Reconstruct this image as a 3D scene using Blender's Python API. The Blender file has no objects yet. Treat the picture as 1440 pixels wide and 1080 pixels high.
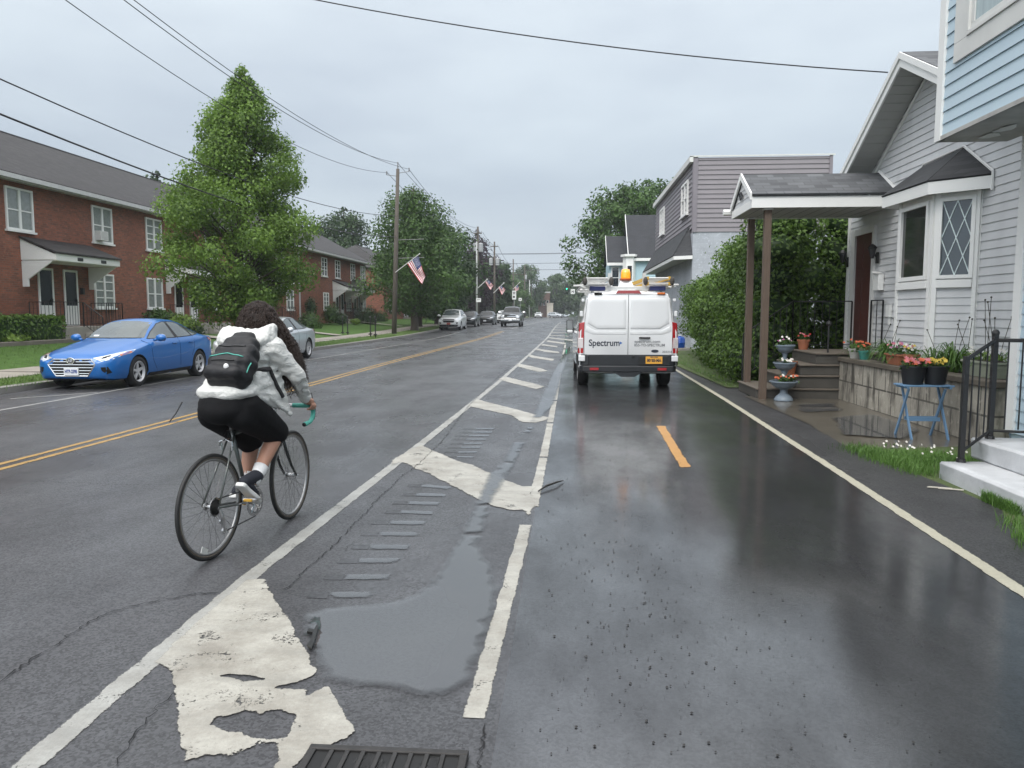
import bpy, bmesh, math, random
import numpy as np
from math import radians as RAD, sin, cos, pi
from mathutils import Vector, Matrix, Euler
from mathutils.bvhtree import BVHTree
from mathutils.geometry import tessellate_polygon, delaunay_2d_cdt
random.seed(7); np.random.seed(7)
S = bpy.context.scene
COL = S.collection
# ------------------------------------------------------------------ camera (phone held at 1.57 m)
FPX, CH, PITCH, YAW = 1075.0, 1.57, RAD(5.31), RAD(4.26)
cam_d = bpy.data.cameras.new('camera'); cam = bpy.data.objects.new('camera', cam_d); COL.objects.link(cam)
cam.location = (0, 0, CH); cam.rotation_euler = (pi/2-PITCH, 0, YAW)
cam_d.sensor_width = 36; cam_d.lens = FPX/1440*36; cam_d.clip_end = 3000; cam_d.clip_start = .05
S.camera = cam
_R = Euler((pi/2-PITCH, 0, YAW)).to_matrix()
def gz(y):                                   # the street climbs very slightly further on
    t = min(1, max(0, (y-45)/30)); return .28*t*t*(3-2*t)
def ray(px, py): return _R @ Vector(((px-720)/FPX, -(py-540)/FPX, -1))
def G(px, py, z=0):                          # survey: photo pixel -> point on the ground
    r = ray(px, py); zz = z
    for _ in range(12):
        t = (zz-CH)/r.z; zz = z+gz(r.y*t)
    return Vector((r.x*t, r.y*t, zz))
def PX(px, py, X):
    r = ray(px, py); t = X/r.x; return Vector((X, r.y*t, CH+r.z*t))
def PY(px, py, Y):
    r = ray(px, py); t = Y/r.y; return Vector((r.x*t, Y, CH+r.z*t))

# ------------------------------------------------------------------ materials
MATS = {}
def nmat(name):
    m = bpy.data.materials.new(name); m.use_nodes = True
    nt = m.node_tree; b = nt.nodes['Principled BSDF']
    return m, nt, b
def lk(nt, a, b): nt.links.new(a, b)
def mix(nt, fac, c1, c2, blend='MIX'):
    n = nt.nodes.new('ShaderNodeMix'); n.data_type = 'RGBA'; n.blend_type = blend
    for s, v in ((n.inputs[0], fac), (n.inputs[6], c1), (n.inputs[7], c2)):
        if hasattr(v, 'is_output'): lk(nt, v, s)
        elif isinstance(v, (int, float)): s.default_value = v
        else: s.default_value = (*v, 1)
    return n.outputs[2]
def ramp(nt, fac, stops):
    n = nt.nodes.new('ShaderNodeValToRGB'); e = n.color_ramp.elements
    while len(e) < len(stops): e.new(.5)
    for k, (p, c) in enumerate(stops):
        e[k].position = p; e[k].color = (c, c, c, 1) if isinstance(c, (int, float)) else (*c, 1)
    lk(nt, fac, n.inputs[0]); return n.outputs[0]
def coords(nt, scale=(1, 1, 1), kind='Object', rot=(0, 0, 0)):
    tc = nt.nodes.new('ShaderNodeTexCoord'); mp = nt.nodes.new('ShaderNodeMapping')
    mp.inputs['Scale'].default_value = scale; mp.inputs['Rotation'].default_value = rot
    lk(nt, tc.outputs[kind], mp.inputs[0]); return mp.outputs[0]
def noise(nt, vec, scale, detail=4, rough=.55):
    n = nt.nodes.new('ShaderNodeTexNoise'); n.inputs['Scale'].default_value = scale
    n.inputs['Detail'].default_value = detail; n.inputs['Roughness'].default_value = rough
    lk(nt, vec, n.inputs['Vector']); return n.outputs['Fac']
def bump(nt, b, h, strength=.3, dist=.01):
    n = nt.nodes.new('ShaderNodeBump'); n.inputs['Strength'].default_value = strength
    n.inputs['Distance'].default_value = dist; lk(nt, h, n.inputs['Height']); lk(nt, n.outputs[0], b.inputs['Normal']); return n
def M(name, col=(.5, .5, .5), rough=.5, metal=0, var=.12, vs=6, bmp=0, bs=60, coat=0, spec=.5, emit=0, stretch=(1, 1, 1)):
    """plain surface with slight procedural tone variation, and optional bump"""
    if name in MATS: return MATS[name]
    m, nt, b = nmat(name); MATS[name] = m
    b.inputs['Roughness'].default_value = rough; b.inputs['Metallic'].default_value = metal
    b.inputs['Specular IOR Level'].default_value = spec; b.inputs['Coat Weight'].default_value = coat
    b.inputs['Coat Roughness'].default_value = .05
    v = coords(nt, stretch)
    if var:
        f = noise(nt, v, vs, 5)
        c = mix(nt, f, tuple(max(0, x*(1-var)) for x in col), tuple(min(1, x*(1+var)) for x in col))
        lk(nt, c, b.inputs['Base Color'])
    else: b.inputs['Base Color'].default_value = (*col, 1)
    if bmp: bump(nt, b, noise(nt, v, bs, 3), bmp, .01)
    if emit:
        b.inputs['Emission Color'].default_value = (*col, 1); b.inputs['Emission Strength'].default_value = emit
    return m
def m_brick(name, c1, c2, mortar, scale=1.0, bw=.215, bh=.075, ms=.008, along='xy'):
    m, nt, b = nmat(name); MATS[name] = m
    tc = nt.nodes.new('ShaderNodeTexCoord'); sp = nt.nodes.new('ShaderNodeSeparateXYZ'); lk(nt, tc.outputs['Object'], sp.inputs[0])
    ad = nt.nodes.new('ShaderNodeMath'); lk(nt, sp.outputs[0], ad.inputs[0]); lk(nt, sp.outputs[1], ad.inputs[1])
    cb = nt.nodes.new('ShaderNodeCombineXYZ'); lk(nt, ad.outputs[0], cb.inputs[0]); lk(nt, sp.outputs[2], cb.inputs[1])
    br = nt.nodes.new('ShaderNodeTexBrick'); lk(nt, cb.outputs[0], br.inputs['Vector'])
    br.inputs['Scale'].default_value = scale; br.inputs['Brick Width'].default_value = bw; br.inputs['Row Height'].default_value = bh
    br.inputs['Mortar Size'].default_value = ms; br.inputs['Bias'].default_value = -.1
    br.inputs['Color1'].default_value = (*c1, 1); br.inputs['Color2'].default_value = (*c2, 1); br.inputs['Mortar'].default_value = (*mortar, 1)
    f = noise(nt, cb.outputs[0], .7, 6, .65); f2 = noise(nt, cb.outputs[0], 9, 3)
    c = mix(nt, ramp(nt, f, [(.35, .0), (.7, .55)]), br.outputs['Color'], tuple(x*.55 for x in c1), 'MIX')
    c = mix(nt, ramp(nt, f2, [(.55, 0), (.75, .35)]), c, tuple(min(1, x*1.9+.03) for x in c1))
    lk(nt, c, b.inputs['Base Color']); b.inputs['Roughness'].default_value = .8
    bump(nt, b, br.outputs['Fac'], -.4, .01); return m
def m_shingle(name, c1, c2, axis='y', bw=.3, bh=.14):
    m, nt, b = nmat(name); MATS[name] = m
    tc = nt.nodes.new('ShaderNodeTexCoord'); sp = nt.nodes.new('ShaderNodeSeparateXYZ'); lk(nt, tc.outputs['Object'], sp.inputs[0])
    cb = nt.nodes.new('ShaderNodeCombineXYZ')
    if axis == 'y': lk(nt, sp.outputs[1], cb.inputs[0])
    else: lk(nt, sp.outputs[0], cb.inputs[0])
    mu = nt.nodes.new('ShaderNodeMath'); mu.operation = 'MULTIPLY'; mu.inputs[1].default_value = 2.0; lk(nt, sp.outputs[2], mu.inputs[0]); lk(nt, mu.outputs[0], cb.inputs[1])
    br = nt.nodes.new('ShaderNodeTexBrick'); lk(nt, cb.outputs[0], br.inputs['Vector']); br.inputs['Scale'].default_value = 1
    br.inputs['Brick Width'].default_value = bw; br.inputs['Row Height'].default_value = bh; br.inputs['Mortar Size'].default_value = .012; br.inputs['Mortar Smooth'].default_value = .3
    br.inputs['Color1'].default_value = (*c1, 1); br.inputs['Color2'].default_value = (*c2, 1); br.inputs['Mortar'].default_value = (*[x*.45 for x in c1], 1)
    n = noise(nt, cb.outputs[0], 1.2, 6); c = mix(nt, 1.0, br.outputs['Color'], ramp(nt, n, [(.3, .72), (.7, 1.25)]), 'MULTIPLY')
    c = mix(nt, ramp(nt, noise(nt, tc.outputs['Object'], 120, 2), [(.3, 0), (.8, .4)]), c, tuple(x*1.3 for x in c1))
    lk(nt, c, b.inputs['Base Color']); b.inputs['Roughness'].default_value = .75; bump(nt, b, br.outputs['Fac'], -.6, .02); return m
def m_leaf(name, dark, light, rough=.5, sub=.25):
    m, nt, b = nmat(name); MATS[name] = m
    g = nt.nodes.new('ShaderNodeNewGeometry'); n = noise(nt, coords(nt), .55, 3)
    c0 = mix(nt, g.outputs['Random Per Island'], dark, light)
    c = mix(nt, ramp(nt, n, [(.35, 0), (.68, .75)]), c0, tuple(min(1, x*1.5) for x in light))
    lk(nt, c, b.inputs['Base Color']); b.inputs['Roughness'].default_value = rough; b.inputs['Specular IOR Level'].default_value = .35
    tr = nt.nodes.new('ShaderNodeBsdfTranslucent'); lk(nt, c, tr.inputs[0])
    ms = nt.nodes.new('ShaderNodeMixShader'); ms.inputs[0].default_value = sub
    lk(nt, b.outputs[0], ms.inputs[1]); lk(nt, tr.outputs[0], ms.inputs[2]); lk(nt, ms.outputs[0], nt.nodes['Material Output'].inputs[0]); return m
def m_glass(name, tint=(.02, .025, .03), rough=.04, spec=.8):
    m, nt, b = nmat(name); MATS[name] = m
    n = noise(nt, coords(nt), 1.5, 3)
    lk(nt, mix(nt, n, tuple(x*.6 for x in tint), tuple(x*1.5 for x in tint)), b.inputs['Base Color'])
    b.inputs['Roughness'].default_value = rough; b.inputs['Specular IOR Level'].default_value = spec; b.inputs['IOR'].default_value = 1.55; return m

# ------------------------------------------------------------------ objects
def setp(o, label=None, cat=None, group=None, kind=None):
    for k, v in (('label', label), ('category', cat), ('group', group), ('kind', kind)):
        if v: o[k] = v
    return o
def thing(name, label, cat, loc=(0, 0, 0), rz=0, group=None):
    o = bpy.data.objects.new(name, None); COL.objects.link(o); o.location = loc; o.rotation_euler = (0, 0, rz)
    o.empty_display_size = .2
    return setp(o, label, cat, group)
def worldloc(p):
    v = Vector((0, 0, 0))
    while p: v += Vector(p.location); p = p.parent
    return v
class Fr:                                    # frame on a wall: a along, z up, o outwards
    def __init__(s, O, A, N=None):
        s.O = Vector((O[0], O[1], O[2] if len(O) > 2 else 0)); s.A = Vector((A[0], A[1], 0)).normalized()
        s.N = Vector((N[0], N[1], 0)).normalized() if N else Vector((s.A.y, -s.A.x, 0))
    def __call__(s, a, z, o=0): return s.O+s.A*a+s.N*o+Vector((0, 0, z))
class MB:
    def __init__(s): s.v = []; s.f = []; s.m = []
    def add(s, vs, fs, mi=0):
        k = len(s.v); s.v += [tuple(v) for v in vs]; s.f += [tuple(i+k for i in f) for f in fs]; s.m += [mi]*len(fs); return s
    def hexa(s, p, mi=0): return s.add(p, [(0, 3, 2, 1), (4, 5, 6, 7), (0, 1, 5, 4), (1, 2, 6, 5), (2, 3, 7, 6), (3, 0, 4, 7)], mi)
    def box(s, x0, x1, y0, y1, z0, z1, mi=0):
        return s.hexa([(x0, y0, z0), (x1, y0, z0), (x1, y1, z0), (x0, y1, z0), (x0, y0, z1), (x1, y0, z1), (x1, y1, z1), (x0, y1, z1)], mi)
    def fb(s, F, a0, a1, z0, z1, o0, o1, mi=0):
        return s.hexa([F(a0, z0, o0), F(a1, z0, o0), F(a1, z0, o1), F(a0, z0, o1), F(a0, z1, o0), F(a1, z1, o0), F(a1, z1, o1), F(a0, z1, o1)], mi)
    def quad(s, a, b, c, d, mi=0): return s.add([a, b, c, d], [(0, 1, 2, 3)], mi)
    def poly(s, pts, mi=0): return s.add(pts, [tuple(range(len(pts)))], mi)
    def prism(s, pts, d, mi=0):              # polygon swept by vector d
        n = len(pts); d = Vector(d); q = [Vector(p) for p in pts]
        return s.add(q+[p+d for p in q], [tuple(range(n))[::-1], tuple(range(n, 2*n))]+[(i, (i+1) % n, n+(i+1) % n, n+i) for i in range(n)], mi)
    def slab(s, q, t, mi=0):                 # quad/poly thickened along its normal
        q = [Vector(p) for p in q]; nrm = (q[1]-q[0]).cross(q[2]-q[0]).normalized(); return s.prism(q, nrm*t, mi)
    def tube(s, pts, r, n=8, mi=0, cap=True):
        pts = [Vector(p) for p in pts]; N = len(pts); rs = r if isinstance(r, (list, tuple)) else [r]*N
        vs = []; fs = []; up = None
        for i, p in enumerate(pts):
            t = (pts[min(i+1, N-1)]-pts[max(i-1, 0)])
            if t.length < 1e-9: t = Vector((0, 0, 1))
            t.normalize()
            if up is None: up = t.orthogonal().normalized()
            else:
                up = (up-t*up.dot(t)); up = up.normalized() if up.length > 1e-6 else t.orthogonal().normalized()
            w = t.cross(up)
            for k in range(n): a = 2*pi*k/n; vs.append(p+(up*cos(a)+w*sin(a))*rs[i])
        for i in range(N-1):
            for k in range(n): fs.append((i*n+k, i*n+(k+1) % n, (i+1)*n+(k+1) % n, (i+1)*n+k))
        if cap: fs += [tuple(range(n))[::-1], tuple(range((N-1)*n, N*n))]
        return s.add(vs, fs, mi)
    def lathe(s, prof, c=(0, 0, 0), n=24, axis='z', mi=0, sx=1, sy=1, cap=True):
        vs = []; fs = []; c = Vector(c)
        for (r, z) in prof:
            for k in range(n):
                a = 2*pi*k/n; p = (r*cos(a)*sx, r*sin(a)*sy, z)
                if axis == 'y': p = (p[0], p[2], p[1])
                if axis == 'x': p = (p[2], p[0], p[1])
                vs.append(c+Vector(p))
        for i in range(len(prof)-1):
            for k in range(n): fs.append((i*n+k, i*n+(k+1) % n, (i+1)*n+(k+1) % n, (i+1)*n+k))
        if cap and prof[0][0] > 1e-5: fs.append(tuple(range(n))[::-1])
        if cap and prof[-1][0] > 1e-5: fs.append(tuple(range((len(prof)-1)*n, len(prof)*n)))
        return s.add(vs, fs, mi)
    def torus(s, c, R, r, axis='y', n=40, m=8, mi=0, rx=None, a0=0, a1=2*pi):
        vs = []; fs = []; c = Vector(c); full = abs(a1-a0-2*pi) < 1e-6; nn = n if full else n+1
        for i in range(nn):
            a = a0+(a1-a0)*i/n
            for k in range(m):
                b = 2*pi*k/m; rr = R+r*cos(b); h = (rx or r)*sin(b); p = (rr*cos(a), rr*sin(a), h)
                if axis == 'y': p = (p[0], p[2], p[1])
                if axis == 'x': p = (p[2], p[0], p[1])
                vs.append(c+Vector(p))
        for i in range(n):
            for k in range(m): fs.append((i*m+k, i*m+(k+1) % m, ((i+1) % nn)*m+(k+1) % m, ((i+1) % nn)*m+k))
        return s.add(vs, fs, mi)
    def ball(s, c, r, n=12, mi=0, rot=None):
        r = r if isinstance(r, (tuple, list)) else (r, r, r); vs = []; fs = []; c = Vector(c)
        for i in range(n+1):
            t = pi*i/n
            for k in range(2*n):
                a = pi*k/n; v = Vector((r[0]*sin(t)*cos(a), r[1]*sin(t)*sin(a), r[2]*cos(t)))
                if rot: v = rot @ v
                vs.append(c+v)
        for i in range(n):
            for k in range(2*n): fs.append((i*2*n+k, (i+1)*2*n+k, (i+1)*2*n+(k+1) % (2*n), i*2*n+(k+1) % (2*n)))
        return s.add(vs, fs, mi)
    def cap(s, p0, p1, r0, r1, n=14, mi=0, flat=1):   # tapered capsule
        p0 = Vector(p0); p1 = Vector(p1); s.tube([p0, p1], [r0, r1], n, mi); s.ball(p0, r0, n//2, mi); s.ball(p1, r1, n//2, mi); return s
    def build(s, name, mats, parent=None, smooth=False, bev=0, recalc=True, merge=0, local=False, auto=None):
        me = bpy.data.meshes.new(name)
        v = s.v
        if parent is not None and not local:
            o = worldloc(parent); v = [(p[0]-o.x, p[1]-o.y, p[2]-o.z) for p in v]
        me.from_pydata(v, [], s.f)
        for m in (mats if isinstance(mats, (list, tuple)) else [mats]): me.materials.append(m)
        if len(me.materials) > 1: me.polygons.foreach_set('material_index', s.m)
        if recalc or merge:
            bm = bmesh.new(); bm.from_mesh(me)
            if merge: bmesh.ops.remove_doubles(bm, verts=bm.verts, dist=merge)
            if recalc: bmesh.ops.recalc_face_normals(bm, faces=bm.faces)
            bm.to_mesh(me); bm.free()
        if smooth: me.polygons.foreach_set('use_smooth', [True]*len(me.polygons))
        if auto: me.set_sharp_from_angle(angle=RAD(auto))
        ob = bpy.data.objects.new(name, me); COL.objects.link(ob)
        if parent is not None: ob.parent = parent
        if bev:
            b = ob.modifiers.new('bevel', 'BEVEL'); b.width = bev; b.segments = 2; b.limit_method = 'ANGLE'; b.angle_limit = RAD(35)
        return ob
def baked(ob):                               # bake an object's modifiers into its mesh
    dg = bpy.context.evaluated_depsgraph_get(); dg.update()
    me = bpy.data.meshes.new_from_object(ob.evaluated_get(dg)); old = ob.data; ob.modifiers.clear(); ob.data = me
    me.name = ob.name; bpy.data.meshes.remove(old); return ob
def remesh(ob, vox, smooth_it=4, fac=.5):
    m = ob.modifiers.new('r', 'REMESH'); m.mode = 'VOXEL'; m.voxel_size = vox; m.use_smooth_shade = True
    s = ob.modifiers.new('s', 'SMOOTH'); s.factor = fac; s.iterations = smooth_it
    mats = list(ob.data.materials); baked(ob); ob.data.materials.clear()
    for x in mats: ob.data.materials.append(x)
    ob.data.polygons.foreach_set('material_index', [0]*len(ob.data.polygons))
    ob.data.polygons.foreach_set('use_smooth', [True]*len(ob.data.polygons)); return ob
def text_mesh(txt, size, name, material, parent, mat4, bold=0, depth=.002, width=None, shear=0, align='CENTER'):
    cu = bpy.data.curves.new(name, 'FONT'); cu.body = txt; cu.size = size; cu.align_x = align; cu.align_y = 'CENTER'; cu.extrude = depth; cu.offset = bold; cu.shear = shear
    t = bpy.data.objects.new(name, cu); COL.objects.link(t); dg = bpy.context.evaluated_depsgraph_get(); dg.update()
    me = bpy.data.meshes.new_from_object(t.evaluated_get(dg)); bpy.data.objects.remove(t); bpy.data.curves.remove(cu)
    if width:
        xs = [v.co.x for v in me.vertices]; k = width/max(1e-6, max(xs)-min(xs))
        for v in me.vertices: v.co.x *= k
    me.transform(mat4); me.materials.clear(); me.materials.append(material); me.name = name
    ob = bpy.data.objects.new(name, me); COL.objects.link(ob); ob.parent = parent; return ob
def copy_tree(o, parent=None):
    c = o.copy(); COL.objects.link(c); c.parent = parent
    for ch in list(o.children): copy_tree(ch, c)
    return c

WHITE = M('white_trim_paint', (.78, .78, .76), .45, var=.05, vs=3)
WHITE2 = M('weathered_white_trim', (.62, .62, .6), .6, var=.12, vs=5)
BLACKM = M('black_iron', (.015, .015, .016), .4, var=.3)
DARKP = M('dark_interior', (.012, .012, .013), .8, var=.3)
CONC = M('grey_concrete', (.3, .28, .25), .75, var=.3, vs=3, bmp=.2)
GLASS = m_glass('window_glass')
CURT = M('curtain_behind_glass', (.22, .24, .23), .15, var=.4, vs=7, spec=.8)
WOOD = M('weathered_brown_wood', (.105, .075, .055), .8, var=.4, vs=5, stretch=(8, 8, .6), bmp=.3)
POLEW = M('utility_pole_wood', (.095, .08, .066), .85, var=.35, vs=6, stretch=(6, 6, .5), bmp=.3)
BARK = M('tree_bark', (.06, .048, .038), .9, var=.4, vs=9, stretch=(3, 3, .7), bmp=.6, bs=30)
RUBBER = M('tyre_rubber', (.006, .006, .0065), .8, var=.2)
CHROME = M('chrome', (.75, .75, .76), .12, 1, var=.04)
STEEL = M('brushed_steel', (.5, .51, .52), .3, 1, var=.1)
def window(par, F, a0, a1, z0, z1, pane=None, fw=.06, proud=.05, mull=(), rails=(), mat=None, sill=True, name='window'):
    """double-hung style window: frame mesh with its pane as sub-part"""
    b = MB(); mat = mat or WHITE
    b.fb(F, a0, a0+fw, z0, z1, -.02, proud); b.fb(F, a1-fw, a1, z0, z1, -.02, proud)
    b.fb(F, a0+fw, a1-fw, z1-fw, z1, -.02, proud-.003); b.fb(F, a0+fw, a1-fw, z0, z0+fw, -.02, proud-.003)
    for m in mull: b.fb(F, m-fw*.75, m+fw*.75, z0+fw, z1-fw, -.015, proud-.006)
    for r in rails: b.fb(F, a0+fw, a1-fw, r-.022, r+.022, -.012, proud-.02)
    if sill: b.fb(F, a0-.06, a1+.06, z0-.07, z0-.002, -.02, proud+.05)
    w = b.build(name, mat, par)
    p = MB(); p.fb(F, a0+fw*.5, a1-fw*.5, z0+fw*.5, z1-fw*.5, -.03, .012); p.build('pane', pane or GLASS, w); return w
def clip_span(poly, z):
    xs = []
    for i in range(len(poly)):
        (a, za), (b, zb) = poly[i], poly[(i+1) % len(poly)]
        if (za-z)*(zb-z) < 0: xs.append(a+(b-a)*(z-za)/(zb-za))
    return (min(xs), max(xs)) if len(xs) >= 2 else None
def siding(b, F, poly, h=.115, lip=.016, mi=0):
    """lapped clapboards over a convex (a,z) outline: real courses with an overhanging lower edge"""
    z = min(p[1] for p in poly); zt = max(p[1] for p in poly)
    while z < zt-.01:
        z2 = min(z+h, zt); s0 = clip_span(poly, z+.001); s1 = clip_span(poly, z2-.001)
        if s0 and s1:
            b.add([F(s0[0], z, lip), F(s0[1], z, lip), F(s1[1], z2, .002), F(s1[0], z2, .002)], [(0, 1, 2, 3)], mi)
            b.add([F(s0[0], z, 0), F(s0[1], z, 0), F(s0[1], z, lip), F(s0[0], z, lip)], [(0, 1, 2, 3)], mi)
        z = z2
    return b
def railing(par, pts, h=.9, step=.13, mat=None, r=.009, post=.018, name='balusters'):
    """iron railing along 3-D base points"""
    mat = mat or BLACKM; b = MB(); rl = MB(); rl2 = MB()
    for i in range(len(pts)-1):
        p, q = Vector(pts[i]), Vector(pts[i+1]); n = max(1, int((q-p).length/step))
        for k in range(n+1):
            c = p.lerp(q, k/n); big = k in (0, n)
            rr = post if big else r
            b.tube([c+Vector((0, 0, 0 if big else .08)), c+Vector((0, 0, h))], rr, 4)
        rl.tube([p+Vector((0, 0, h)), q+Vector((0, 0, h))], post*.9, 4); rl2.tube([p+Vector((0, 0, .09)), q+Vector((0, 0, .09))], r*1.2, 4)
    b.build(name, mat, par); rl.build('rail', mat, par); rl2.build('rail', mat, par)
# ================================================================== GROUND
def edge_attr(nt): n = nt.nodes.new('ShaderNodeAttribute'); n.attribute_name = 'edge'; return n.outputs['Fac']
def math2(nt, op, a, c):
    n = nt.nodes.new('ShaderNodeMath'); n.operation = op
    for k, v in enumerate((a, c)):
        if hasattr(v, 'is_output'): lk(nt, v, n.inputs[k])
        else: n.inputs[k].default_value = v
    return n.outputs[0]
def m_asphalt(name, col, film, r0, r1, wet_scale=(.5, .18, 1), bmp=.25, ior=1.45, rip=.28):
    m, nt, b = nmat(name); MATS[name] = m
    v = coords(nt); vs = coords(nt, wet_scale)
    fine = noise(nt, v, 75, 4, .75); mid = noise(nt, v, 9, 5); big = noise(nt, vs, .9, 5)
    vo = nt.nodes.new('ShaderNodeTexVoronoi'); vo.inputs['Scale'].default_value = 95; lk(nt, v, vo.inputs['Vector']); chip = nt.nodes.new('ShaderNodeSeparateColor'); lk(nt, vo.outputs['Color'], chip.inputs[0]); chip = chip.outputs[0]; fine = mix(nt, .5, fine, chip)
    c = mix(nt, ramp(nt, fine, [(.3, 0), (.7, 1)]), tuple(x*(.55 if ior < 1.9 else .7) for x in col), tuple(x*(1.5 if ior < 1.9 else 1.35) for x in col))
    c = mix(nt, ramp(nt, mid, [(.35, 0), (.75, .5)]), c, tuple(x*.6 for x in col))
    c = mix(nt, ramp(nt, noise(nt, coords(nt, (1.6, .07, 1)), 1.0, 4, .6), [(.38, 0), (.62, .45)]), c, tuple(x*.45 for x in col)); c = mix(nt, ramp(nt, noise(nt, v, .55, 6, .65), [(.45, 0), (.6, .35)]), c, tuple(x*1.7 for x in col))
    c = mix(nt, ramp(nt, noise(nt, v, 260, 1), [(.72, 0), (.8, .5)]), c, (.16, .155, .15))   # pale stone chips
    lk(nt, c, b.inputs['Base Color']); b.inputs['Roughness'].default_value = .7; b.inputs['Specular IOR Level'].default_value = .25
    rr = nt.nodes.new('ShaderNodeMapRange'); rr.inputs[1].default_value = .36; rr.inputs[2].default_value = .64; rr.inputs[3].default_value = r0; rr.inputs[4].default_value = r1
    lk(nt, big, rr.inputs[0]); lk(nt, rr.outputs[0], b.inputs['Coat Roughness'])
    cw = nt.nodes.new('ShaderNodeMapRange'); cw.inputs[1].default_value = .35; cw.inputs[2].default_value = .62; cw.inputs[3].default_value = film*.5; cw.inputs[4].default_value = film; lk(nt, noise(nt, coords(nt, (1.1, .5, 1)), 1.3, 6, .6), cw.inputs[0]); lk(nt, math2(nt, 'MULTIPLY', cw.outputs[0], ramp(nt, fine, [(.3, .62 if ior < 1.9 else .85), (.62, 1)])), b.inputs['Coat Weight']); b.inputs['Coat IOR'].default_value = ior
    bn = bump(nt, b, mix(nt, .5, fine, mid), bmp, .006)
    b2 = nt.nodes.new('ShaderNodeBump'); b2.inputs['Strength'].default_value = rip; b2.inputs['Distance'].default_value = .006
    lk(nt, mix(nt, .3, fine, noise(nt, v, 45, 4, .7)), b2.inputs['Height']); lk(nt, b2.outputs[0], b.inputs['Coat Normal']); return m
A_ROAD = m_asphalt('worn_wet_asphalt', (.05, .05, .054), 1, .2, .4, ior=1.6)
A_PATH = m_asphalt('new_wet_asphalt', (.014, .014, .0155), 1, .03, .2, (.8, .3, 1), .18, ior=2.55, rip=.09)
A_EDGE = m_asphalt('dry_new_asphalt', (.036, .036, .037), .5, .25, .5)
def m_paint(name, col, worn=.5, dirt=.35, rough=.5):
    """road paint that has broken up between the stones, most of all along its edges"""
    m, nt, b = nmat(name); MATS[name] = m; v = coords(nt)
    d = noise(nt, v, 2.6, 8, .72); c = mix(nt, ramp(nt, d, [(.36, 0), (.66, dirt)]), col, tuple(x*k for x, k in zip(col, (.50, .47, .44))))
    c = mix(nt, ramp(nt, noise(nt, coords(nt, (1, 4, 1)), 1.6, 5, .6), [(.5, 0), (.72, dirt*.8)]), c, tuple(x*.55 for x in col))
    c = mix(nt, ramp(nt, noise(nt, v, 55, 3, .7), [(.35, .25), (.6, 0)]), c, tuple(x*.45 for x in col))
    lk(nt, c, b.inputs['Base Color']); b.inputs['Roughness'].default_value = rough; b.inputs['Coat Weight'].default_value = .25
    b.inputs['Coat Roughness'].default_value = .25; bump(nt, b, noise(nt, v, 60, 5, .7), .6, .006)
    n1 = noise(nt, v, 70, 4, .75); n2 = noise(nt, v, 5, 6, .7); w = math2(nt, 'ADD', math2(nt, 'MULTIPLY', n1, .5), math2(nt, 'MULTIPLY', n2, .7))
    w = math2(nt, 'SUBTRACT', w, math2(nt, 'MULTIPLY', edge_attr(nt), .30))           # low = kept
    keep = ramp(nt, w, [(.33+.2*(1-worn), 1), (.37+.2*(1-worn), 0)])
    tp = nt.nodes.new('ShaderNodeBsdfTransparent'); ms = nt.nodes.new('ShaderNodeMixShader'); lk(nt, keep, ms.inputs[0]); lk(nt, tp.outputs[0], ms.inputs[1]); lk(nt, b.outputs[0], ms.inputs[2]); lk(nt, ms.outputs[0], nt.nodes['Material Output'].inputs[0]); return m
P_WHITE = m_paint('thermoplastic_white', (.45, .435, .385), .68, .9); P_LINE = m_paint('worn_white_line', (.38, .38, .355), .7, .7); P_NEW = m_paint('fresh_cream_line', (.5, .475, .37), .3, .3)
P_YEL = m_paint('yellow_centre_paint', (.42, .25, .06), .75); P_ORG = m_paint('orange_yellow_dash', (.5, .25, .055), .3, .25)
P_FAINT = m_paint('thin_white_line', (.38, .38, .37), .75)
GRASSB = M('lawn_soil_green', (.055, .11, .022), .85, var=.7, vs=5, bmp=.8, bs=60, spec=.2)
VERGE = M('verge_green', (.06, .10, .022), .85, var=.8, vs=3, bmp=.8, bs=60, spec=.2)
SIDEW = M('sidewalk_concrete', (.33, .30, .26), .6, var=.25, vs=1.5, bmp=.15, coat=.25)
KERB = M('stone_kerb', (.2, .19, .175), .7, var=.35, vs=2, bmp=.25)
YS = [-12, -4, 0, 3, 6, 10, 15, 22, 30, 38, 45]+[48+3*i for i in range(12)]+[90, 110, 140, 200, 300, 303]
def strip(name, xl, mat, kind='structure', ys=YS):
    """sheet made of longitudinal strips: xl = [(x or x(y), z)...]"""
    b = MB(); n = len(xl); vs = []
    for y in ys:
        for x, z in xl: vs.append((x(y) if callable(x) else x, y, gz(y)+z))
    b.add(vs, [(i*n+j, i*n+j+1, (i+1)*n+j+1, (i+1)*n+j) for i in range(len(ys)-1) for j in range(n-1)])
    o = b.build(name, mat, smooth=False, recalc=False); return setp(o, kind=kind)
strip('ground', [(-165, -.05), (-60, -.05), (60, -.05), (165, -.05)], GRASSB, ys=[-35]+YS[:-1])
def kx(y): t = min(1, max(0, (y-21)/12)); return -11.0+.5*t
strip('road', [(kx, .0), (-6, 0), (-2, 0), (-.26, 0)], A_ROAD)
def edge_x(y):                               # right edge of the asphalt path, read off the photo
    P = [(-12, 2.95), (4.5, 2.95), (5.1, 3.02), (5.6, 3.22), (6.3, 3.47), (7.4, 3.46), (8.3, 3.3), (9.3, 3.28), (11, 3.42), (13, 3.45), (14.3, 3.35), (16, 3.55), (19, 3.5), (23, 3.3), (40, 3.4), (420, 3.4)]
    for (a, xa), (b_, xb) in zip(P, P[1:]):
        if a <= y <= b_: return xa+(xb-xa)*(y-a)/(b_-a)
    return 3.4
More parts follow.
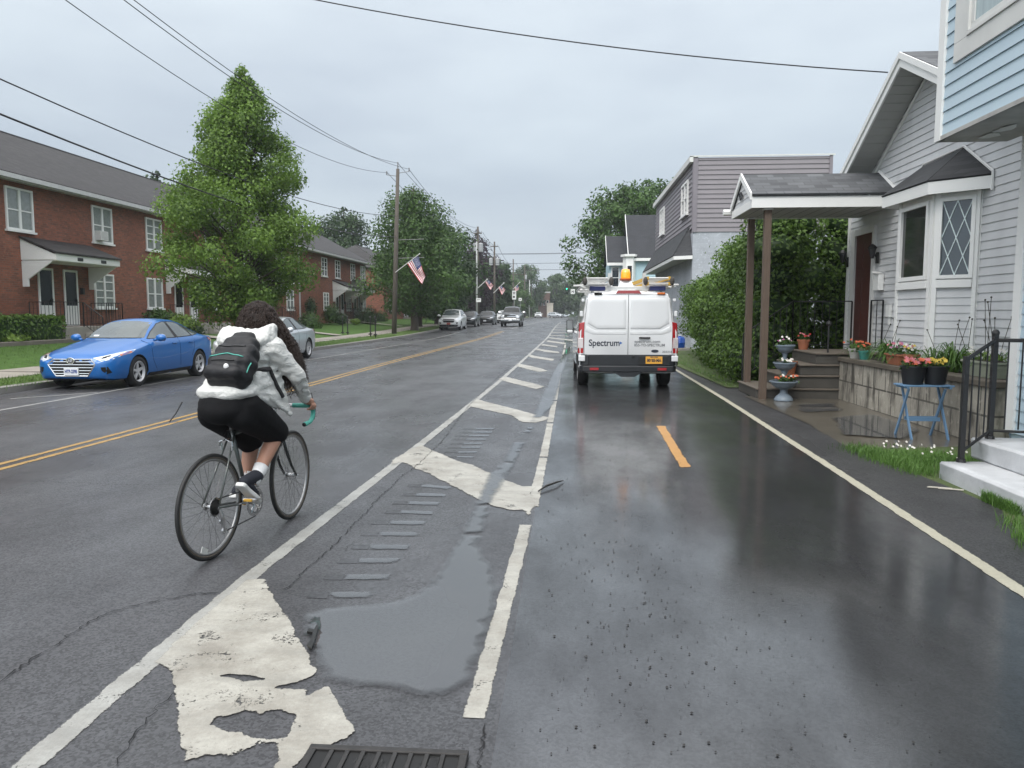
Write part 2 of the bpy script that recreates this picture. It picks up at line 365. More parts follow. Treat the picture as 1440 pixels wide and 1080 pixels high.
PYS = sorted(set(YS+[4.5, 5.1, 5.6, 6.3, 7.4, 8.3, 9.3, 11, 13, 14.3, 16, 19, 23]))
def line_x(y):
    P = [(-12, 2.0), (.6, 2.42), (4.2, 2.56), (8, 2.68), (14, 2.84), (21.5, 2.96), (30, 3.05), (60, 3.1), (420, 3.1)]
    for (a, xa), (b_, xb) in zip(P, P[1:]):
        if a <= y <= b_: return xa+(xb-xa)*(y-a)/(b_-a)
PYS = sorted(set(PYS+[.6, 4.2, 8, 14, 21.5, 30, 60]))
strip('cycle_path', [(-.26, .0), (.6, 0), (line_x, 0)], A_PATH, ys=PYS)
strip('path_shoulder', [(line_x, 0), (edge_x, 0), (lambda y: edge_x(y)+.02, -.05)], A_EDGE, ys=PYS)
# left side: kerb, verge, sidewalk, rising lawn
strip('kerb', [(kx, -.02), (lambda y: kx(y)-.01, .12), (lambda y: kx(y)-.15, .135), (lambda y: kx(y)-.16, -.02)], KERB)
strip('verge', [(lambda y: kx(y)-.15, .10), (-11.5, .15), (-12.25, .15)], VERGE)
strip('sidewalk', [(-12.25, .1), (-12.26, .165), (-13.9, .18), (-13.91, .1)], SIDEW)
strip('lawn', [(-13.9, .16), (-14.6, .25), (-17.4, .52), (-19.6, .62), (-30, .7), (-60, -.02)], GRASSB)
b = MB()
for y in np.arange(-10, 120, 1.7): b.box(-13.9, -12.25, y, y+.012, gz(y)+.10, gz(y)+.1845)
setp(b.build('sidewalk_joints', M('joint_dark', (.07, .065, .06), .9)), kind='structure')
# right side: earth bank, patio slab, grass tufts ground
b = MB(); b.add([(edge_x(9.0)-.05, 9.0, -.01), (5.0, 8.3, -.005), (5.0, 15.0, .012), (3.3, 14.6, .01), (edge_x(11)-.03, 11, .008)], [(0, 1, 2, 3, 4)])
PATIO = M('wet_patio_concrete', (.1, .088, .068), .35, var=.4, vs=1.6, bmp=.1, coat=.6)
setp(b.build('patio', PATIO, recalc=False), kind='structure')
b = MB(); b.poly([(3.3, 16.2, .02), (9, 16.2, .1), (9, 60, .3), (3.3, 60, .2), (3.15, 24, .02)]); b.poly([(2.93, -6, -.004), (6, -6, .05), (6, 9, .05), (4.9, 9.2, .03), (3.3, 9.0, .0), (3.45, 7, .0), (3.45, 6.3, -.002), (3.2, 5.6, -.003), (2.95, 4.5, -.004)])
setp(b.build('garden_earth', M('earth_grass', (.06, .085, .025), .9, var=.6, vs=2, bmp=.5), recalc=False), kind='structure')

# ---------------------------------------------------------------- painted markings and wet film
def jag(pts, step=.05, amp=.012, rnd=random.Random(3)):
    out = []
    for i, p in enumerate(pts):
        q = pts[(i+1) % len(pts)]; n = max(1, int((q-p).length/step)); d = (q-p); nr = Vector((-d.y, d.x, 0)).normalized() if d.length > 1e-6 else Vector()
        for k in range(n): out.append(p.lerp(q, k/n)+nr*rnd.uniform(-amp, amp)*(0 if amp == 0 else 1))
    return out
def flat(name, loops, mat, z, label=None, cat=None, group=None, amp=.012, step=.05, inset=.022):
    L = [[Vector((p.x, p.y, 0)) for p in jag(l, step, amp)] for l in loops]
    pts = [Vector((p.x, p.y)) for l in L for p in l]; eds = []; k0 = 0
    for l in L: eds += [(k0+q, k0+(q+1) % len(l)) for q in range(len(l))]; k0 += len(l)
    A = np.array([(p.x, p.y) for p in pts]); E0 = A[[e[0] for e in eds]]; E1 = A[[e[1] for e in eds]]
    lo, hi = A.min(0), A.max(0); h = max(inset, math.sqrt(max(1e-9, (hi-lo).prod())/9000)); rg = np.random.RandomState(1)
    gx, gy = np.meshgrid(np.arange(lo[0], hi[0], h), np.arange(lo[1], hi[1], h)); Q = np.stack([gx.ravel(), gy.ravel()], 1)+rg.uniform(-.25, .25, (gx.size, 2))*h
    keep_ = []
    def inside(q):
        c = (E0[:, 1] > q[1]) != (E1[:, 1] > q[1]); e0, e1 = E0[c], E1[c]
        return (e0[:, 0]+(q[1]-e0[:, 1])*(e1[:, 0]-e0[:, 0])/(e1[:, 1]-e0[:, 1]) > q[0]).sum() % 2 == 1
    for q in Q:
        c = (E0[:, 1] > q[1]) != (E1[:, 1] > q[1])
        if not c.any(): continue
        e0, e1 = E0[c], E1[c]; xs = e0[:, 0]+(q[1]-e0[:, 1])*(e1[:, 0]-e0[:, 0])/(e1[:, 1]-e0[:, 1])
        if (xs > q[0]).sum() % 2 == 0: continue
        d = E1-E0; t_ = np.clip(((q-E0)*d).sum(1)/np.maximum((d*d).sum(1), 1e-12), 0, 1); r_ = np.sqrt((((E0+d*t_[:, None])-q)**2).sum(1).min())
        if r_ > inset*.6: keep_.append((q, min(1.0, r_/inset)))
    nb = len(pts); vo_, _, fo, vorig, _, _ = delaunay_2d_cdt(pts+[Vector(q) for q, _r in keep_], eds, [], 0, 1e-6); fo = [f for f in fo if inside(np.array([(vo_[f[0]].x+vo_[f[1]].x+vo_[f[2]].x)/3, (vo_[f[0]].y+vo_[f[1]].y+vo_[f[2]].y)/3]))]
    ea = [0.0 if (not o_ or min(o_) < nb) else keep_[min(o_)-nb][1] for o_ in vorig]
    me = bpy.data.meshes.new(name); me.from_pydata([(p.x, p.y, z+gz(p.y)) for p in vo_], [], [tuple(f) for f in fo]); me.materials.append(mat)
    a_ = me.attributes.new('edge', 'FLOAT', 'POINT'); a_.data.foreach_set('value', ea)
    for p in me.polygons:
        if p.normal.z < 0: p.flip()
    ob = bpy.data.objects.new(name, me); COL.objects.link(ob); return setp(ob, kind='structure')
def crop(x0, y0, k, pts): return [G(x0+x/k, y0+y/k) for x, y in pts]
def line(name, pts, w, mat, z=.003, amp=.0012, gaps=None):
    """painted line along ground points"""
    L = []; R = []
    for i, p in enumerate(pts):
        d = (pts[min(i+1, len(pts)-1)]-pts[max(0, i-1)]); d.z = 0; nr = Vector((-d.y, d.x, 0)).normalized()
        L.append(p+nr*w/2); R.append(p-nr*w/2)
    b = MB(); vs = []; rnd = random.Random(len(pts))
    pl = []
    for i in range(len(pts)-1):
        n = max(1, min(120, int((pts[i+1]-pts[i]).length/.05)))
        for k in range(n): pl.append((L[i].lerp(L[i+1], k/n), R[i].lerp(R[i+1], k/n)))
    pl.append((L[-1], R[-1]))
    ea = []
    for l, r in pl:
        j = rnd.uniform(-amp, amp); k_ = rnd.uniform(-amp, amp)
        for t_, e_ in ((0, 0), (.16, 1), (.84, 1), (1, 0)): p = l.lerp(r, t_); vs.append((p.x+j*(1-t_)+k_*t_, p.y, gz(p.y)+z)); ea.append(float(e_))
    b.add(vs, [(4*i+c, 4*i+c+1, 4*i+c+5, 4*i+c+4) for i in range(len(pl)-1) for c in range(3)]); o = b.build(name, mat, recalc=False)
    a = o.data.attributes.new('edge', 'FLOAT', 'POINT'); a.data.foreach_set('value', ea); return setp(o, kind='structure')
V3 = lambda x, y: Vector((x, y, 0))
line('lane_line', [V3(-1.84, .6), V3(-1.87, 2.42), V3(-1.89, 4.39), V3(-1.76, 9.21), V3(-1.6, 17), V3(-1.5, 28), V3(-1.38, 45), V3(-1.3, 68), V3(-1.2, 110)], .13, P_LINE, .003)
line('dashed_line', [V3(-.36, 2.82), V3(-.31, 5.55)], .105, P_WHITE, .003, .002)
line('dashed_line', [V3(-.285, 6.1), V3(-.27, 8.2)], .11, P_WHITE, .003, .002)
for y_a, y_b in ((8.27, 10.8), (10.92, 13.6), (13.8, 16.2), (16.35, 20), (20.4, 24), (24.5, 28), (29, 33), (34, 38)): line('dashed_line', [V3(-.27+.003*(y_a-8), y_a), V3(-.27+.003*(y_b-8), y_b)], .11, P_WHITE, .003, .002)
line('path_edge_line', [V3(2.42, .6), V3(2.56, 4.2), V3(2.68, 8), V3(2.84, 14), V3(2.96, 21.5), V3(3.05, 30), V3(3.1, 60)], .105, P_NEW, .003, .001)
flat('path_centre_dash', [[G(922, 599), G(936, 599), G(972, 657), G(956, 658)]], P_ORG, .003, amp=.004)
cy = [V3(-5.69, 3.0), V3(-5.71, 7.19), V3(-5.64, 10.38), V3(-5.57, 17.24), V3(-5.6, 23.2), V3(-5.35, 42), V3(-5.1, 60)]
line('centre_line', cy, .10, P_YEL, .003, .003); line('centre_line', [p+V3(-.2, 0) for p in cy], .10, P_YEL, .003, .003)
line('centre_line', [V3(-4.9, 66), V3(-4.2, 110), V3(-3.9, 160)], .16, P_FAINT, .003)
line('parking_line', [V3(-9.12, 6), V3(-9.18, 11.64), V3(-9.22, 18.1), V3(-8.6, 27.7), V3(-8.3, 40), V3(-8.3, 58)], .10, P_FAINT, .003)
line('parking_line', [V3(-10.2, 13.2), V3(-9.3, 14.4)], .10, P_FAINT, .0045)
k1 = 1440/520
flat('hatch_bar', [crop(0, 780, k1, [(1010, 95), (1040, 95), (1060, 150), (1085, 190), (1130, 250), (1160, 310), (1195, 370), (1215, 410), (1215, 430), (1238, 450), (1225, 475), (1180, 497), (1120, 512), (1080, 520), (1150, 526), (1205, 520), (1200, 548), (1265, 512), (1285, 515), (1310, 555), (1340, 610), (1375, 660), (1388, 690), (1360, 715), (1270, 750), (1210, 770), (1150, 831), (1140, 900), (1050, 900), (1060, 831), (1080, 790), (1065, 735), (1010, 745), (960, 765), (925, 790), (800, 790), (740, 808), (700, 815), (705, 780), (695, 740), (690, 690), (680, 600), (675, 520), (655, 460), (630, 440), (600, 420), (700, 320), (850, 190), (960, 100)]),
     crop(0, 780, k1, [(820, 665), (850, 640), (910, 630), (960, 612), (990, 620), (1010, 632), (1040, 617), (1090, 613), (1143, 628), (1130, 670), (1110, 712), (1040, 715), (980, 710), (950, 690), (890, 690)]),
     crop(0, 780, k1, [(865, 475), (900, 467), (960, 475), (1000, 478), (1025, 490), (980, 495), (920, 487)])], P_WHITE, .005, amp=.005, step=.03, inset=.011)
k2 = 1440/260
flat('hatch_bar', [crop(540, 600, k2, [(290, 140), (380, 185), (470, 220), (600, 275), (700, 300), (800, 350), (920, 400), (1000, 435), (1080, 465), (1140, 465), (1200, 470), (1170, 490), (1165, 560), (1190, 620), (1160, 660), (1155, 700), (1120, 695), (1070, 650), (1010, 660), (930, 645), (840, 620), (770, 590), (700, 555), (640, 530), (560, 480), (450, 430), (400, 400), (350, 370), (240, 335), (190, 300), (130, 280), (60, 310), (40, 330), (60, 260), (180, 190)])], P_WHITE, .005, amp=.008)
k3 = 1163/280
for pts in ([(480, 545), (545, 505), (620, 525), (720, 550), (800, 570), (870, 590), (970, 612), (960, 625), (890, 645), (800, 640), (740, 600), (650, 580), (580, 565)],
            [(665, 385), (710, 373), (800, 395), (870, 410), (940, 430), (890, 448), (830, 432), (740, 410), (700, 400)],
            [(765, 305), (790, 298), (860, 310), (920, 325), (960, 340), (900, 345), (830, 328), (780, 315)],
            [(835, 252), (855, 245), (920, 258), (1000, 270), (990, 282), (920, 272), (860, 262)],
            [(880, 215), (890, 208), (1025, 228), (1025, 236), (950, 230)], [(915, 190), (925, 182), (1015, 195), (1015, 202)],
            [(945, 168), (955, 160), (1065, 175), (1060, 185)], [(955, 147), (965, 143), (1110, 157), (1110, 166)]):
    flat('hatch_bar', [crop(540, 440, k3, pts)], P_WHITE, .005, amp=.012, step=.15)
for i in range(7):
    y = 52+i*5.5; flat('hatch_bar', [[V3(-1.3, y), V3(-1.3, y+.9), V3(.0, y-.6), V3(.0, y-1.5)]], P_WHITE, .005, amp=0)
# asphalt seams, cracks
CR = M('crack_dark', (.008, .008, .009), .9, var=.2)
def crack(pts, w=.009, name='road_crack', seed=1, amp=.012):
    rnd = random.Random(seed); P = []
    for p, q in zip(pts, pts[1:]):
        n = max(1, int((q-p).length/.025))
        for k in range(n): P.append(p.lerp(q, k/n)+Vector((rnd.uniform(-amp, amp), rnd.uniform(-amp, amp), 0)))
    P.append(pts[-1]); b = MB(); vs = []
    for i, p in enumerate(P):
        d = P[min(i+1, len(P)-1)]-P[max(0, i-1)]; nr = Vector((-d.y, d.x, 0)).normalized(); ww = w*.55*rnd.uniform(.15, 1)*(0.3 if i in (0, len(P)-1) else 1)
        vs += [(p+nr*ww+Vector((0, 0, .0065))), (p-nr*ww+Vector((0, 0, .0065)))]
    b.add(vs, [(2*i, 2*i+1, 2*i+3, 2*i+2) for i in range(len(P)-1)]); return setp(b.build(name, CR, recalc=False), kind='structure')
crack(crop(0, 780, k1, [(-90, 560), (0, 495), (60, 455), (150, 395), (200, 370), (260, 320), (340, 270), (420, 230), (500, 207), (600, 185), (680, 170), (760, 155), (860, 150)]), .011)
k4 = 1440/420
crack(crop(380, 620, k4, [(65, 725), (130, 670), (165, 630), (220, 580), (290, 520), (360, 450), (400, 410), (460, 350), (520, 280), (600, 210), (640, 165), (690, 135), (760, 70), (830, 0)])+[G(660, 570), G(690, 540), G(718, 515)], .008, seed=2)
crack(crop(380, 620, k4, [(330, 560), (400, 490), (470, 480), (560, 470)]), .004, seed=5)
crack([V3(-.262, .5), V3(-.3, 2.4), V3(-.31, 2.78)], .009, 'road_seam', 3)
crack([V3(-9, 9.5), V3(-6.5, 9.2), V3(-4.6, 9.35), V3(-2.2, 9.4)], .005, seed=6, amp=.02)
crack([V3(-7.6, 6.9), V3(-6, 6.75), V3(-4, 6.6), V3(-2.3, 6.75)], .005, seed=9, amp=.02)
crack([V3(-8.5, 14), V3(-5, 14.3), V3(-2, 14.1)], .006, seed=8, amp=.02)
crack(crop(0, 780, k1, [(450, 831), (540, 690), (620, 590), (690, 540)]), .006, seed=12)
# standing water
m, nt, bs_ = nmat('standing_water'); MATS['standing_water'] = WATER = m
lw = nt.nodes.new('ShaderNodeFresnel'); lw.inputs[0].default_value = 2.15
tp = nt.nodes.new('ShaderNodeBsdfTransparent'); tp.inputs[0].default_value = (.97, .98, .98, 1)
gl = nt.nodes.new('ShaderNodeBsdfGlossy'); gl.inputs['Roughness'].default_value = .015
bp = nt.nodes.new('ShaderNodeBump'); bp.inputs['Strength'].default_value = .03; bp.inputs['Distance'].default_value = .01; lk(nt, noise(nt, coords(nt), 14, 2), bp.inputs['Height']); lk(nt, bp.outputs[0], gl.inputs['Normal'])
sky_tone = nt.nodes.new('ShaderNodeBsdfDiffuse'); sky_tone.inputs[0].default_value = (.125, .13, .135, 1); mu = nt.nodes.new('ShaderNodeMixShader'); mu.inputs[0].default_value = .5; lk(nt, tp.outputs[0], mu.inputs[1]); lk(nt, sky_tone.outputs[0], mu.inputs[2])  # pale diffuse layer stands in for sky reflected in the water
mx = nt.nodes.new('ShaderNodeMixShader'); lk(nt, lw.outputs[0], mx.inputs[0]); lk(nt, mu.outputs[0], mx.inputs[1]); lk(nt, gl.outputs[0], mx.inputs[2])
tq = nt.nodes.new('ShaderNodeBsdfTransparent'); fe = nt.nodes.new('ShaderNodeMixShader'); sft = math2(nt, 'ADD', math2(nt, 'MULTIPLY', edge_attr(nt), .9), math2(nt, 'MULTIPLY', noise(nt, coords(nt), 9, 6, .7), .9)); lk(nt, ramp(nt, sft, [(.42, 0), (.95, 1)]), fe.inputs[0]); lk(nt, tq.outputs[0], fe.inputs[1]); lk(nt, mx.outputs[0], fe.inputs[2]); lk(nt, fe.outputs[0], nt.nodes['Material Output'].inputs[0])
c1 = lambda L: crop(380, 780, k4, L); c2 = lambda L: crop(380, 620, k4, L); c3 = lambda L: crop(540, 440, k3, L)
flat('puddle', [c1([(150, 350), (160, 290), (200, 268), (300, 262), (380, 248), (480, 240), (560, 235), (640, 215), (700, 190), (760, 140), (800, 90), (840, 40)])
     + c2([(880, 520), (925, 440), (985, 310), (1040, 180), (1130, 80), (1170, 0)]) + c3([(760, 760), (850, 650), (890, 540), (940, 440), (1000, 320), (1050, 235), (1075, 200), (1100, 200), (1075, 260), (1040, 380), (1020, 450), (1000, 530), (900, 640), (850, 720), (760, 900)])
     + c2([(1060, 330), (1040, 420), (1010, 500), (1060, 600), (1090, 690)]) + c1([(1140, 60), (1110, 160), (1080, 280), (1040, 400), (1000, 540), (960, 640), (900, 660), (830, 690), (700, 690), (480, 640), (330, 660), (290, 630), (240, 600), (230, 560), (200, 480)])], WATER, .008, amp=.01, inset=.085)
rg = [((665, 215), (880, 228)), ((640, 258), (855, 262)), ((600, 298), (825, 303)), ((560, 342), (795, 347)), ((500, 393), (760, 396)), ((447, 447), (725, 449)), ((400, 510), (680, 512)), ((340, 578), (635, 576)), ((270, 655), (585, 655)), ((190, 742), (520, 742))]
GRV = m_asphalt('milled_groove', (.042, .042, .045), .9, .15, .3, ior=1.6)
for (a, ya), (c, yc) in rg:
    h = (6+ya*.026)*.8; a2 = a+(c-a)*.3
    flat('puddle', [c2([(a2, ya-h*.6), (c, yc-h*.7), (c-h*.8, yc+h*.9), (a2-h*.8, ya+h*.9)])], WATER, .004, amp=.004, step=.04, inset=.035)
    flat('rumble_groove', [c2([(a, ya-h*.5), (a2, ya-h*.6), (a2-h*.8, ya+h*.9), (a-h, ya+h*.8)])], GRV, .002, amp=.006, step=.04)
cc = lambda L: crop(540, 600, k2, L)
for y_, a, c in ((18, 620, 860), (45, 590, 845), (72, 560, 825), (100, 540, 800), (132, 520, 775), (163, 500, 755), (200, 480, 730), (238, 480, 700)):
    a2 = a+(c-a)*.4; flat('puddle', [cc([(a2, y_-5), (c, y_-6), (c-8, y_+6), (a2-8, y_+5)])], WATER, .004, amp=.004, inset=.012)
    flat('rumble_groove', [cc([(a, y_-5), (a2, y_-5), (a2-8, y_+5), (a-8, y_+5)])], GRV, .002, amp=.004)
for pts in ([(3.5, 10.0), (4.2, 9.7), (4.75, 10.6), (4.7, 12.2), (3.9, 11.6)], [(3.6, 12.2), (4.4, 12.5), (4.6, 13.6), (3.9, 13.3)]):
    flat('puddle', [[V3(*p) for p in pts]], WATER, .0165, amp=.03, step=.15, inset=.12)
# loose grit on the path
b = MB(); rnd = random.Random(11)
for i in range(1500):
    y = 2.6+abs(rnd.gauss(0, 1))*4.2; x = rnd.gauss(.35, .38)+(.2 if rnd.random() < .25 else 0)*rnd.random()*5
    if x < -.22 or x > 2.3 or y > 16: continue
    r = rnd.choice((.002, .0025, .003, .003, .004, .005, .007)) * rnd.uniform(.7, 1.2); a = rnd.random()*6
    p = [(x+r*cos(a+k*1.57+rnd.uniform(-.3, .3)), y+r*sin(a+k*1.57), .004) for k in range(4)]; b.add(p+[(x, y, .004+r*.7)], [(0, 1, 4), (1, 2, 4), (2, 3, 4), (3, 0, 4)])
setp(b.build('gravel', M('dark_grit', (.025, .024, .023), .7, var=.6, vs=40)), 'fine dark grit scattered over the wet path', kind='stuff')
# twig, litter, leaf in the puddle
o = MB(); a, c = G(757, 693), G(792, 678); o.tube([a+V3(0, 0)+Vector((0, 0, .015)), a.lerp(c, .3)+Vector((0, .01, .03)), a.lerp(c, .7)+Vector((.01, 0, .03)), c+Vector((0, 0, .015))], [.006, .011, .009, .004], 6)
setp(o.build('twig', M('wet_twig', (.02, .018, .016), .6)), 'thin dark twig lying beside the second hatch bar', 'twig')
o = MB(); q = c1([(178, 455), (200, 475), (215, 430), (232, 365), (222, 362), (212, 382), (185, 375), (178, 392), (205, 395), (200, 430)]); o.prism([p+Vector((0, 0, .012)) for p in q], (0, 0, .012))
setp(o.build('curled_leaf', M('wet_black_leaf', (.012, .012, .011), .35)), 'dark curled leaf lying at the torn edge of the near hatch bar, in the puddle', 'leaf')
for k, (px, py, lab) in enumerate(((1322, 688, 'pale wood splinter on the asphalt at the corner of the white steps'), (1338, 690, 'second pale splinter lying just right of the first by the white steps'))):
    p = G(px, py); o = MB(); o.prism([p+Vector((-.1, .03, .008)), p+Vector((.09, -.03, .008)), p+Vector((.1, -.012, .008)), p+Vector((-.07, .05, .008))], (0, 0, .008))
    setp(o.build('wood_splinter', M('pale_splinter', (.5, .47, .4), .7)), lab, 'debris')
# storm drain at the foot of the picture
t = thing('storm_drain', 'rusty iron storm drain grate set in wet asphalt by the torn hatch bar', 'drain', (-.7, 2.3, 0))
x0, x1, y0, y1 = -.92, -.345, 2.06, 2.57
b = MB(); b.box(x0, x1, y1-.03, y1, .004, .022); b.box(x0, x1, y0, y0+.03, .004, .022); b.box(x0, x0+.03, y0+.03, y1-.03, .004, .022); b.box(x1-.03, x1, y0+.03, y1-.03, .004, .022)
IRON = M('wet_cast_iron', (.05, .047, .045), .4, .6, var=.5, vs=20); b.build('rim', IRON, t, bev=.004)
b = MB()
for k in range(1, 9): xx = x0+.03+k*(x1-x0-.06)/9; b.box(xx-.009, xx+.009, y0+.03, y1-.03, .002, .021)
b.box(x0+.03, x1-.03, 2.3, 2.318, .0, .019); b.build('grate', IRON, t, bev=.003)
b = MB(); b.box(x0+.02, x1-.02, y0+.02, y1-.02, .002, .0135); b.build('pit', M('drain_pit', (.006, .006, .006), .6), t)
rnd = random.Random(2)
for k in range(5):
    xx = x0+.06+rnd.random()*(x1-x0-.15); yy = 2.40+rnd.random()*.1; pts = [(xx+.04*rnd.uniform(.5, 1.1)*cos(a), yy+.06*rnd.uniform(.5, 1.1)*sin(a), .0145) for a in np.linspace(0, 6.28, 9)[:-1]]; b = MB(); b.prism(pts, (0, 0, .004)); b.build('paint_flake', P_WHITE, t)
b = MB(); pts = c1([(885, 915), (900, 905), (935, 925), (955, 940), (945, 952), (925, 945), (915, 930), (895, 925)]); b.prism([p+Vector((0, 0, .005)) for p in pts], (0, 0, .008)); setp(b.build('paint_flake', P_WHITE), 'loose white paint flake beside the storm drain', 'debris')
# ================================================================== FOLIAGE
LEAF_MAPLE = m_leaf('maple_leaf', (.03, .076, .014), (.145, .235, .04), sub=.4)
LEAF_DARK = m_leaf('dark_leaf', (.010, .028, .010), (.03, .062, .016))
LEAF_MID = m_leaf('mid_green_leaf', (.017, .047, .010), (.055, .108, .02))
LEAF_PURPLE = m_leaf('purple_leaf', (.014, .01, .014), (.035, .018, .03))
LEAF_HEDGE = m_leaf('cedar_hedge_leaf', (.024, .06, .011), (.085, .15, .024))
LEAF_YEL = m_leaf('yellow_green_leaf', (.06, .12, .018), (.13, .2, .03))
LEAF_FAR = m_leaf('far_leaf', (.03, .06, .025), (.06, .1, .04))
def leaf_mesh(name, C, Nn, size, mat, parent, aspect=.62, org=None, rnd=None):
    n = len(C); rg = rnd or np.random
    nr = Nn+rg.normal(0, .55, (n, 3)); nr[:, 2] += .25; nr /= np.linalg.norm(nr, axis=1)[:, None]+1e-9
    t = rg.normal(0, 1, (n, 3)); t -= nr*(t*nr).sum(1)[:, None]; t /= np.linalg.norm(t, axis=1)[:, None]+1e-9
    w = np.cross(nr, t); s = size*rg.uniform(.6, 1.35, (n, 1))
    o = np.array(worldloc(parent)) if parent is not None else 0
    C = C-o; V = np.empty((n, 4, 3)); V[:, 0] = C-t*s*.5; V[:, 1] = C+w*s*.5*aspect+nr*s*.08; V[:, 2] = C+t*s*.5; V[:, 3] = C-w*s*.5*aspect+nr*s*.08
    me = bpy.data.meshes.new(name); me.vertices.add(4*n); me.vertices.foreach_set('co', V.reshape(-1)); me.loops.add(4*n); me.loops.foreach_set('vertex_index', np.arange(4*n, dtype=np.int32))
    me.polygons.add(n); me.polygons.foreach_set('loop_start', np.arange(0, 4*n, 4, dtype=np.int32)); me.polygons.foreach_set('loop_total', np.full(n, 4, dtype=np.int32)); me.update(); me.validate()
    me.materials.append(mat); ob = bpy.data.objects.new(name, me); COL.objects.link(ob)
    if parent is not None: ob.parent = parent
    return ob
def sample_clumps(cl, n, shell=.45, rg=np.random):
    c = np.array([k[:3] for k in cl]); r = np.array([k[3:6] if len(k) >= 6 else (k[3],)*3 for k in cl]); w = (r.prod(1))**.7; w /= w.sum()
    i = rg.choice(len(cl), n, p=w); d = rg.normal(0, 1, (n, 3)); d /= np.linalg.norm(d, axis=1)[:, None]
    rad = (shell+(1-shell)*rg.random((n, 1))**.7)*(1+.12*rg.normal(0, 1, (n, 1))); return c[i]+d*r[i]*rad, d
def tree(name, label, base, h, env, nl, size, mat, group=None, trunk_r=.2, z0=.22, cat='tree', seed=1, nc=60, cr=.13, lean=(0, 0), wild=1.12):
    """env: list of (relative height, radius in m) of the crown outline"""
    rg = np.random.RandomState(seed); rnd = random.Random(seed)
    t = thing(name, label, cat, base, 0, group); B = Vector(base)
    def rad(u):
        for (a, ra), (b_, rb) in zip(env, env[1:]):
            if a <= u <= b_: return ra+(rb-ra)*(u-a)/(b_-a)
        return .1
    cl = []; tb = MB(); ax = lambda u: B+Vector((lean[0]*u, lean[1]*u, h*u))
    tb.tube([B-Vector((0, 0, .15)), B+Vector((0, 0, .25)), ax(.25), ax(.55), ax(.85), ax(.97)], [trunk_r*1.35, trunk_r, trunk_r*.8, trunk_r*.5, trunk_r*.2, .02], 10)
    us = [env[0][0]+(env[-1][0]-env[0][0])*((i+.5)/nc) for i in range(nc)]
    for i, u in enumerate(us):
        R = rad(u); r = min(h*cr, R*.62)*rnd.uniform(.65, 1.2)+.05
        a = i*2.399+rnd.uniform(-.9, .9); d = max(0, R-r*.6)*rnd.uniform(.25, wild)**.7
        c = ax(u)+Vector((d*cos(a), d*sin(a), rnd.uniform(-.3, .3)*r)); cl.append((*c, r*1.05, r*1.05, r*.8))
        if r > .2:
            s = ax(max(z0*.8, u-.10-.12*d/h*3)); m_ = s.lerp(c, .5)+Vector((0, 0, .05*h*.4)); tb.tube([s, m_, c], [trunk_r*.28*(1-u*.6), trunk_r*.16, .015], 5)
    tb.build('trunk', BARK, t, smooth=True)
    P, D = sample_clumps(cl, nl, .35, rg); leaf_mesh('crown', P, D, size, mat, t, rnd=rg); return t
def bush(name, label, cl, nl, size, mat, group=None, cat='shrub', seed=1, core=True, shell=.7):
    rg = np.random.RandomState(seed); c0 = Vector(cl[0][:3]); zb = min(k[2]-(k[5] if len(k) > 5 else k[3]) for k in cl)
    t = thing(name, label, cat, (c0.x, c0.y, max(0, zb)), 0, group)
    P, D = sample_clumps(cl, nl, shell, rg); ok = P[:, 2] > zb*.0-.02; leaf_mesh('foliage', P[ok], D[ok], size, mat, t, rnd=rg)
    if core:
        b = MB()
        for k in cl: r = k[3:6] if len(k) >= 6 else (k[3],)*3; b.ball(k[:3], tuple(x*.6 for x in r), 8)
        b.build('shade_core', LEAF_DARK, t, smooth=True)  # added dark core: blocks light and colours the bush's shaded inside
    return t
def box_hedge(name, label, x0, x1, y0, y1, z0, z1, nl, size, mat, group=None, seed=1):
    rg = np.random.RandomState(seed); t = thing(name, label, 'hedge', ((x0+x1)/2, (y0+y1)/2, z0), 0, group)
    P = rg.random((nl, 3)); ax = rg.choice(3, nl, p=[.35, .2, .45]); side = rg.random(nl) < .5; D = np.zeros((nl, 3))
    for i in range(nl): P[i, ax[i]] = 1 if (side[i] or ax[i] == 2) else 0; D[i, ax[i]] = 1 if P[i, ax[i]] else -1
    sc = np.array([x1-x0, y1-y0, z1-z0]); P = np.array([x0, y0, z0])+P*sc+rg.normal(0, .04, (nl, 3))-D*rg.random((nl, 1))*.08
    leaf_mesh('foliage', P, D, size, mat, t, rnd=rg); b = MB(); b.box(x0+.08, x1-.08, y0+.08, y1-.08, z0, z1-.07); b.build('shade_core', LEAF_DARK, t); return t  # dark inner block gives the hedge its inside shade by colour

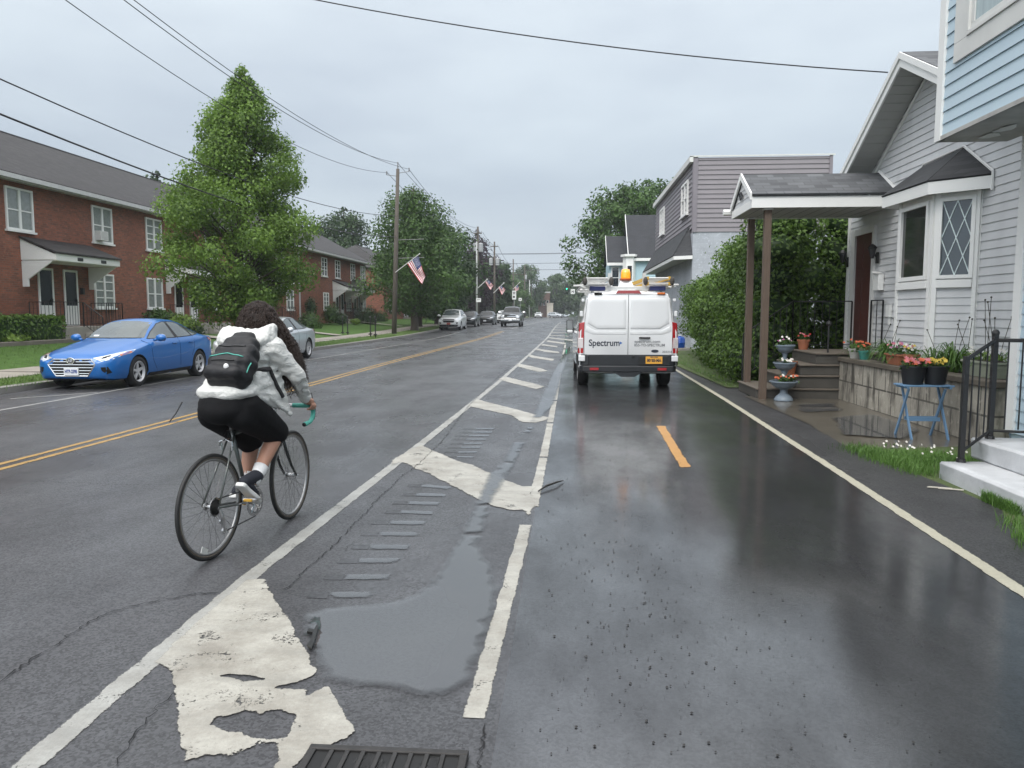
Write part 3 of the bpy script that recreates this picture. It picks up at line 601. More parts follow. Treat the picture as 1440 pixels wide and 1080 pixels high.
# ================================================================== LEFT SIDE: brick terraces
BRICK = m_brick('red_brick', (.285, .092, .052), (.125, .048, .034), (.17, .125, .095))
SHING = m_shingle('brown_grey_shingles', (.034, .031, .032), (.014, .0125, .0135), 'y')
SHINGD = m_shingle('dark_shingles', (.036, .038, .042), (.014, .015, .018), 'y'); SHINGX = m_shingle('grey_shingles', (.10, .105, .112), (.028, .03, .034), 'x')
GUTTER = M('grey_white_gutter', (.5, .5, .5), .5, var=.2)
DGLASS = m_glass('dark_screen_glass', (.006, .006, .008), .2, .25)
FL = Fr((-19.3, 0), (0, 1), (1, 0))
def canopy(par, a0, a1, seed=0, nums=True):
    b = MB(); F = FL; o1 = 1.3; zt, zf, zs = 4.2, 3.66, 3.42
    b.hexa([F(a0-.06, zf, o1+.05), F(a1+.06, zf, o1+.05), F(a1+.06, zt, 0), F(a0-.06, zt, 0), F(a0-.06, zf+.06, o1+.05), F(a1+.06, zf+.06, o1+.05), F(a1+.06, zt+.07, 0), F(a0-.06, zt+.07, 0)], 1)
    b.fb(F, a0, a1, zs, zf-.003, o1-.06, o1, 0); b.fb(F, a0+.05, a1-.05, zs-.02, zs+.02, 0, o1-.062, 0)
    for a, s in ((a0, 1), (a1, -1)):
        b.prism([F(a, zs+.022, 0), F(a, zs+.022, o1-.063), F(a, zf-.02, o1-.063), F(a, zt-.03, 0)], (0, .05*s, 0))
        b.prism([F(a+.01*s, zs-.03, 0), F(a+.01*s, zs-.03, o1-.15), F(a+.01*s, 2.76, .22), F(a+.01*s, 2.5, .22), F(a+.01*s, 2.5, 0)], (0, .06*s, 0))
        for k in range(7):       # lap lines of the sided ends
            z = 2.62+k*.12; oo = min(.20, .2) if z < 2.76 else min(o1-.18, .22+(z-2.76)*1.43)
            b.fb(F, a-.008*s if s > 0 else a, a if s > 0 else a+.008, z, z+.012, .02, oo)
    c = b.build('door_canopy', [WHITE, SHING], par, bev=0)
    if nums:
        for q in (.35, .72):
            n = MB(); y = a0+(a1-a0)*q; n.fb(F, y-.16, y+.16, zs+.05, zs+.17, o1, o1+.008); n.build('house_number_plate', BLACKM, c)
    return c
def door(par, a0, a1, z0, z1, F=FL, dcol=None):
    b = MB(); b.fb(F, a0, a0+.07, z0, z1, -.02, .05); b.fb(F, a1-.07, a1, z0, z1, -.02, .05); b.fb(F, a0+.07, a1-.07, z1-.08, z1, -.02, .047)
    b.fb(F, a0+.07, a1-.07, z0, z0+(z1-z0)*.36, -.02, .03)
    d = b.build('storm_door', WHITE, par, bev=.004); p = MB(); p.fb(F, a0+.07, a1-.07, z0+(z1-z0)*.36, z1-.08, -.03, .018); p.build('screen', DGLASS, d)
    p = MB(); p.fb(F, a1-.15, a1-.11, z0+.9, z0+1.02, .03, .07); p.build('handle', BLACKM, d)
def row_house(label, y0, y1, units, ups, lows, ridge=8.9, hip=(0, 0), xb=-27.7, group='brick row houses along the left side'):
    t = thing('brick_row_house', label, 'house', (-19.3, (y0+y1)/2, .5), 0, group); xr = -23.5; ez = 6.2
    b = MB(); b.box(xb, -19.3, y0, y1, .3, ez)
    for y, h in ((y0, hip[0]), (y1, hip[1])):
        if not h: b.prism([(-19.32, y, ez-.05), (xr, y, ridge-.12), (xb+.02, y, ez-.05)], (0, .2 if y == y0 else -.2, 0))
    b.build('wall', BRICK, t)
    r = MB(); e0, e1 = y0-.3, y1+.3; E = -18.85; Eb = xb-.45; dz = .14
    R0, R1 = (xr, e0+hip[0], ridge), (xr, e1-hip[1], ridge)
    r.slab([(E, e0, ez), (E, e1, ez), R1, R0], .12); r.slab([(Eb, e1, ez), (Eb, e0, ez), R0, R1], .12)
    if hip[0]: r.slab([(Eb, e0, ez), (E, e0, ez), R0], .12)
    if hip[1]: r.slab([(E, e1, ez), (Eb, e1, ez), R1], .12)
    r.build('roof', SHING, t)
    rc = MB(); rc.tube([Vector(R0)+Vector((0, 0, .1)), Vector(R1)+Vector((0, 0, .1))], .09, 6); rc.build('ridge_cap', M('ridge_dark', (.03, .028, .028), .8), t)
    g = MB(); g.box(-18.84, -18.72, e0, e1, ez-.1, ez+.06); g.box(-19.28, -18.845, y0, y1, ez-.1, ez-.06); g.box(-18.87, -18.846, y0, y1, ez-.14, ez-.002)
    for y in (y1-.25,): g.box(-19.29, -19.2, y, y+.09, .7, ez-.1)
    g.build('gutter', GUTTER, t)
    rnd = random.Random(int(y0))
    for a in ups: window(t, FL, a, a+1.35, 4.45, 5.92, CURT if rnd.random() < .45 else GLASS, .07, .06, (a+.675,), (4.95, 5.2, 5.55) if rnd.random() < .5 else (5.15,))
    for a in lows: window(t, FL, a, a+1.33, 1.78, 3.18, CURT if rnd.random() < .6 else GLASS, .07, .06, (a+.665,), (2.45,) if rnd.random() < .5 else (2.2, 2.5, 2.85))
    for (c0, c1, doors) in units:
        canopy(t, c0, c1)
        for d in doors: door(t, d, d+.82, 1.08, 3.22)
        s = MB(); s.fb(FL, c0+.1, c1-.1, .45, 1.06, 0, 1.45); s.fb(FL, c0+1.2, c1-1.2, .4, .84, 1.45, 1.75); s.fb(FL, c0+1.2, c1-1.2, .3, .66, 1.75, 2.05); s.build('stoop', CONC, t, bev=.01)
        l = MB(); l.fb(FL, doors[-1]+1.0, doors[-1]+1.13, 2.3, 2.55, 0, .12); l.build('wall_lantern', BLACKM, t)
        rr = thing('stoop_railing', 'black iron railing round the stoop under the %s white door canopy' % rail_names.pop(0), 'railing', (-17.9, (c0+c1)/2, 1.06), 0, 'iron stoop railings')
        w = lambda a, z, o: tuple(FL(a, z, o))
        railing(rr, [w(c0+.15, 1.06, .1), w(c0+.15, 1.06, 1.4), w(c0+1.2, 1.06, 1.4)], .9, .14); railing(rr, [w(c0+1.2, 1.06, 1.42), w(c0+1.2, .5, 2.15)], .9, .14); railing(rr, [w(c1-1.2, 1.06, 1.4), w(c1-.15, 1.06, 1.4), w(c1-.15, 1.06, .1)], .9, .14)
    return t
rail_names = ['nearest', 'second nearest', 'tree-hidden third', 'fourth nearest', 'fifth nearest', 'farthest']
row_house('long red brick terrace nearest on the left, behind the blue sedan, with white canopies', 8, 54, [(25.9, 29.75, (26.68, 28.1)), (35.6, 39.5, (36.35, 37.83)), (45.6, 49.4, (46.3, 47.8))],
          [25.26, 30.05, 34.0, 39.7, 43.9, 49.6], [30.0, 33.9, 39.75, 43.6, 51.3], 8.9)
row_house('second brick terrace, between the maple and the flag pole, with a gabled door canopy', 54.25, 71.8, [(61.7, 65.2, (62.4, 63.8)), (67.2, 70.4, (67.7, 69.1))], [58.9, 62.4, 66.9, 70.1], [59.2, 65.5, 70.3], 8.75)
row_house('farthest brick terrace, mostly hidden behind the roadside trees', 79, 114, [(88, 92, (88.7, 90.2))], [81, 85, 93, 97, 101], [81, 85, 94, 98], 8.9, (5, 5))
# gable on the canopy of the second terrace
t = thing('canopy_gable', 'small white gable set on the front of the second terrace canopy', 'gable', (-17.95, 65.9, 3.42)); b = MB()
b.prism([(-17.95, 65.2, 3.42), (-17.95, 66.7, 3.42), (-17.95, 65.95, 4.35)], (-.9, 0, 0)); b.build('gable_front', WHITE, t)
b = MB(); b.slab([(-17.85, 65.1, 3.4), (-18.9, 65.1, 3.4), (-18.9, 65.95, 4.45), (-17.85, 65.95, 4.45)], .06); b.slab([(-17.85, 65.95, 4.45), (-18.9, 65.95, 4.45), (-18.9, 66.8, 3.4), (-17.85, 66.8, 3.4)], .06); b.build('gable_roof', SHING, t)
t = thing('air_conditioner', 'white window air conditioner in the middle upper window of the near terrace', 'air conditioner', (-19.1, 30.4, 4.55)); b = MB(); b.fb(FL, 30.15, 30.68, 4.52, 4.9, -.05, .3); b.build('case', WHITE2, t, bev=.01)
b = MB(); [b.fb(FL, 30.2, 30.63, 4.57+i*.045, 4.585+i*.045, .3, .304) for i in range(7)]; b.build('louvres', M('ac_grey', (.3, .3, .3), .6), t)
# low stone edging of the raised bed, hedge and shrubs on the lawn
b = MB(); b.box(-17.75, -17.5, 14, 31, .4, .66); setp(b.build('stone_edging', M('edging_stone', (.16, .14, .12), .85, var=.4, vs=3, bmp=.4), bev=.02), 'low stone edging of the raised bed in front of the near terrace', 'edging')
box_hedge('box_hedge', 'clipped dark hedge under the brick wall left of the near white canopy', -18.9, -17.85, 22.0, 26.0, .55, 1.45, 3800, .11, LEAF_HEDGE, seed=3)
GS = 'shrubs in front of the brick terraces'
def lawn_bush(px, pt, pb, w, X, label, mat, n=900, seed=0, name='round_shrub', size=.13):
    p = PX(px, pb, X); q = PX(px, pt, X); k = p.y/FPX; r = w*k/2; hh = (q.z-p.z)/2
    if hh < .1: hh = .3
    bush(name, label, [(X, p.y, p.z+hh, r*.9, r, hh), (X-.2, p.y+r*.5, p.z+hh*1.1, r*.6, r*.6, hh*.85), (X+.1, p.y-r*.4, p.z+hh*.8, r*.6, r*.6, hh*.8)], n, size, mat, GS, seed=seed)
for a in [(253, 441, 470, 60, -17.9, 'low yellow-green clipped shrub just behind the blue sedan roof', LEAF_YEL, 1800, 1), (226, 434, 462, 50, -18.6, 'loose green shrub under the ground floor window behind the blue sedan', LEAF_MID, 1600, 2), (272, 450, 480, 36, -17.6, 'dark green shrub at the right of the yellow-green shrub near the steps', LEAF_DARK, 1300, 3),
          (436, 438, 470, 40, -17.6, 'tall bushy shrub right above the silver sedan', LEAF_MID, 1800, 4), (438, 418, 448, 18, -18.6, 'pointed dark shrub by the corner of the second terrace', LEAF_DARK, 900, 5), (466, 428, 455, 28, -18.2, 'square dark shrub below the gabled canopy at its left', LEAF_MID, 1200, 6),
          (505, 432, 458, 14, -17.8, 'narrow dark conifer right of the gabled canopy', LEAF_DARK, 900, 7), (520, 431, 464, 26, -16.8, 'large rounded evergreen left of the flag pole', LEAF_DARK, 1700, 8), (536, 436, 462, 24, -17.6, 'bright green shrub just left of the flag pole', LEAF_MID, 1200, 9), (500, 448, 456, 16, -17, 'small yellow shrub at the foot of the steps on the far lawn', LEAF_YEL, 700, 10),
          (612, 440, 458, 44, -17.5, 'dark shrubs behind the roadside tree trunk', LEAF_DARK, 1500, 11), (480, 440, 456, 24, -17.5, 'dark low shrub beside the lawn post', LEAF_DARK, 900, 12), (20, 470, 482, 40, -17.9, 'pale leafy weeds at the foot of the clipped hedge', LEAF_YEL, 500, 13)]: lawn_bush(*a[:7], n=a[7], seed=a[8])
b = MB(); b.poly([(-13.9, 33.5, .2), (-13.9, 34.7, .2), (-17.3, 34.7, .55), (-17.3, 33.5, .55)]); b.poly([(-13.9, 45.0, .21), (-13.9, 46.2, .21), (-17.3, 46.2, .56), (-17.3, 45, .56)]); b.poly([(-13.9, 62.5, .45), (-13.9, 63.6, .45), (-17.3, 63.6, .8), (-17.3, 62.5, .8)])
for q in range(len(b.v)): b.v[q] = (b.v[q][0], b.v[q][1], b.v[q][2]+.03)
setp(b.build('path', SIDEW, recalc=False), kind='structure')
for px, py, lab in ((482, 468, 'black lawn post left of the walkway on the far lawn'), (489, 468, 'black lawn post right of the walkway on the far lawn'), (521, 470, 'black post in front of the rounded evergreen'), (528, 471, 'second black post in front of the rounded evergreen')):
    p = G(px, py, .3); b = MB(); b.tube([p-Vector((0, 0, .2)), p+Vector((0, 0, .95))], .04, 6); b.ball(p+Vector((0, 0, 1.0)), .07, 6); b.box(p.x-.09, p.x+.09, p.y-.09, p.y+.09, p.z-.02, p.z+.05); setp(b.build('lawn_post', BLACKM), lab, 'post', 'black posts on the far lawn')
# ---------------------------------------------------------------- street trees on the left
tree('maple_tree', 'bright green maple standing behind the cyclist in front of the brick terrace', (-12.6, 28.4, .15), 10.4, [(.13, .6), (.18, 1.7), (.28, 2.7), (.42, 2.75), (.55, 2.35), (.68, 1.8), (.8, 1.25), (.9, .75), (1.0, .2)], 76000, .115, LEAF_MAPLE, trunk_r=.2, seed=15, nc=150, cr=.062, lean=(.45, 0), wild=1.5)
tree('street_tree', 'large full green tree right behind the flag pole', (-11.7, 57.5, .2), 10.9, [(.17, 1.5), (.28, 4.1), (.42, 4.3), (.6, 3.7), (.78, 2.4), (.92, 1.2), (1, .2)], 26000, .2, LEAF_MID, 'trees along the left side', .3, seed=8, nc=90, wild=1.25)
FT = 'trees along the left side'
for i, (x, y, h, r, lab, mat) in enumerate([(-13, 66, 9.5, 4.2, 'green tree right of the flag tree, above the white suv', LEAF_MID), (-13.2, 76, 9.5, 4.2, 'darker green tree left of the grey flag pole', LEAF_DARK), (-14.5, 92, 11.5, 5, 'green tree behind the grey pole and dark sedan', LEAF_DARK), (-14, 117, 13.6, 3.6, 'dark purple leaved tree behind the far flags', LEAF_PURPLE), (-14.5, 138, 11, 6, 'green tree beyond the purple one', LEAF_DARK),
        (-17, 165, 12, 7, 'tree behind the pole with crossarms', LEAF_MID), (-16, 190, 11, 7, 'tree left of the far brick building', LEAF_MID), (-13, 228, 15, 8, 'hazy tree right of the far brick building', LEAF_FAR), (-4, 240, 13, 8, 'hazy tree above the far end of the street', LEAF_FAR), (6, 235, 12, 8, 'hazy tree right of the far end of the street', LEAF_FAR), (14, 220, 13, 9, 'hazy tree seen left of the van', LEAF_FAR), (-33, 60, 12.6, 3.2, 'dark tree top just showing over the near terrace roof', LEAF_DARK), (-29, 98, 14.6, 6.5, 'tall dark tree behind the second terrace roof', LEAF_DARK), (-36, 104, 13.5, 6.5, 'dark tree left of the tall one behind the second terrace', LEAF_DARK), (-20, 250, 14, 9, 'hazy tree far left of the street end', LEAF_FAR)]):
    tree('street_tree', lab, (x, y, gz(y)+.1), h, [(.12, r*.35), (.25, r*.9), (.45, r), (.65, r*.85), (.85, r*.5), (1, r*.1)], (16000 if x < -25 else 10000) if y < 130 else 8500, .34 if y < 130 else .62, mat, FT, .25, seed=20+i, nc=46, cr=.14)
# far wooded ground closing the street
b = MB(); n = 40
for i in range(n): pass
rg = np.random.RandomState(4); P = np.stack([rg.uniform(-130, 130, 16000), rg.uniform(262, 295, 16000), rg.uniform(0, 1, 16000)], 1); hgt = 11.5+3*np.sin(P[:, 0]*.09)+2*np.sin(P[:, 0]*.23+1); P[:, 2] = P[:, 2]**.7*hgt
D = np.tile(np.array([[0, -1, .4]]), (16000, 1)); o = leaf_mesh('far_wood', P, D, 1.8, LEAF_FAR, None, rnd=rg); setp(o, 'far off hazy green wood closing the end of the street', kind='stuff')

# ---------------------------------------------------------------- poles, cables, flags
GP = 'wooden utility poles along the left kerb'
def pole(x, y, h, label, arms=(), r=.15, mat=POLEW, name='utility_pole', tr=None, lean=0, group=GP, spacers=False):
    t = thing(name, label, 'utility pole' if mat is POLEW else 'lamp post', (x, y, gz(y)+.1), 0, group); z0 = gz(y)
    b = MB(); b.tube([(x, y, z0-.2), (x+lean*.5, y, z0+h*.5), (x+lean, y, z0+h)], [r*1.15, r, r*.72], 10); b.build('pole', mat, t, smooth=True)
    for z, w, off in arms:
        a = MB(); a.box(x+lean+off-w/2, x+lean+off+w/2, y-.19, y-.12, z0+z-.06, z0+z+.06); c = a.build('crossarm', POLEW, t)
        for q in (-.46, -.2, .2, .46):
            i = MB(); i.lathe([(.0, .22), (.05, .2), (.035, .14), (.06, .1), (.03, .07), (.03, .0)], (x+lean+off+w*q, y-.155, z0+z+.06), 8); i.build('insulator', M('porcelain_grey', (.3, .31, .32), .3), c)
    if tr:
        for q in tr:
            a = MB(); cx = x+lean+q[0]; a.lathe([(0, q[1]), (.26, q[1]), (.28, q[1]+.05), (.28, q[1]+.95), (.2, q[1]+1.05), (0, q[1]+1.08)], (cx, y-.1, z0), 12); a.build('transformer', M('transformer_grey', (.36, .37, .38), .5), t)
    if spacers:
        a = MB(); L = x+lean
        for z, dx in ((10.55, -.75), (10.75, .75)): a.tube([(L, y, z), (L+dx, y, z+.1)], .022, 5); a.lathe([(0, .25), (.05, .22), (.03, .12), (.05, .08), (.03, 0)], (L+dx, y, z+.1), 8)
        a.lathe([(0, .45), (.05, .42), (.03, .3), (.05, .2), (.03, 0)], (L, y, z0+h), 8); a.build('insulator_brackets', M('bracket_grey', (.2, .2, .2), .5), t)
        a = MB()
        for z in (6.4, 5.2): a.tube([(L-.05, y, z), (L+1.7, y, z+.05)], .02, 5)
        a.build('side_bracket', M('bracket_grey', (.2, .2, .2), .5), t)
    return t
pole(-11.75, 50.8, 11.0, 'tall leaning wooden utility pole carrying the nearest flag', lean=.42, spacers=True)
pole(-11.0, 92.5, 11.6, 'wooden utility pole directly behind the grey flag pole', [(10.8, 1.0, 0)], tr=[(-.3, 8.6), (.35, 8.6)])
pole(-10.9, 112, 11.6, 'utility pole with two pale transformers beside the purple tree', [(10.9, 1.1, 0)], tr=[(-.5, 8.2), (.45, 8.2)])
pole(-11, 151, 11.8, 'utility pole with one crossarm right of the purple tree', [(8.8, 3, 1.2)]); pole(-11, 190, 13, 'slender utility pole with a pale transformer in the distance', [], tr=[(.3, 9.6)]); pole(-11.1, 226, 14.4, 'utility pole with two wide crossarms, farthest in the row', [(13.6, 4.5, 0), (10.8, 4.5, 0)])
GREYP = M('galvanised_pole', (.36, .37, .36), .5, var=.15)
pole(-10.85, 90, 9.6, 'pale grey metal pole with a flag left of the far pickup', r=.11, mat=GREYP, name='lamp_post', group=None)
pole(-10.6, 205, 10, 'pale grey metal pole by the far crossing', r=.14, mat=GREYP, name='lamp_post', group=None)
WIRE = M('black_cable', (.012, .012, .013), .6, var=.1)
def cable(p, q, sag, label, r=.012, n=26, name='overhead_cable'):
    p = Vector(p); q = Vector(q); b = MB(); b.tube([p.lerp(q, i/n)-Vector((0, 0, sag*4*(i/n)*(1-i/n))) for i in range(n+1)], r, 5)
    return setp(b.build(name, WIRE, smooth=True), label, 'cable', 'overhead cables')
cable((-11.33, 50.8, 11.4), (-11.3, 2, 10.9), 1.75, 'uppermost power cable running to the top of the leaning pole', .013)
cable((-10.6, 50.8, 11.0), (-11.0, 2, 10.6), 1.55, 'power cable just under the uppermost one, ending right of the pole top', .012)
cable((-12.05, 50.8, 10.8), (-11.7, 2, 10.6), 2.05, 'power cable ending at the left bracket of the leaning pole', .012)
cable((-11.5, 50.8, 8.0), (-11.3, 2, 6.9), 1.25, 'wavy communication cable crossing the maple at mid height', .016)
cable((-11.5, 50.8, 6.6), (-11.3, 2, 6.35), 1.15, 'thick lowest communication cable crossing the brick roof', .022)
cable((-11.33, 50.8, 11.4), (-11, 92.5, 11.7), .9, 'upper cable between the leaning pole and the next pole', .016); cable((-10.6, 50.8, 11.0), (-10.6, 92.5, 11.2), 1.0, 'right cable between the leaning pole and the next pole', .016); cable((-12.05, 50.8, 10.8), (-11.5, 92.5, 11.1), 1.0, 'left cable between the leaning pole and the next pole', .016)
cable((-11.5, 50.8, 8.0), (-11.0, 92.5, 8.0), .9, 'communication cable from the leaning pole into the tree', .02)
for i, (dx, z) in enumerate(((-.6, 11.2), (.6, 11.2))):
    s = ('left', 'right')[i]
    cable((-11+dx, 92.5, z), (-10.9+dx, 112, z), .5, '%s cable between the second and third pole' % s, .02); cable((-10.9+dx, 112, z), (-11+dx, 151, z), 1.2, '%s cable between the third and fourth pole' % s, .024); cable((-11+dx, 151, z), (-11+dx, 190, z+1), 1.2, '%s cable between the two slender far poles' % s, .03)
for i, z in enumerate((9.2, 8.2, 7.5, 9.9)): cable((-10.9, 100+i*3, z), (16, 96+i*2, z+.3), .25, ('lowest but one', 'second', 'lowest', 'highest')[i]+' of the four cables crossing the street in the distance', .022)
cable((-11, 190, 10), (14, 170, 8), .8, 'cable crossing low above the far traffic lights', .03)
cable((5.28, 13.62, 5.57), (-11.3, 14.6, 9.1), .45, 'service cable crossing above the street to the grey gable', .011)
RED = M('flag_red', (.42, .02, .03), .7, var=.1); FWH = M('flag_white', (.7, .7, .7), .7, var=.05); BLU = M('flag_navy', (.02, .03, .12), .7, var=.1); STK = M('flag_stick', (.55, .55, .53), .4)
def flag(label, a, b_, h0, h1, f0, f1, sh=.012):
    """a,b_: ends of the stick; h1/h0 hoist top/bottom, f1/f0 fly top/bottom"""
    t = thing('flag', label, 'flag', a, 0, 'national flags on the poles'); s = MB(); s.tube([a, b_], .025 if sh < .03 else .05, 6); s.ball(b_, .05 if sh < .03 else .1, 5); s.build('flag_stick', STK, t)
    nu = 24; nv = 13; g = MB(); vs = []
    for j in range(nv+1):
        for i in range(nu+1):
            u, v = i/nu, j/nv; p = Vector(h1).lerp(h0, v).lerp(Vector(f1).lerp(f0, v), u)
            p += Vector((.0, .09*sin(u*7+v*5)*u+.05*sin(v*11), -.05*sin(u*pi))) ; vs.append(p)
    g.add(vs, []); W = nu+1
    for j in range(nv):
        for i in range(nu): g.f.append((j*W+i, j*W+i+1, (j+1)*W+i+1, (j+1)*W+i)); g.m.append(2 if (i < nu*.42 and j < 7) else j % 2)
    cl = g.build('cloth', [RED, FWH, BLU], t, smooth=True, recalc=False)
    so = cl.modifiers.new('s', 'SOLIDIFY'); so.thickness = .006
    st = MB(); o = Vector((0, -.012, 0))
    for r_ in range(9):
        for c_ in range(6 if r_ % 2 == 0 else 5):
            u = (.035+.062*c_+(.031 if r_ % 2 else 0)); v = (.06+r_*.052); q = lambda uu, vv: Vector(h1).lerp(h0, vv).lerp(Vector(f1).lerp(f0, vv), uu)+Vector((0, .09*sin(uu*7+vv*5)*uu+.05*sin(vv*11), -.05*sin(uu*pi)))+o
            st.add([q(u+.017*cos(k*.628)*(1 if k % 2 == 0 else .4), v+.017*1.6*sin(k*.628)*(1 if k % 2 == 0 else .4)) for k in range(10)], [tuple(range(10))])
    st.build('stars', FWH, cl, recalc=False)
    return t
Y = 50.6
def fp(px, py, Y): return PY(px, py, Y)
flag('large flag with red and white stripes hanging from the leaning wooden pole', fp(556, 383, Y), fp(590, 357, Y), fp(573, 371, Y), fp(588, 359.5, Y), fp(594, 400, Y), fp(598, 388, Y))
Y = 89.9; flag('flag on the pale grey metal pole left of the far pickup', fp(672, 405, Y), fp(685, 393, Y), fp(682.5, 396.5, Y), fp(687.5, 393.5, Y), fp(690, 408, Y), fp(694, 401, Y), .04)
Y = 111.8; flag('flag in front of the purple tree, second from the pickup', fp(694, 412, Y), fp(708.5, 398, Y), fp(701, 404, Y), fp(705, 401, Y), fp(706, 415, Y), fp(711, 407, Y), .04)
Y = 150.8; flag('flag just above the white far sign, behind the pickup', fp(721, 407, Y), fp(731, 397, Y), fp(723.5, 405, Y), fp(728.5, 400, Y), fp(725, 410, Y), fp(730, 407, Y), .05)
# ================================================================== RIGHT SIDE
GREYS = M('grey_vinyl_siding', (.59, .595, .60), .55, var=.14, vs=2.5, stretch=(1.5, 1.5, .35))
BLUES = M('pale_blue_siding', (.44, .55, .62), .5, var=.06, vs=2)
PURP = M('mauve_grey_siding', (.215, .195, .21), .55, var=.08, vs=2)
SOFF = M('soffit_grey', (.42, .42, .40), .6, var=.08); DOORR = M('dark_red_brown_door', (.075, .025, .02), .45, var=.3)
FR = Fr((5.7, 0), (0, 1), (-1, 0))
gh = thing('grey_house', 'grey sided house with a diamond lattice bay window and a porch on two wooden posts', 'house', (5.7, 13, 0), 0)
b = MB(); siding(b, FR, [(9.0, .55), (15.3, .55), (15.3, 4.18), (13, 5.46), (9.0, 3.5)], .118); siding(b, FR, [(15.303, .55), (16.3, .55), (16.3, 3.76), (15.303, 3.76)], .118)
b.box(5.71, 12, 9.0, 16.295, .0, 3.5); b.prism([(5.712, 9.0, 3.51), (5.712, 15.29, 3.51), (5.712, 15.29, 4.15), (5.712, 13, 5.42), (5.712, 9.0, 3.45)], (6, 0, 0)); b.build('wall', GREYS, gh, recalc=False)
b = MB(); b.slab([(5.25, 15.56, 4.24), (12, 15.56, 4.24), (12, 13, 5.7), (5.25, 13, 5.7)], .05); b.slab([(5.25, 13, 5.7), (12, 13, 5.7), (12, 9.0, 3.72), (5.25, 9.0, 3.72)], .05); b.build('roof', SHINGX, gh)
b = MB()
for (ya, za), (yb, zb) in (((15.58, 4.2), (13, 5.67)), ((13, 5.67), (9.0, 3.69))):
    b.hexa([(5.22, ya, za-.2), (5.22, yb, zb-.2), (5.25, yb, zb-.2), (5.25, ya, za-.2), (5.22, ya, za), (5.22, yb, zb), (5.25, yb, zb), (5.25, ya, za)])
    b.hexa([(5.195, ya, za-.07), (5.195, yb, zb-.07), (5.219, yb, zb-.07), (5.219, ya, za-.07), (5.195, ya, za+.03), (5.195, yb, zb+.03), (5.219, yb, zb+.03), (5.219, ya, za+.03)])
b.build('rake_board', WHITE, gh)
b = MB()
for (ya, za), (yb, zb) in (((15.54, 4.06), (13, 5.5)), ((13, 5.5), (9.0, 3.53))):
    n = int(abs(ya-yb)/.16)
    for i in range(n):
        u, v = i/n, (i+.93)/n; p = lambda t_, x, dz=0: (x, ya+(yb-ya)*t_, za+(zb-za)*t_-.03+dz)
        b.hexa([p(u, 5.251), p(v, 5.251), p(v, 5.685), p(u, 5.685), p(u, 5.251, .03), p(v, 5.251, .03), p(v, 5.685, .03), p(u, 5.685, .03)])
b.build('soffit', SOFF, gh)
b = MB(); b.fb(FR, 16.2, 16.3, .55, 3.76, .0, .035); b.build('corner_trim', WHITE, gh); b = MB(); b.hexa([FR(15.28, 4.0, 0), FR(13, 5.36, 0), FR(13, 5.42, 0), FR(15.28, 4.06, 0), FR(15.28, 4.0, .03), FR(13, 5.36, .03), FR(13, 5.42, .03), FR(15.28, 4.06, .03)]); b.build('rake_trim', WHITE, gh)
d = MB(); d.fb(FR, 14.86, 14.96, 1.0, 3.2, 0, .06); d.fb(FR, 15.82, 16.02, 1.0, 3.2, 0, .06); d.fb(FR, 14.96, 15.82, 3.08, 3.2, 0, .057); dt = d.build('door_frame', WHITE2, gh)
d = MB(); d.fb(FR, 14.96, 15.82, .86, 3.08, 0, .022); [d.fb(FR, 15.05+.4*(i % 2), 15.36+.4*(i % 2), 1.1+.65*(i//2), 1.6+.65*(i//2), .022, .032) for i in range(6)]; d.build('front_door', DOORR, gh)
for y, z in ((14.7, 2.7), (16.24, 2.72)):
    l = MB(); l.fb(FR, y-.05, y+.05, z-.22, z-.02, .035, .06); l.tube([FR(y, z-.1, .06), FR(y, z-.02, .13)], .018, 6); l.lathe([(.03, -.13), (.075, .05), (.09, .06), (.06, .1), (0, .14)], FR(y, z, .14), 8); l.build('wall_lantern', BLACKM, gh)
b = MB(); b.fb(FR, 14.42, 14.66, 1.98, 2.28, .018, .12); b.prism([FR(14.4, 2.281, .018), FR(14.68, 2.281, .018), FR(14.68, 2.33, .018)], (-.13, 0, 0)); b.build('mailbox', WHITE, gh, bev=.01)
b = MB(); b.fb(FR, 14.02, 14.16, 1.5, 1.72, .018, .07); b.fb(FR, 14.05, 14.1, 1.36, 1.52, .018, .05); b.build('utility_box', WHITE, gh)
# bay window: one face along the street, one angled face towards us
bay = MB(); fp_ = [(5.69, 13.05), (5.25, 12.8), (5.25, 11.62), (5.69, 11.2)]; bay.prism([(x, y, .8) for x, y in fp_], (0, 0, 2.55)); 
Ff = Fr((5.25, 0), (0, 1), (-1, 0)); Fa = Fr((5.69, 11.2), (5.25-5.69, 11.62-11.2)); Fa.N = Vector((-(11.62-11.2), -(5.69-5.25), 0)).normalized(); LA = math.hypot(.44, .42)
bayw = bay.build('bay_wall', WHITE, gh)
s = MB(); siding(s, Ff, [(11.7, .8), (12.74, .8), (12.74, 1.92), (11.7, 1.92)], .11, .014); siding(s, Fa, [(.07, .8), (LA-.07, .8), (LA-.07, 1.92), (.07, 1.92)], .11, .014); s.build('bay_siding', GREYS, bayw, recalc=False)
b = MB(); b.fb(Ff, 11.63, 11.72, .8, 3.36, .0, .03); b.fb(Ff, 12.72, 12.8, .8, 3.36, 0, .03); b.fb(Fa, 0.02, .075, .8, 3.36, 0, .03); b.fb(Fa, LA-.075, LA-.01, .8, 3.36, 0, .03); b.fb(Ff, 11.72, 12.72, 1.93, 2.04, 0, .05); b.fb(Fa, .075, LA-.075, 1.93, 2.04, 0, .05); b.build('bay_trim', WHITE, bayw, bev=.004)
window(gh, Ff, 11.74, 12.70, 2.06, 3.2, m_glass('bay_glass_dark', (.02, .024, .022), .05), .06, .05, sill=False)
w = window(gh, Fa, .07, LA-.06, 2.06, 3.2, m_glass('bay_glass_blue', (.035, .05, .062), .05), .05, .05, sill=False)
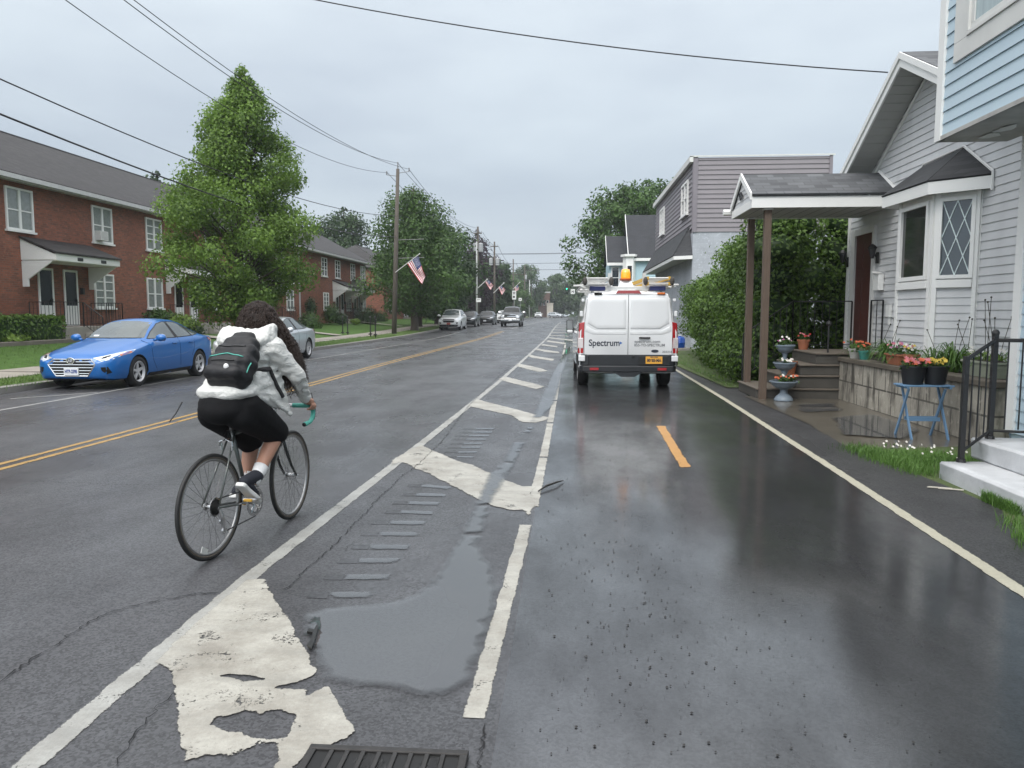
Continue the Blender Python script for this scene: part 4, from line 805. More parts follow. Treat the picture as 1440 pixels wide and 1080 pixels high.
b = MB(); a0, a1, z0, z1 = .115, LA-.105, 2.11, 3.15; W_, H_ = a1-a0, z1-z0
def dl(p, q): b.tube([Fa(a0+p[0]*W_, z0+p[1]*H_, .02), Fa(a0+q[0]*W_, z0+q[1]*H_, .02)], .008, 5)
for p, q in (((0, 0), (1, 1)), ((0, .5), (.5, 1)), ((.5, 0), (1, .5)), ((1, 0), (0, 1)), ((.5, 0), (0, .5)), ((1, .5), (.5, 1))): dl(p, q)
b.build('diamond_lattice', M('lattice_white', (.7, .8, .8), .4, var=.03), w)
r = MB(); e = [(5.69, 13.65, 3.46), (5.08, 13.1, 3.44), (5.08, 11.5, 3.42), (5.69, 10.95, 3.42)]; tp_ = [(5.68, 13.0, 3.9), (5.68, 11.75, 3.92)]
r.slab([e[0], e[1], tp_[0]], .03, 0); r.slab([e[1], e[2], tp_[1], tp_[0]], .03, 0); r.slab([e[2], e[3], tp_[1]], .03, 0)
for p, q in zip(e, e[1:]): r.hexa([(*p[:2], p[2]-.17), (*q[:2], q[2]-.17), (q[0]+.03, q[1], q[2]-.17), (p[0]+.03, p[1], p[2]-.17), p, q, (q[0]+.03, q[1], q[2]), (p[0]+.03, p[1], p[2])], 1)
r.poly([(x+.02, y, z-.15) for x, y, z in e], 1); r.tube([(5.66, 13.65, 3.5), (5.66, 13.0, 3.95), (5.66, 11.75, 3.97), (5.66, 10.93, 3.47), (5.66, 10.93, 3.22)], .02, 5, 1); r.build('bay_roof', [SHINGD, WHITE], gh)
# porch roof on posts
r = MB(); PXF = 3.2; ye0, yr, ye1 = 14.0, 14.84, 15.68; ze, zr = 3.62, 4.1
r.slab([(PXF, ye0-.03, ze), (5.69, ye0-.03, ze), (5.69, yr, zr), (PXF, yr, zr)], .04, 0); r.slab([(PXF, yr, zr), (5.69, yr, zr), (5.69, ye1+.03, ze), (PXF, ye1+.03, ze)], .04, 0)
r.box(PXF, 5.66, ye0, ye0+.03, ze-.2, ze-.005, 1); r.box(PXF, 5.66, ye1-.03, ye1, ze-.2, ze-.005, 1); r.box(PXF-.001, PXF+.03, ye0+.031, ye1-.031, ze-.2, ze-.06, 1)
for s_, ya in ((1, ye0), (-1, ye1)):
    r.hexa([(PXF-.03, ya, ze-.06), (PXF, ya, ze-.06), (PXF, yr, zr-.06), (PXF-.03, yr, zr-.06), (PXF-.03, ya, ze+.06), (PXF, ya, ze+.06), (PXF, yr, zr+.06), (PXF-.03, yr, zr+.06)], 1)
r.box(PXF+.04, 5.66, ye0+.032, ye1-.032, ze-.19, ze-.16, 2); r.tube([(PXF-.15, ye1+.08, ze-.06), (5.6, ye1+.08, ze-.06)], .06, 6, 1)
for k in range(11): r.box(PXF+.2+k*.22, PXF+.208+k*.22, ye0+.04, ye1-.04, ze-.194, ze-.188, 3)
r.tube([(5.67, ye0-.02, ze+.06), (5.67, yr, zr+.07)], .025, 5, 1)
pr = r.build('porch_roof', [SHINGX, WHITE, SOFF, M('soffit_gap', (.16, .16, .155), .7)], gh)
r = MB(); siding(r, Fr((PXF+.03, 0), (0, 1), (-1, 0)), [(ye0+.1, ze-.05), (ye1-.1, ze-.05), (yr, zr-.06)], .09, .012); r.build('porch_gable', GREYS, pr, recalc=False)
r = MB(); r.torus((PXF-.01, yr+.05, ze+.13), .07, .014, 'x', 14, 6); r.prism([(PXF-.02, yr-.12, ze+.1), (PXF-.02, yr, ze+.2), (PXF-.02, yr+.06, ze+.07)], (.02, 0, 0)); r.build('gable_ornament', BLACKM, pr)
for x, y in ((3.52, 14.16), (3.55, 15.52)):
    p = MB(); p.box(x-.06, x+.06, y-.06, y+.06, 0, ze-.2); p.build('porch_post', WOOD, gh, bev=.006)
r = MB(); [r.box(x-.08, x+.08, y-.08, y+.08, ze-.225, ze-.2) for x, y in ((3.52, 14.16), (3.55, 15.52))]; r.build('post_cap', WHITE, gh)
# concrete steps, railing, urn
DCON = M('dark_wet_concrete', (.065, .06, .052), .6, var=.4, vs=4, bmp=.3, bs=40); CTOP = M('concrete_tread', (.13, .11, .088), .6, var=.25, vs=4)
t = thing('porch_steps', 'dark concrete steps rising to the porch door of the grey house', 'steps', (4.5, 14.9, 0)); b = MB(); T = MB()
xs = [3.42, 3.9, 4.18, 4.46, 5.69]; zs = [.2, .44, .64, .85]
for i in range(4): b.box(xs[i]+.02, 5.685-.001*i, 14.24+.002*i, 15.75, 0 if i == 0 else zs[i-1]+.001, zs[i]-.035); T.box(xs[i], 5.683, 14.21, 15.78, zs[i]-.034, zs[i])
b.build('step_block', DCON, t, bev=.01); T.build('tread', CTOP, t, bev=.008)
t = thing('porch_railing', 'thin black iron railing on the far side of the dark porch steps', 'railing', (4.6, 15.7, .85))
railing(t, [(3.5, 15.72, .2), (4.46, 15.72, .85), (5.6, 15.72, .85)], .95, .13, r=.008); railing(t, [(5.62, 14.26, .85), (5.62, 14.8, .85)], .95, .2); rr = MB()
rr.tube([(4.7, 14.3, .85), (4.7, 14.3, 1.35)], .016, 6); rr.ball((4.7, 14.3, 1.38), .05, 6); rr.build('post', BLACKM, t)
ZINC = M('grey_blue_plastic', (.17, .21, .25), .45, var=.15, vs=10); SOIL = M('potting_soil', (.03, .022, .016), .9)
ux, uy = 3.83, 13.9; t = thing('tiered_planter', 'grey three tier fountain planter with flowers beside the porch post', 'planter', (ux, uy, .012)); 
b = MB(); b.lathe([(.0, .015), (.165, .015), (.165, .04), (.13, .09), (.07, .14), (.06, .2), (.08, .22)], (ux, uy, 0), 24); b.build('foot', ZINC, t, True, auto=40)
for z, r_ in ((.22, .24), (.55, .19), (.86, .165)):
    b = MB(); b.lathe([(.05, z), (r_*.6, z+.02), (r_*.86, z+.07), (r_*.97, z+.12), (r_*1.06, z+.125), (r_*1.06, z+.145), (r_*.93, z+.145), (r_*.9, z+.11), (0, z+.11)], (ux, uy, 0), 24); bo = b.build('bowl', ZINC, t, True, auto=40)
    b = MB(); b.lathe([(0, z+.112), (r_*.88, z+.118), (0, z+.135)], (ux, uy, 0), 12); b.build('soil', SOIL, bo)
b = MB(); b.lathe([(.06, .33), (.045, .4), (.045, .5), (.07, .55)], (ux, uy, 0), 16); b.lathe([(.05, .67), (.038, .73), (.038, .82), (.06, .86)], (ux, uy, 0), 16); b.build('stem', ZINC, t, True)
def petals(name, label, spots, cols, cat='flowers', group=None, leafn=60, leaf=LEAF_MID, r=.1, size=.024, seed=0, lsize=.06):
    """potted bedding plant: leaf rosette plus small five-petal blooms"""
    rg = np.random.RandomState(seed); rnd = random.Random(seed); c0 = spots[0]; t = thing(name, label, cat, c0, 0, group)
    P = np.concatenate([np.array(c)+rg.normal(0, 1, (leafn, 3))*np.array([r*.5, r*.5, r*.35])+np.array([0, 0, r*.25]) for c in spots]); D = rg.normal(0, .4, P.shape)+np.array([0, -.2, .8]); leaf_mesh('leaves', P, D, lsize, leaf, t, rnd=rg)
    for c in spots:
        b = MB()
        for k in range(9):
            p = Vector(c)+Vector((rnd.gauss(0, r*.55), rnd.gauss(0, r*.5)-r*.3, r*.5+rnd.random()*r*.7)); mi = rnd.randrange(len(cols)); n = Vector((rnd.gauss(-.1, .3), -1+rnd.gauss(0, .3), .5+rnd.random()*.4)).normalized(); a = n.orthogonal().normalized(); w = n.cross(a)
            for q in range(5):
                th = q*1.2566; d = a*cos(th)+w*sin(th); e_ = a*cos(th+1.57)+w*sin(th+1.57); b.add([p, p+d*size*.6+e_*size*.35+n*size*.15, p+d*size+n*size*.05, p+d*size*.6-e_*size*.35+n*size*.15], [(0, 1, 2, 3)], mi)
        b.build('blooms', cols, t, recalc=False)
    return t
F_OR = M('orange_petal', (.55, .12, .045), .6); F_PK = M('pink_petal', (.55, .17, .2), .6); F_MG = M('magenta_petal', (.36, .07, .25), .6); F_YE = M('yellow_petal', (.58, .43, .06), .6); F_WH = M('white_petal', (.75, .72, .66), .5); F_RD = M('red_petal', (.55, .03, .03), .5)
petals('bedding_flowers', 'orange and white flowers in the lowest bowl of the tiered planter', [(ux-.05, uy-.08, .36), (ux+.1, uy-.05, .36)], [F_OR, F_OR, F_WH], r=.11, seed=1); petals('bedding_flowers', 'small dark foliage in the middle bowl of the tiered planter', [(ux, uy-.03, .68)], [F_WH], r=.07, seed=2, leafn=30); petals('bedding_flowers', 'white flowering plant in the top bowl of the tiered planter', [(ux-.04, uy-.03, 1.0)], [F_WH, F_WH, F_MG], r=.13, seed=3)
TERRA = M('terracotta', (.33, .12, .06), .7, var=.2, vs=6, bmp=.1)
def pot(name, label, c, r, h, mat, cat='flower pot', group=None, box=None):
    t = thing(name, label, cat, c, 0, group); b = MB()
    if box:
        L, W_ = box; y0, y1 = c[1]-L/2, c[1]+L/2; x0, x1 = c[0]-W_/2, c[0]+W_/2; i = .03
        b.hexa([(x0+i, y0+i, c[2]), (x1-i, y0+i, c[2]), (x1-i, y1-i, c[2]), (x0+i, y1-i, c[2]), (x0, y0, c[2]+h), (x1, y0, c[2]+h), (x1, y1, c[2]+h), (x0, y1, c[2]+h)]); b.box(x0-.012, x1+.012, y0-.012, y1+.012, c[2]+h-.03, c[2]+h)
        b.build('tub', mat, t, bev=.006); s = MB(); s.box(x0+.01, x1-.01, y0+.01, y1-.01, c[2]+h+.001, c[2]+h+.006); s.build('soil', SOIL, t)
    else:
        b.lathe([(0, 0), (r*.68, 0), (r*.92, h*.8), (r*1.02, h*.8), (r*1.04, h), (r*.9, h), (r*.88, h*.9), (0, h*.9)], c, 24); b.build('tub', mat, t, True, auto=40); s = MB(); s.lathe([(0, h*.91), (r*.88, h*.905), (0, h*.95)], c, 14); s.build('soil', SOIL, t)
    return t
GPT = 'flower pots by the grey house'
pot('flower_pot', 'round terracotta pot on the second dark porch step', (4.08, 14.45, .44), .13, .24, TERRA, group=GPT); pot('flower_pot', 'reddish flower pot at the back of the porch steps by the railing', (4.62, 15.5, .85), .12, .2, TERRA, group=GPT)
petals('bedding_flowers', 'red flowers in the pot at the back of the porch steps', [(4.62, 15.5, 1.05)], [F_RD, F_PK], r=.12, seed=8); petals('bedding_flowers', 'small seedlings in the round terracotta pot on the second porch step', [(4.08, 14.45, .66)], [F_WH], r=.06, seed=9, leafn=25)
# block retaining wall with plants and pots
BLOCKW = m_brick('stained_block', (.40, .37, .31), (.32, .29, .24), (.06, .055, .045), bw=.46, bh=.36, ms=.014)
nt = BLOCKW.node_tree; b_ = nt.nodes['Principled BSDF']; src = b_.inputs['Base Color'].links[0].from_socket
st = ramp(nt, noise(nt, coords(nt, (2.2, 2.2, .55)), 2.4, 6, .65), [(.47, 0), (.66, .9)]); lk(nt, mix(nt, st, src, (.045, .04, .032)), b_.inputs['Base Color'])
t = thing('block_planter_wall', 'stained concrete block retaining wall holding the flower bed of the grey house', 'wall', (4.95, 11.7, 0)); b = MB()
b.box(4.9, 5.1, 9.25, 14.38, -.02, .70); b.box(5.1, 5.72, 9.25, 9.45, -.02, .699); b.box(5.1, 5.72, 14.2, 14.378, -.02, .699); b.build('blocks', BLOCKW, t, bev=.01)
b = MB(); b.box(4.86, 5.14, 9.2, 14.4, .701, .78); b.box(5.14, 5.7, 9.2, 9.47, .701, .779); b.build('cap', M('mossy_dark_cap', (.1, .085, .065), .8, var=.45, vs=5, bmp=.3), t, bev=.012)
b = MB(); b.box(5.1, 5.72, 9.45, 14.2, .5, .72); b.build('soil', SOIL, t)
pot('flower_pot', 'pale grey round pot at the far end of the block wall', (5.0, 13.75, .78), .13, .17, M('pale_grey_pot', (.4, .39, .36), .6), group=GPT); pot('flower_pot', 'teal pot beside the pale grey one on the block wall', (5.02, 13.42, .78), .1, .15, M('teal_pot', (.04, .2, .17), .45), group=GPT)
pot('flower_pot', 'rectangular terracotta planter with purple flowers on the block wall', (4.99, 12.05, .78), .1, .17, TERRA, group=GPT, box=(.48, .17)); pot('flower_pot', 'round terracotta pot in the middle of the block wall', (4.99, 11.55, .78), .115, .19, TERRA, group=GPT)
pot('flower_pot', 'long pale green planter box at the near end of the block wall', (5.15, 9.85, .78), .1, .2, M('pale_green_tub', (.27, .29, .22), .6), group=GPT, box=(.75, .22))
petals('bedding_flowers', 'orange flowers in the pale grey pot on the block wall', [(5.0, 13.75, .95), (4.98, 13.5, .93)], [F_OR, F_OR, F_RD], r=.14, seed=11); petals('bedding_flowers', 'pink and purple flowers in the rectangular terracotta planter', [(4.99, 12.15, .95), (4.99, 11.9, .97)], [F_PK, F_MG, F_WH], r=.14, seed=12); petals('bedding_flowers', 'white and yellow flowers in the round terracotta pot on the wall', [(4.99, 11.55, .97)], [F_WH, F_YE, F_PK], r=.13, seed=13); petals('bedding_flowers', 'green seedlings in the long pale green planter box', [(5.15, 9.7, .99), (5.15, 10.05, .99)], [F_WH], r=.13, seed=14, leaf=LEAF_YEL)
BLADE = m_leaf('daylily_blade', (.04, .10, .02), (.1, .19, .04), sub=.3)
def daylily(label, c, n, L, seed, stems=0, hs=.8):
    rnd = random.Random(seed); t = thing('daylily_clump', label, 'plant', c, 0, 'daylilies behind the block wall'); b = MB()
    for i in range(n):
        a = rnd.random()*6.283; l = L*rnd.uniform(.6, 1.15); k = rnd.uniform(.35, .95); d = Vector((cos(a), sin(a), 0)); w = Vector((-sin(a), cos(a), 0)); p0 = Vector(c)+d*.04; vs = []
        for j in range(6):
            u = j/5; p = p0+d*l*k*u**1.3+Vector((0, 0, l*(1-k*.5)*(sin(u*2.2)*.85)-l*.35*k*u**3)); ww = .011*(1-u)**.6+.001; vs += [p+w*ww, p-w*ww]
        b.add(vs, [(2*j, 2*j+1, 2*j+3, 2*j+2) for j in range(5)])
    b.build('blades', BLADE, t, recalc=False)
    if stems:
        s = MB()
        for i in range(stems):
            a = rnd.random()*6.28; p = Vector(c)+Vector((rnd.gauss(0, .08), rnd.gauss(0, .12), 0)); q = p+Vector((cos(a)*.18, sin(a)*.25, hs*rnd.uniform(.7, 1.1))); s.tube([p, p.lerp(q, .5)+Vector((0, 0, .06)), q], .004, 4); s.ball(q, .013, 4)
        s.build('flower_stems', M('dry_stem', (.05, .045, .03), .8), t)
daylily('daylily clump between the teal pot and the terracotta planter', (5.2, 12.75, .74), 120, .62, 1, 4, .85); daylily('large arching daylily clump in front of the bay window', (5.2, 10.75, .74), 140, .62, 2, 5, .75)
daylily('daylily clump behind the long green planter', (5.35, 10.1, .74), 70, .55, 3, 7, .95); daylily('daylily clump at the near end of the wall behind the black railing', (5.4, 9.55, .74), 70, .55, 4, 3, .8); daylily('pale leafy clump at the far end of the block wall', (5.15, 14.05, .74), 70, .4, 5); daylily('dense daylily clump left of the bay window corner', (5.3, 12.2, .74), 110, .5, 7, 3, .8); daylily('low arching clump just right of the round terracotta pot', (5.12, 11.15, .74), 110, .5, 8); daylily('spilling clump over the wall edge left of the terracotta planter', (5.08, 12.55, .76), 90, .45, 9)
daylily('daylily clump beside the grey house door', (5.35, 13.2, .74), 60, .5, 6, 3, .9)
# blue folding table with a black tub of flowers
TBL = M('blue_painted_wood', (.13, .24, .38), .5, var=.15, vs=8); tx, ty = 4.46, 9.95
t = thing('folding_table', 'small blue folding table standing on the wet patio slab', 'table', (tx, ty, 0)); b = MB(); [b.box(tx-.3, tx+.3, ty-.17+k*.07, ty-.11+k*.07, .655, .675) for k in range(5)]; b.box(tx-.27, tx-.24, ty-.17, ty+.17, .63, .654); b.box(tx+.24, tx+.27, ty-.17, ty+.17, .63, .654); b.build('tabletop', TBL, t, bev=.004)
for x in (tx-.22, tx+.22):
    for k in (1, -1):
        l = MB(); xo = x+.022*k; l.hexa([(xo-.009, ty-.19*k-.02, 0), (xo+.009, ty-.19*k-.02, 0), (xo+.009, ty-.19*k+.02, 0), (xo-.009, ty-.19*k+.02, 0), (xo-.009, ty+.15*k-.02, .63), (xo+.009, ty+.15*k-.02, .63), (xo+.009, ty+.15*k+.02, .63), (xo-.009, ty+.15*k+.02, .63)]); l.build('leg', TBL, t)
for k in (1, -1): b = MB(); y = ty-.19*k+.34*k*.24/.63; b.box(tx-.19, tx+.19, y-.009, y+.009, .215, .262); b.build('stretcher', TBL, t)
t = thing('flower_tub', 'black double flower tub standing on the blue folding table', 'planter', (tx, ty, .675)); b = MB()
for dx in (-.135, .135): b.lathe([(0, .676), (.115, .676), (.15, .89), (.16, .89), (.16, .91), (.145, .91), (.14, .88), (0, .88)], (tx+dx, ty, 0), 20)
b.build('tub', M('black_plastic', (.012, .013, .016), .45), t, True, auto=40)
petals('bedding_flowers', 'pink flowers in the left half of the black tub on the blue table', [(tx-.2, ty-.03, .9), (tx-.1, ty-.05, .9), (tx-.03, ty, .9)], [F_PK, F_OR, F_PK], r=.09, size=.034, seed=21); petals('bedding_flowers', 'yellow flowers in the right half of the black tub on the blue table', [(tx+.12, ty-.02, .9), (tx+.2, ty-.03, .9)], [F_YE], r=.08, size=.03, seed=22)
# ---------------------------------------------------------------- blue house with jettied upper floor
bh = thing('blue_house', 'pale blue sided house at the right edge with a projecting upper floor', 'house', (4.5, 5, 0)); FB = Fr((4.5, 0), (0, 1), (-1, 0)); FU = Fr((3.8, 0), (0, 1), (-1, 0))
b = MB(); siding(b, FB, [(-5, .36), (8.0, .36), (8.0, 3.4), (-5, 3.4)], .12); siding(b, FU, [(-5, 3.36), (8.33, 3.36), (8.33, 7.2), (-5, 7.2)], .125); siding(b, Fr((4.5, 8.09), (1, 0), (0, 1)), [(0, .2), (6, .2), (6, 3.4), (0, 3.4)], .12)
b.box(4.51, 11, -5, 8.08, 0, 3.4); b.box(3.81, 11, -5, 8.40, 3.42, 7.2); b.build('wall', BLUES, bh, recalc=False)
b = MB(); b.fb(FB, 7.99, 8.12, .36, 3.38, -.02, .035); b.build('corner_trim', WHITE, bh); b = MB(); b.fb(FU, 8.32, 8.44, 3.33, 7.2, -.02, .035); b.build('corner_trim', WHITE, bh)
b = MB(); b.fb(FU, -5, 8.318, 3.33, 3.37, .0, .028); b.box(3.79, 4.49, -5, 8.43, 3.33, 3.35); b.build('soffit', M('peeling_soffit', (.4, .39, .37), .8, var=.4, vs=4, bmp=.5, bs=12), bh)
b = MB(); rnd = random.Random(5)
for k in range(9):
    y = 6.2+rnd.random()*2; x = 3.95+rnd.random()*.4; p = [(x+.09*cos(a)*rnd.uniform(.5, 1.3), y+.16*sin(a)*rnd.uniform(.5, 1.3), 3.328-.02*rnd.random()) for a in np.linspace(0, 6.28, 9)[:-1]]; b.prism(p, (0, 0, .002))
b.build('peeling_paint', WHITE2, bh)
w = MB(); w.fb(FU, 5.9, 8.12, 4.02, 4.2, -.0, .035); w.fb(FU, 7.86, 8.12, 4.2, 6.2, 0, .035); w.fb(FU, 5.9, 7.86, 4.2, 4.24, 0, .05); w.fb(FU, 7.82, 7.86, 4.24, 6.2, 0, .05); w.fb(FU, 5.9, 7.82, 4.24, 4.3, 0, .028); w.fb(FU, 7.76, 7.82, 4.3, 6.2, 0, .028); wf = w.build('window_frame', WHITE2, bh, bev=.004)
w = MB(); w.fb(FU, 5.9, 7.78, 4.28, 6.1, -.02, .018); w.build('pane', M('curtained_pane', (.33, .40, .41), .12, var=.35, vs=4, spec=.8, stretch=(1, 3, .4)), wf)
CWH = M('white_painted_concrete', (.52, .53, .54), .6, var=.3, vs=5, bmp=.5, bs=14)
t = thing('white_steps', 'chipped white painted concrete steps at the right edge', 'steps', (3.9, 6, 0))
def rough_block(name, x0, x1, y0, y1, z0, z1, seed):
    bm = bmesh.new(); r_ = bmesh.ops.create_cube(bm, size=1); bmesh.ops.scale(bm, vec=(x1-x0, y1-y0, z1-z0), verts=bm.verts); bmesh.ops.translate(bm, vec=((x0+x1)/2-t.location.x, (y0+y1)/2-t.location.y, (z0+z1)/2), verts=bm.verts)
    bmesh.ops.bevel(bm, geom=bm.edges[:], offset=.012, segments=2, affect='EDGES'); bmesh.ops.subdivide_edges(bm, edges=[e for e in bm.edges if e.calc_length() > .15], cuts=12, use_grid_fill=True)
    from mathutils import noise as mn
    for v in bm.verts: v.co += Vector(mn.noise_vector(v.co*9+Vector((seed, 0, 0))))*.006+Vector(mn.noise_vector(v.co*2.3))*.006
    me = bpy.data.meshes.new(name); bm.to_mesh(me); bm.free(); me.materials.append(CWH); me.polygons.foreach_set('use_smooth', [True]*len(me.polygons)); o = bpy.data.objects.new(name, me); COL.objects.link(o); o.parent = t
rough_block('step', 3.53, 4.49, 3.5, 7.47, -.05, .165, 1); rough_block('step', 3.92, 4.49, 3.2, 7.7, .16, .36, 2)
t = thing('step_railing', 'black iron handrail with square posts on the white steps', 'railing', (4.05, 7.6, .17)); b = MB()
P1, P2, P3 = Vector((3.71, 7.44, .165)), Vector((4.06, 7.63, .36)), Vector((4.5, 7.5, .36))
for p, h in ((P1, 1.0), (P2, 1.0)): b.box(p.x-.022, p.x+.022, p.y-.022, p.y+.022, p.z, p.z+h); b.lathe([(0, 0), (.045, 0), (.04, .03), (0, .03)], p, 8)
b.ball(P2+Vector((0, 0, 1.02)), .035, 6); b.build('post', BLACKM, t)
b = MB()
for h, r_ in ((.97, .02), (.1, .015)): b.tube([P1+Vector((0, 0, h)), P2+Vector((0, 0, h-.02)), P3+Vector((0, 0, h-.02))], r_, 6)
b.build('rail', BLACKM, t); b = MB()
for A, B_, n in ((P1, P2, 4), (P2, P3, 4)):
    for k in range(1, n): c = A.lerp(B_, k/n); b.tube([c+Vector((0, 0, .1)), c+Vector((0, 0, .95))], .008, 5)
b.build('balusters', BLACKM, t)
# grass tufts by the steps
def tuft(label, spots, n, h, mat, seed):
    rnd = random.Random(seed); b = MB()
    for i in range(n):
        (x0, y0), (x1, y1), w = spots[rnd.randrange(len(spots))]; u = rnd.random(); x = x0+(x1-x0)*u+rnd.gauss(0, w); y = y0+(y1-y0)*u+rnd.gauss(0, w); hh = h*rnd.uniform(.4, 1.2); a = rnd.random()*6.28; l = hh*rnd.uniform(.2, .8); wv = Vector((-sin(a), cos(a), 0))*.0025; p = Vector((x, y, -.01)); m_ = p+Vector((cos(a)*l*.4, sin(a)*l*.4, hh*.7)); q = p+Vector((cos(a)*l, sin(a)*l, hh))
        b.add([p-wv, p+wv, m_+wv*.8, m_-wv*.8, q], [(0, 1, 2, 3), (3, 2, 4)])
    return setp(b.build('grass', mat, recalc=False), label, 'grass', kind='stuff')
tuft('fresh green grass patch between the patio and the white steps', [((3.32, 9.0), (3.5, 7.6), .10), ((3.75, 8.6), (3.9, 7.9), .18), ((3.5, 8.4), (4.2, 8.2), .15)], 7500, .10, BLADE, 4); tuft('weeds at the right edge beside the asphalt', [((3.02, 4.6), (3.2, 5.5), .05), ((3.15, 4.7), (3.4, 5.9), .09), ((3.5, 6.1), (3.5, 6.6), .02)], 3000, .10, BLADE, 5)
tuft('short grass along the left verge', [((-10.75, 13), (-10.75, 45), .12), ((-12.1, 13), (-12.1, 45), .1), ((-11.4, 13), (-11.4, 40), .3)], 5000, .1, BLADE, 6)
bpy.data.objects['grass.002'].location.z = .14
tuft('rough grass and weeds along the foot of the tall hedge', [((3.42, 16.2), (3.45, 24), .08), ((3.7, 16.2), (3.8, 24), .15), ((3.5, 24), (4.3, 29), .25)], 2600, .12, BLADE, 8)
petals('daisies', 'tiny white daisies in the grass by the white steps', [(3.7, 8.3, .02), (3.9, 8.1, .03), (3.55, 8.6, .02)], [F_WH], 'flowers', r=.14, size=.014, leafn=5, seed=33)
# hedge behind the porch, blue jug
rnd = random.Random(9); cl = []
for y in np.arange(16.9, 24.6, .62):
    top = 3.55-.16*(y-17)
    for z in np.arange(.5, top, .6): cl.append((4.35+.1*rnd.gauss(0, 1)+.05*(y-17)-(0 if z > .8 else .1), y+rnd.gauss(0, .15), z, .8*rnd.uniform(.85, 1.1), .6, .55))
for y in np.arange(24.9, 29.8, .65):
    for z in np.arange(.5, 2.75-.04*(y-25), .6): cl.append((4.75+.08*rnd.gauss(0, 1)+.06*(y-25)+(.65 if z < 1.0 else 0), y+rnd.gauss(0, .15), z, .8*rnd.uniform(.85, 1.1), .6, .52))
for x in np.arange(5.0, 8.2, .7):
    for z in np.arange(.5, 3.7, .6): cl.append((x+rnd.gauss(0, .1), 17.1+rnd.gauss(0, .15)+.1*(x-5), z, .6, .55*rnd.uniform(.8, 1.2), .55))
bush('cedar_hedge', 'tall dense green hedge behind the porch posts and right of the van', cl, 110000, .088, LEAF_HEDGE, None, 'hedge', 7, shell=.8)
p = PY(956, 489, 31.0); t = thing('blue_drum', 'blue plastic drum standing at the left foot of the hedge beyond the van', 'drum', p); b = MB(); b.lathe([(0, 0), (.17, 0), (.2, .05), (.2, .18), (.21, .2), (.2, .22), (.2, .36), (.15, .43), (.05, .45), (.05, .48), (0, .48)], p, 20); b.build('shell', M('blue_plastic', (.01, .07, .35), .4, var=.1), t, True, auto=40); b = MB(); b.lathe([(0, .48), (.06, .48), (.06, .52), (0, .52)], p, 12); b.build('lid', WHITE, t)
p2 = p+Vector((-.02, .1, 0)); b = MB(); b.box(p.x-.35, p.x+.4, p.y-.2, p.y+.3, -.03, p.z-.002); setp(b.build('stone_ledge', CONC, bev=.02), 'low stone ledge under the blue drum', 'ledge')
# ---------------------------------------------------------------- mauve building, pale blue house, far right tree
pb = thing('mauve_building', 'two storey building with mauve siding above a pale block wall', 'building', (5, 32, 0)); FP = Fr((5, 0), (0, 1), (-1, 0)); FQ = Fr((5, 32), (1, 0), (0, -1))
b = MB(); siding(b, FQ, [(.05, 4.85), (5.35, 4.85), (5.35, 7.8), (.05, 7.8)], .19, .035); siding(b, FP, [(32.05, 5.0), (45.5, 5.0), (45.5, 7.7), (32.05, 7.7)], .19, .035); b.box(5.01, 10.4, 32.01, 45.5, 4.8, 7.8); b.build('upper_wall', PURP, pb, recalc=False)
b = MB(); b.box(5.0, 10.4, 32.0, 45.5, -.1, 4.84); b.build('block_wall', m_brick('pale_block', (.42, .44, .48), (.38, .40, .44), (.36, .38, .42), bw=.42, bh=.21, ms=.008), pb)
b = MB(); b.fb(FQ, -.04, .14, 4.84, 7.85, -.0, .06); b.fb(FP, 31.97, 32.14, 5.0, 7.85, 0, .06); b.build('corner_trim', M('mauve_trim', (.2, .18, .2), .5), pb); b = MB(); b.fb(FQ, 5.3, 5.42, 4.84, 7.85, 0, .06); b.build('corner_trim', M('mauve_trim', (.2, .18, .2), .5), pb)
b = MB(); b.fb(FP, 31.9, 45.6, 7.62, 7.85, .061, .2); b.fb(FQ, -.2, 5.5, 7.82, 7.87, .061, .1); b.build('fascia', WHITE2, pb)
for a in (33.2, 41.3): window(pb, FP, a, a+1.75, 5.75, 7.15, None, .1, .1, (a+.875,), (6.45,), sill=True)
b = MB(); b.hexa([(5, 31.98, 5.12), (5, 45.4, 5.12), (4.99, 45.4, 5.0), (4.99, 31.98, 5.0), (5, 31.98, 5.16), (5, 45.4, 5.16), (4.99, 45.4, 5.16), (4.99, 31.98, 5.16)], 0); b.slab([(4.3, 32.4, 3.9), (4.3, 45.4, 3.9), (4.99, 45.4, 5.1), (4.99, 32.8, 5.1)], -.06, 0); b.slab([(4.3, 32.4, 3.9), (4.99, 32.8, 5.1), (5.0, 31.95, 3.9)], .05, 0)
b.hexa([(4.28, 32.35, 3.76), (4.28, 45.4, 3.76), (4.31, 45.4, 3.76), (4.31, 32.35, 3.76), (4.28, 32.35, 3.9), (4.28, 45.4, 3.9), (4.31, 45.4, 3.9), (4.31, 32.35, 3.9)], 1); b.hexa([(4.28, 32.35, 3.76), (4.99, 31.9, 3.76), (4.99, 31.94, 3.76), (4.28, 32.4, 3.76), (4.28, 32.35, 3.9), (4.99, 31.9, 3.9), (4.99, 31.94, 3.9), (4.28, 32.4, 3.9)], 1)
b.poly([(4.31, 32.4, 3.8), (4.31, 45.4, 3.8), (4.99, 45.4, 3.8), (4.99, 32.0, 3.8)], 2); b.build('pent_roof', [SHINGD, WHITE, SOFF], pb, recalc=False)
lb = thing('pale_blue_house', 'pale blue house with steep dark roofs beyond the van', 'house', (4.5, 56, .2)); LBL = M('light_blue_clapboard', (.42, .58, .64), .6, var=.06); ROOFX = m_shingle('charcoal_shingles', (.022, .024, .03), (.015, .017, .022), 'x', .3, .2)
